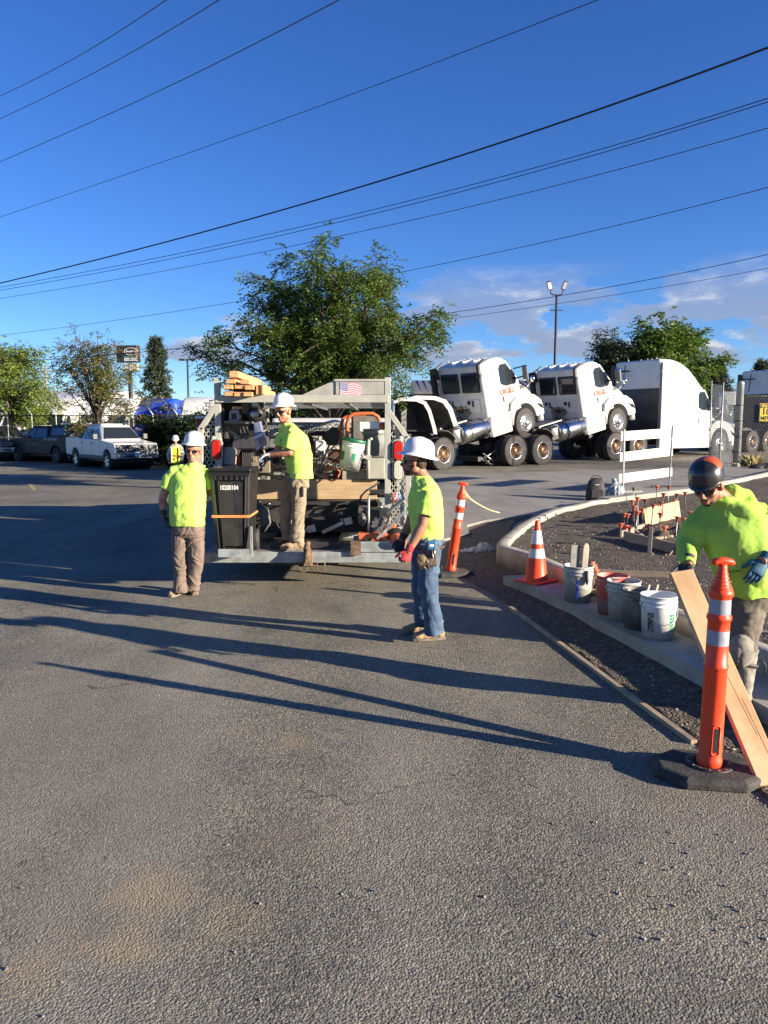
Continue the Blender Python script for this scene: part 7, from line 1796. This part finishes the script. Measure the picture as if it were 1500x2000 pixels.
# gate leaf to the left, thin bright tubes
gl = [GG(1385, 915, 0), GG(1404, 922, 0)]
tgate = thing('chain_link_gate', 'silver chain link gate leaf with two thin posts, left of the thick post', 'gate', gl[0])
ht_ = (At(1390, 743, gl[0].y)-gl[0]).z; ht2 = (At(1413, 747, gl[1].y)-gl[0]).z
qa = V(0, 0, 0); qb = At(1390, 743, gl[0].y)-gl[0]; qc = gl[1]-gl[0]; qd = At(1413, 747, gl[1].y)-gl[0]
for a, b in ((qa, qb), (qc, qd)): m = MB(); m.tube([a, b], .025, 8); m.build('gate_post', galv, tgate)
m = MB(); m.tube([qb-V(0, 0, .10), qd-V(0, 0, .12)], .012, 6); m.build('top_wire', galv, tgate)
e2 = GG(1428, 914, 0)-gl[0]
m = MB(); links(m, qa, qc, .05, .05+qc.z, ht_-.25, .13, .0032); m.build('wire_mesh', galv, tgate)
m = MB(); links(m, qc, e2, .05+qc.z, .05, ht_-.45, .13, .0032); m.build('return_mesh', galv, tgate)
m = MB(); m.box(qa+V(.05, -.04, .55), (.10, .06, .35)); m.build('latch', black_metal, tgate, .01)
# speed sign
sp0 = At(1478, 823, gp.y+.12); sp1 = At(1504, 788, gp.y+.12); w_ = sp1.x-sp0.x+.04; hh_ = sp1.z-sp0.z
ts = thing('speed_sign', 'yellow warning sign reading slow 10 mph hung on the black fence', 'sign', V(sp0.x, gp.y-.02, sp0.z))
m = MB(); m.bb((0, 0, 0), (w_, .006, hh_)); m.build('sign_plate', PM('sign_yellow', (.62, .46, .03), (.52, .38, .03), 9, .5), ts)
blt = PM('sign_black', (.015, .015, .015))
text_part('SLOW', .17, 'word', blt, ts, face_M((w_/2, -.003, hh_*.83), (1, 0, 0), (0, 0, 1)), .001, bold=.004)
text_part('10', .30, 'number', blt, ts, face_M((w_/2, -.003, hh_*.52), (1, 0, 0), (0, 0, 1)), .001, bold=.006)
text_part('MPH', .17, 'word', blt, ts, face_M((w_/2, -.003, hh_*.17), (1, 0, 0), (0, 0, 1)), .001, bold=.004)
m = MB(); bt = .012
for a, b in (((.015, .015), (w_-.015, .015)), ((.015, hh_-.015), (w_-.015, hh_-.015)), ((.015, .015), (.015, hh_-.015)), ((w_-.015, .015), (w_-.015, hh_-.015))): m.beam((a[0], -.002, a[1]), (b[0], -.002, b[1]), .008, .008)
m.build('sign_border', blt, ts)
# dry grass tuft, dark sandbag roll, far cone, far cars
m = MB(); p = GG(1466, 914, 0)
for i in range(260):
    a = rq.uniform(0, 6.28); r_ = rq.uniform(0, .22); q = p+V(r_*math.cos(a), r_*math.sin(a), 0); hgt = rq.uniform(.12, .5); dx = rq.gauss(0, .18); dy = rq.gauss(0, .1)
    m.add([q+V(-.008, 0, 0), q+V(.008, 0, 0), q+V(dx*.4+.005, dy*.4, hgt*.6), q+V(dx, dy, hgt)], [(0, 1, 2), (0, 2, 3)])
tag(m.build('dry_grass', PM('dry_grass', (.42, .34, .14), (.25, .22, .08), 8, .9), None, loc=p, origin=p), 'tuft of dry yellow grass at the foot of the fence', 'grass', kind='stuff')
m = MB(); p = GG(1468, 918, 0); m.sphere(p+V(.9, 0, .10), (.95, .25, .16), 18, 10); m.sphere(p+V(.2, 0, .08), (.3, .2, .12), 12, 8)
o = remesh(m, 'tarp_roll', blk, None, .03, 2, lambda q, n: .03*noise.noise(q*5), origin=p); o.location = p; tag(o, 'black tarp roll lying by the fence at the right edge', 'tarp')
p = GG(1505, 938, 0); c_ = dup(t0_, p) if False else None
cone2 = dup([o_ for o_ in sc.objects if o_.name == 'traffic_cone'][0], p, (0, 0, .2), 'small orange traffic cone cut by the right edge near the fence', 'traffic cones')
pickup('white car seen through the black fence under the far tractor row', V((1478-750)/1500*60, 60, hz(30, 60)+.2), -70, white_paint)
for i, (px, Y, z) in enumerate(((1470, 85, 1.6),)):
    pickup('far white vehicle above the car behind the fence', V((px-750)/1500*Y, Y, z+hz(30, 60)-.2), -60, white_paint)
dup(trL, V((1412-750)/1500*66, 66, .9), (0, 0, math.radians(-100)), 'grey tractor in the distance between the gate posts')
# ================================================================== TREES
def leaf_mat(name, cols, rough=.55, tr=.35):
    m = bpy.data.materials.new(name); m.use_nodes = True; t = m.node_tree; b = t.nodes['Principled BSDF']
    ge = N(t, 'ShaderNodeNewGeometry'); n = len(cols)
    c = ramp(t, ge.outputs['Random Per Island'], [(i/(n-1) if n > 1 else 0, q) for i, q in enumerate(cols)])
    L(t, c, b.inputs['Base Color']); b.inputs['Roughness'].default_value = rough; b.inputs['Specular IOR Level'].default_value = .35
    tl = N(t, 'ShaderNodeBsdfTranslucent'); L(t, c, tl.inputs['Color']); mx_ = N(t, 'ShaderNodeMixShader'); mx_.inputs[0].default_value = tr
    L(t, b.outputs[0], mx_.inputs[1]); L(t, tl.outputs[0], mx_.inputs[2]); L(t, mx_.outputs[0], t.nodes['Material Output'].inputs['Surface']); return m
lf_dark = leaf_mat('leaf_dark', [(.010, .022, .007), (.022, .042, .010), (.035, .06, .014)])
bark = PM('bark', (.06, .045, .035), (.10, .08, .06), 9, .9, bump=.5, bscale=20)
lf_loc = leaf_mat('leaf_locust', [(.024, .060, .010), (.055, .11, .018), (.085, .155, .024), (.11, .17, .03), (.14, .13, .035)])
lf_yel = leaf_mat('leaf_yellowing', [(.020, .050, .012), (.035, .075, .015), (.06, .10, .02), (.13, .15, .03), (.26, .20, .05), (.26, .12, .05)])
lf_lit = leaf_mat('leaf_pale', [(.07, .12, .02), (.14, .20, .035), (.22, .27, .05)])
lf_ash = leaf_mat('leaf_ash', [(.045, .09, .015), (.10, .165, .025), (.17, .24, .04)])
lf_pine = leaf_mat('needle', [(.018, .035, .016), (.035, .055, .025), (.06, .06, .03)], tr=.1)
def np_mesh(name, quads, mt):
    """quads: (n,4,3) float array"""
    n = len(quads); me = bpy.data.meshes.new(name); me.vertices.add(n*4); me.vertices.foreach_set('co', quads.reshape(-1).astype(np.float32))
    me.loops.add(n*4); me.loops.foreach_set('vertex_index', np.arange(n*4, dtype=np.int32)); me.polygons.add(n)
    me.polygons.foreach_set('loop_start', np.arange(0, n*4, 4, dtype=np.int32)); me.polygons.foreach_set('loop_total', np.full(n, 4, dtype=np.int32)); me.update(calc_edges=True); me.materials.append(mt); return me
def tree(label, px, Y, profile, mt, seed, nlimb=26, ntip=420, nfr=9, leaf=(.09, .03), droop=.6, spread=.34, trunk_r=.16, cat='tree', shell=.55, zb=None, lean=0, bare=0, fork=.9, group=None, lobes=.25, up=.35):
    rs = np.random.RandomState(seed); X = (px-750)/1500*Y; g0 = hz(X, Y) if zb is None else zb
    base = V(X, Y, g0); t = thing('tree', label, cat, base, group=group)
    zs = [p[0]-g0 for p in profile]; rsd = [p[1] for p in profile]; z0, z1 = min(zs), max(zs)
    ph = rs.uniform(0, 6.28, 4)
    def Rad(z, a): 
        r = np.interp(z, sorted(zs), [x for _, x in sorted(zip(zs, rsd))])
        return r*(1+lobes*(.5*math.sin(2*a+ph[0])+.35*math.sin(3*a+ph[1]+z)+.35*math.sin(5*a+ph[2]-z*1.3)+.4*math.sin(z*2.6+ph[3]+2*a)))
    tb = MB(); top = V(lean, 0, z0+(z1-z0)*.75)
    pts = [V(0, 0, -.1), V(.03, .02, z0*.5), V(lean*.3, 0, z0*fork+.2), V(lean*.7, .05, z0+(z1-z0)*.4), top]
    tb.tube(pts, [trunk_r*1.2, trunk_r, trunk_r*.85, trunk_r*.5, trunk_r*.15], 8)
    limbs = []; subs = []
    for i in range(nlimb):
        a = 2.39996*i+rs.uniform(-.3, .3); f = rs.uniform(0, 1)**.85; zt_ = z0+(z1-z0)*f; R_ = Rad(zt_, a)*rs.uniform(.80, 1.12)
        s = V(lean*.3, 0, z0*fork+(max(0, zt_-z0))*rs.uniform(.05, .40)); e = V(R_*math.cos(a)+lean*.5, R_*math.sin(a), zt_)
        ll = (e-s).length; m1 = s.lerp(e, .35)+V(rs.uniform(-.1, .1), rs.uniform(-.1, .1), .10*ll*up*2); m2_ = s.lerp(e, .7)+V(rs.uniform(-.12, .12), rs.uniform(-.12, .12), .12*ll*up*2)
        L_ = [s, m1, m2_, e]; limbs.append(L_); r0 = trunk_r*.42
        tb.tube(L_, [r0, r0*.65, r0*.4, r0*.15], 5)
        for k in range(7):
            u = .25+.75*(k+rs.uniform(0, 1))/7; j = min(2, int(u*3)); q = L_[j].lerp(L_[j+1], u*3-j)
            d = (e-s).normalized()*.7+V(*rs.normal(0, .75, 3))+V(0, 0, .25); d.normalize(); sl2_ = ll*rs.uniform(.16, .34)
            p = q+d*sl2_; m_ = q.lerp(p, .5)+V(0, 0, .05*sl2_); tb.tube([q, m_, p], [r0*.3, r0*.2, .006], 4, caps=False); subs.append((q, m_, p))
    per = max(1, int(ntip*1.0/len(subs)+.5)); tips = []
    for q, m_, p in subs:
        for k in range(per):
            u = rs.uniform(.35, 1.08); b_2 = q.lerp(p, u)+V(*rs.normal(0, .10*spread/.2, 3)); tips.append(np.array(b_2))
    for i in range(int(ntip*.12)):
        a = rs.uniform(0, 2*math.pi); z = z0+(z1-z0)*rs.beta(1.5, 1.35); R_ = Rad(z, a)*rs.uniform(0, .85); tips.append(np.array([R_*math.cos(a)+lean*.5, R_*math.sin(a), z]))
    for i in range(bare):
        a = rs.uniform(0, 6.28); z = z1+rs.uniform(-.8, .7); p = V(rs.uniform(-.9, .9)*1.4+lean, rs.uniform(-.6, .6), z); q = V(p.x*.5, p.y*.5, z1-2.0)
        tb.tube([q, q.lerp(p, .5)+V(rs.uniform(-.1, .1), 0, .1), p], [.03, .018, .006], 4, caps=False)
        for k in range(4): s = q.lerp(p, rs.uniform(.4, .95)); tb.tube([s, s+V(rs.uniform(-.5, .5), rs.uniform(-.2, .2), rs.uniform(.1, .5))], [.01, .004], 3, caps=False)
    tb.build('trunk', bark, t)
    tips = np.array(tips); lw, lt = leaf[0], leaf[1]
    # fronds: strings of leaflets hanging outward from each tip
    nT = len(tips); C = np.repeat(tips, nfr, 0)+rs.normal(0, spread, (nT*nfr, 3))*np.array([1, 1, .75])
    n = len(C); out = C.copy(); out[:, 2] = 0; out /= (np.linalg.norm(out, axis=1, keepdims=True)+1e-6)
    D = out*.8+rs.normal(0, .7, (n, 3)); D[:, 2] = D[:, 2]*.5-droop; D /= np.linalg.norm(D, axis=1, keepdims=True)
    Q = []; nl = 5
    for k in range(nl):
        for sg in (-1, 1):
            c = C+D*(lw*.62*k)+np.array([0, 0, -1])*(.012*k*k*droop)
            S = np.cross(D, rs.normal(0, 1, (n, 3))*.35+np.array([0, 0, 1])); S /= (np.linalg.norm(S, axis=1, keepdims=True)+1e-6)
            ld = S*sg*.8+D*.55+rs.normal(0, .22, (n, 3)); ld /= np.linalg.norm(ld, axis=1, keepdims=True)
            w = np.cross(ld, rs.normal(0, 1, (n, 3))*.6+np.array([0, .0, 1.0])); w /= (np.linalg.norm(w, axis=1, keepdims=True)+1e-6)
            ln = lw*rs.uniform(.75, 1.2, (n, 1)); wd = lt*.5
            q = np.stack([c, c+ld*ln*.5+w*wd, c+ld*ln, c+ld*ln*.5-w*wd], 1)
            Q.append(q)
    Q = np.concatenate(Q, 0); me = np_mesh('crown', Q, mt); o = bpy.data.objects.new('crown', me); sc.collection.objects.link(o); o.parent = t
    return t
def prof(px, Y, L_): return [(CAMZ+(833-y)/1500*Y, w*.5/1500*Y) for y, w in L_]
tree('big spreading honey locust tree rising behind the utility truck', 645, 21.5, prof(645, 21.5, [(545, 165), (570, 230), (605, 270), (650, 315), (690, 345), (725, 360), (760, 340), (785, 310)]), lf_loc, 11, 44, 1250, 9, (.085, .042), .35, .13, .17, shell=.5, up=.5, lobes=.22, fork=.6)
tree('thin honey locust with yellowing leaves between the pole sign and the trucks', 195, 38, prof(195, 38, [(668, 60), (695, 85), (725, 110), (755, 190), (795, 230), (825, 200), (840, 120)]), lf_yel, 5, 24, 230, 7, (.13, .06), .35, .20, .14, shell=.6, bare=9, lobes=.3)
tree('pale green tree cut by the left edge of the picture', 30, 45, prof(30, 45, [(685, 60), (725, 130), (770, 170), (800, 165), (820, 80)]), lf_lit, 8, 20, 270, 8, (.16, .08), .5, .24, .14, shell=.6, lobes=.35)
tree('round dense ash tree beyond the tall sleeper tractor', 1275, 62, prof(1275, 62, [(652, 80), (675, 130), (705, 160), (745, 170), (790, 160), (815, 110)]), lf_ash, 21, 30, 640, 9, (.26, .16), .2, .34, .25, shell=.45, lobes=.22)
tree('sparse dark tree left of the round ash, behind the middle tractor', 1190, 60, prof(1190, 60, [(668, 14), (688, 35), (715, 55), (760, 65), (800, 50)]), lf_pine, 23, 18, 190, 7, (.24, .09), -.1, .32, .16, shell=.5, lobes=.3)
def conifer(label, px, Y, ytop, ybot, wpx, mt, seed, n=900, stuff=.5):
    rs = np.random.RandomState(seed); X = (px-750)/1500*Y; base = V(X, Y, hz(X, Y)); t = thing('pine_tree', label, 'pine tree', base)
    zt_ = CAMZ+(833-ytop)/1500*Y-base.z; zb = CAMZ+(833-ybot)/1500*Y-base.z; R = wpx*.5/1500*Y
    tb = MB(); tb.tube([V(0, 0, 0), V(.1, 0, zt_*.5), V(0, 0, zt_)], [.22, .14, .03], 7); Q = []
    nb = 70
    for i in range(nb):
        f = i/nb; z = zb+(zt_-zb)*f; a = 2.4*i; r = R*(1.05-f)**.75*rs.uniform(.6, 1.1)+.12; e = V(r*math.cos(a), r*math.sin(a), z+.12*r+.15); s = V(0, 0, z-.15*r)
        tb.tube([s, s.lerp(e, .6)-V(0, 0, .05), e], [.04, .025, .01], 4, caps=False)
        for k in range(int(n/nb)):
            u = rs.uniform(.35, 1.05)
            c = np.array(s.lerp(e, u))+rs.normal(0, .10, 3); 
            for j in range(7):
                d = rs.normal(0, 1, 3)+np.array([math.cos(a)*.5, math.sin(a)*.5, .5]); d /= np.linalg.norm(d); w = np.cross(d, rs.normal(0, 1, 3)); w /= np.linalg.norm(w); l = stuff*rs.uniform(.5, 1)
                Q.append([c, c+d*l*.5+w*.035, c+d*l, c+d*l*.5-w*.035])
    tb.build('trunk', bark, t); me = np_mesh('crown', np.array(Q), mt); o = bpy.data.objects.new('crown', me); sc.collection.objects.link(o); o.parent = t; return t
conifer('small irregular pine standing right of the pole sign', 312, 60, 668, 800, 62, lf_pine, 3, 1100, .40)
conifer('dark spruce just right of the round ash tree', 1393, 80, 716, 800, 62, lf_pine, 4, 900, .7)
conifer('dark spruce near the right edge above the fence', 1478, 85, 712, 800, 70, lf_pine, 6, 900, .7)
# dark shrubs behind the vest man and under the big tree
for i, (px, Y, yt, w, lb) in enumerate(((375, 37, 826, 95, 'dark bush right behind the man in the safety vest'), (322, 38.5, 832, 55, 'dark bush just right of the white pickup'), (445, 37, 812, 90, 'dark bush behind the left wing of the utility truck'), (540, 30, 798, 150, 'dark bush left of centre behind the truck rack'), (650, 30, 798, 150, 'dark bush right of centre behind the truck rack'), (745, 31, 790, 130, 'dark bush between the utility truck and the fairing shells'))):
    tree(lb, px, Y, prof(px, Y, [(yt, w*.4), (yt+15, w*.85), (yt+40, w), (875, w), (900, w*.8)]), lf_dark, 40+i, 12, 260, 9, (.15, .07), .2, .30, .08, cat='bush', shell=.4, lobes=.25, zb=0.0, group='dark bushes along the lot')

# ================================================================== BACKGROUND STRUCTURES
# left fence
fa = V((-40-750)/1500*43.5, 43.5, 0); fb = V((430-750)/1500*42, 42, 0)
tf = thing('chain_link_fence', 'long silver chain link fence in front of the parked sleepers at left', 'fence', fa)
m = MB(); links(m, V(0, 0, 0), fb-fa, .05, .05, 2.45, .28, .003); m.build('wire_mesh', black_metal, tf)
m = MB(); m.tube([V(0, 0, 2.5), fb-fa+V(0, 0, 2.5)], .03, 6); m.build('top_rail', black_metal, tf)
for px in (-27, 20, 67, 114, 161, 208, 255, 302, 349, 396, 428):
    s = (px+40)/470; q = (fb-fa)*s; q = V((px-750)/1500*(43.5-1.5*s)-fa.x, q.y, 0); m = MB(); m.tube([q, q+V(0, 0, 2.55), q+V(-.22, -.15, 2.95)], .035, 6); m.build('fence_post', galv, tf)
# pale building at far left and the ribbed roof behind the tractors
def building(label, x0, x1, y0, y1, h, mt, roof, ridge=0, ribs=0, windows=None):
    t = thing('building', label, 'building', ((x0+x1)/2, y0, 0)); cx = (x0+x1)/2; m = MB(); m.bb((x0-cx, 0, 0), (x1-cx, y1-y0, h)); m.build('wall', mt, t)
    m = MB(); m.prism([(-.4, h), ((y1-y0)/2, h+ridge), (y1-y0+.4, h), (y1-y0+.4, h-.25), (-.4, h-.25)], x0-cx-.4, x1-cx+.4, 'x')
    for k in range(ribs):
        x = x0-cx+(x1-x0)*(k+.5)/ribs; m.beam((x, -.42, h-.05), (x, (y1-y0)/2, h+ridge+.06), .08, .10)
    m.build('roof', roof, t)
    for k in range(windows or 0):
        x = x0-cx+(x1-x0)*(k+.5)/windows; m = MB(); m.bb((x-1.2, -.06, h*.25), (x+1.2, -.003, h*.62)); m.build('window', glass, t)
    return t
building('long low cream building at the far left behind the parked sleepers', -75, -33, 88, 110, 5.2, PM('cream_wall', (.60, .55, .44), (.52, .47, .37), 1, .8), PM('roof_tin', (.45, .44, .42), (.38, .37, .36), 1, .5), 1.2, 0, 6)
building('low building with a dark ribbed metal roof behind the two tilted tractors', 4, 42, 92, 112, 6.0, PM('grey_wall', (.30, .29, .28), (.25, .24, .23), 1, .8), PM('ribbed_roof', (.13, .125, .13), (.18, .17, .17), 1, .5), 1.9, 46, 5)
building('long pale warehouse far behind the blue sleepers', -32, 2, 120, 145, 5.6, PM('warehouse', (.45, .44, .42), (.38, .37, .36), 1, .8), MATS['roof_tin'], .8, 0, 5)
# pole sign
px, Y = 258, 56; b = V((px-750)/1500*Y, Y, 0); t = thing('pole_sign', 'black dealership sign with a white oval on a tall pole at left', 'sign', b, (0, 0, math.radians(-8)))
def zz(y): return CAMZ+(833-y)/1500*Y
m = MB(); m.tube([V(0, .2, 0), V(0, .2, zz(712))], .16, 8); m.build('pole', black_metal, t)
sw = 21/1500*Y; m = MB(); m.bb((-sw-.1, 0, zz(710)), (sw-.1, .55, zz(678))); pn = m.build('sign_box', PM('sign_box', (.015, .013, .013), (.05, .035, .03), 1.2, .5), t, .02)
m = MB(); cx, cz = .22, zz(690); m.tube([V(cx+.50*math.cos(a), -.015, cz+.25*math.sin(a)) for a in [2*math.pi*k/28 for k in range(29)]], .022, 6); m.build('oval_ring', white_band, pn)
rk2 = random.Random(2)
m = MB()
for k in range(9): m.bb((cx-.36+k*.085, -.012, cz-.06), (cx-.36+k*.085+.05, -.002, cz+.06+rk2.uniform(-.02, .02)))
m.bb((cx-.5, -.010, cz-.40), (cx+.5, -.002, cz-.34), 1)
m.build('oval_lettering', [white_band, PM('sign_teal', (.05, .30, .32))], pn)
m = MB(); m.bb((cx-.52, -.014, cz-.66), (cx+.48, -.004, cz-.44), 0)
for k in range(6): m.bb((cx-.46+k*.15, -.018, cz-.62), (cx-.46+k*.15+.035, -.0142, cz-.47), 1)
m.build('lower_lettering', [white_band, black_metal], pn)
m = MB(); m.bb((-.35, .05, zz(727)), (.60, .4, zz(713))); lp = m.build('lower_sign', PM('lower_sign', (.50, .42, .25), (.30, .24, .14), 3, .6), t, .01)
m = MB(); 
for k in range(5): m.bb((-.28+k*.17, .045, zz(725)), (-.20+k*.17, .049, zz(715)))
m.build('lettering', white_band, lp)
# floodlight mast and twin lamp
def lamp(label, px, Y, ytop, tall, hw):
    b = V((px-750)/1500*Y, Y, hz((px-750)/1500*Y, Y)); t = thing('light_pole', label, 'light pole', b); z = CAMZ+(833-ytop)/1500*Y-b.z
    m = MB(); m.tube([V(0, 0, 0), V(0, 0, z)], [.11, .07], 8); m.build('pole', PM('pole_dark', (.03, .035, .05)), t)
    if tall:
        m = MB(); m.tube([V(-.36, 0, z+.25), V(-.36, 0, z+.08), V(-.22, 0, z-.02), V(0, 0, z-.04), V(.22, 0, z-.02), V(.36, 0, z+.08), V(.36, 0, z+.25)], .035, 6); m.build('yoke', black_metal, t)
        for s in (-1, 1):
            m = MB(); m.box((s*.36-.08*(s < 0)+.08*(s > 0), -.05, z+.50), (.26, .12, .5), 0, (.35, s*.35, 0)); h = m.build('lamp_head', black_metal, t, .02)
            m = MB(); m.box((s*.36-.08*(s < 0)+.08*(s > 0), -.118, z+.48), (.20, .012, .40), 0, (.35, s*.35, 0)); m.build('lens', white_band, h)
        m = MB(); m.beam((-.38, 0, z-.9), (.38, 0, z-.9), .06, .05); m.build('cross_bar', black_metal, t)
    else:
        m = MB(); m.beam((-.5, 0, z-.05), (.5, 0, z-.05), .05, .05); m.build('arm', black_metal, t)
        for s in (-1, 1): m = MB(); m.box((s*.42, 0, z-.06), (.45, .25, .14)); m.build('lamp_head', black_metal, t, .02)
lamp('tall dark floodlight mast with two angled heads behind the middle tractor', 1079, 46, 583, True, 1)
lamp('far parking lamp with two flat heads right of the small pine', 372, 62, 704, False, 1)
px, Y = 98, 85; b = V((px-750)/1500*Y, Y, 0); t = thing('utility_pole', 'distant wooden utility pole with a crossarm above the parked sleepers', 'utility pole', b)
m = MB(); m.tube([V(0, 0, 0), V(0, 0, CAMZ+(833-716)/1500*Y)], [.16, .11], 7); m.build('pole', wood_old, t); m = MB(); m.beam((-1.1, 0, 7.9), (1.1, 0, 7.9), .12, .12); m.build('crossarm', wood_old, t)
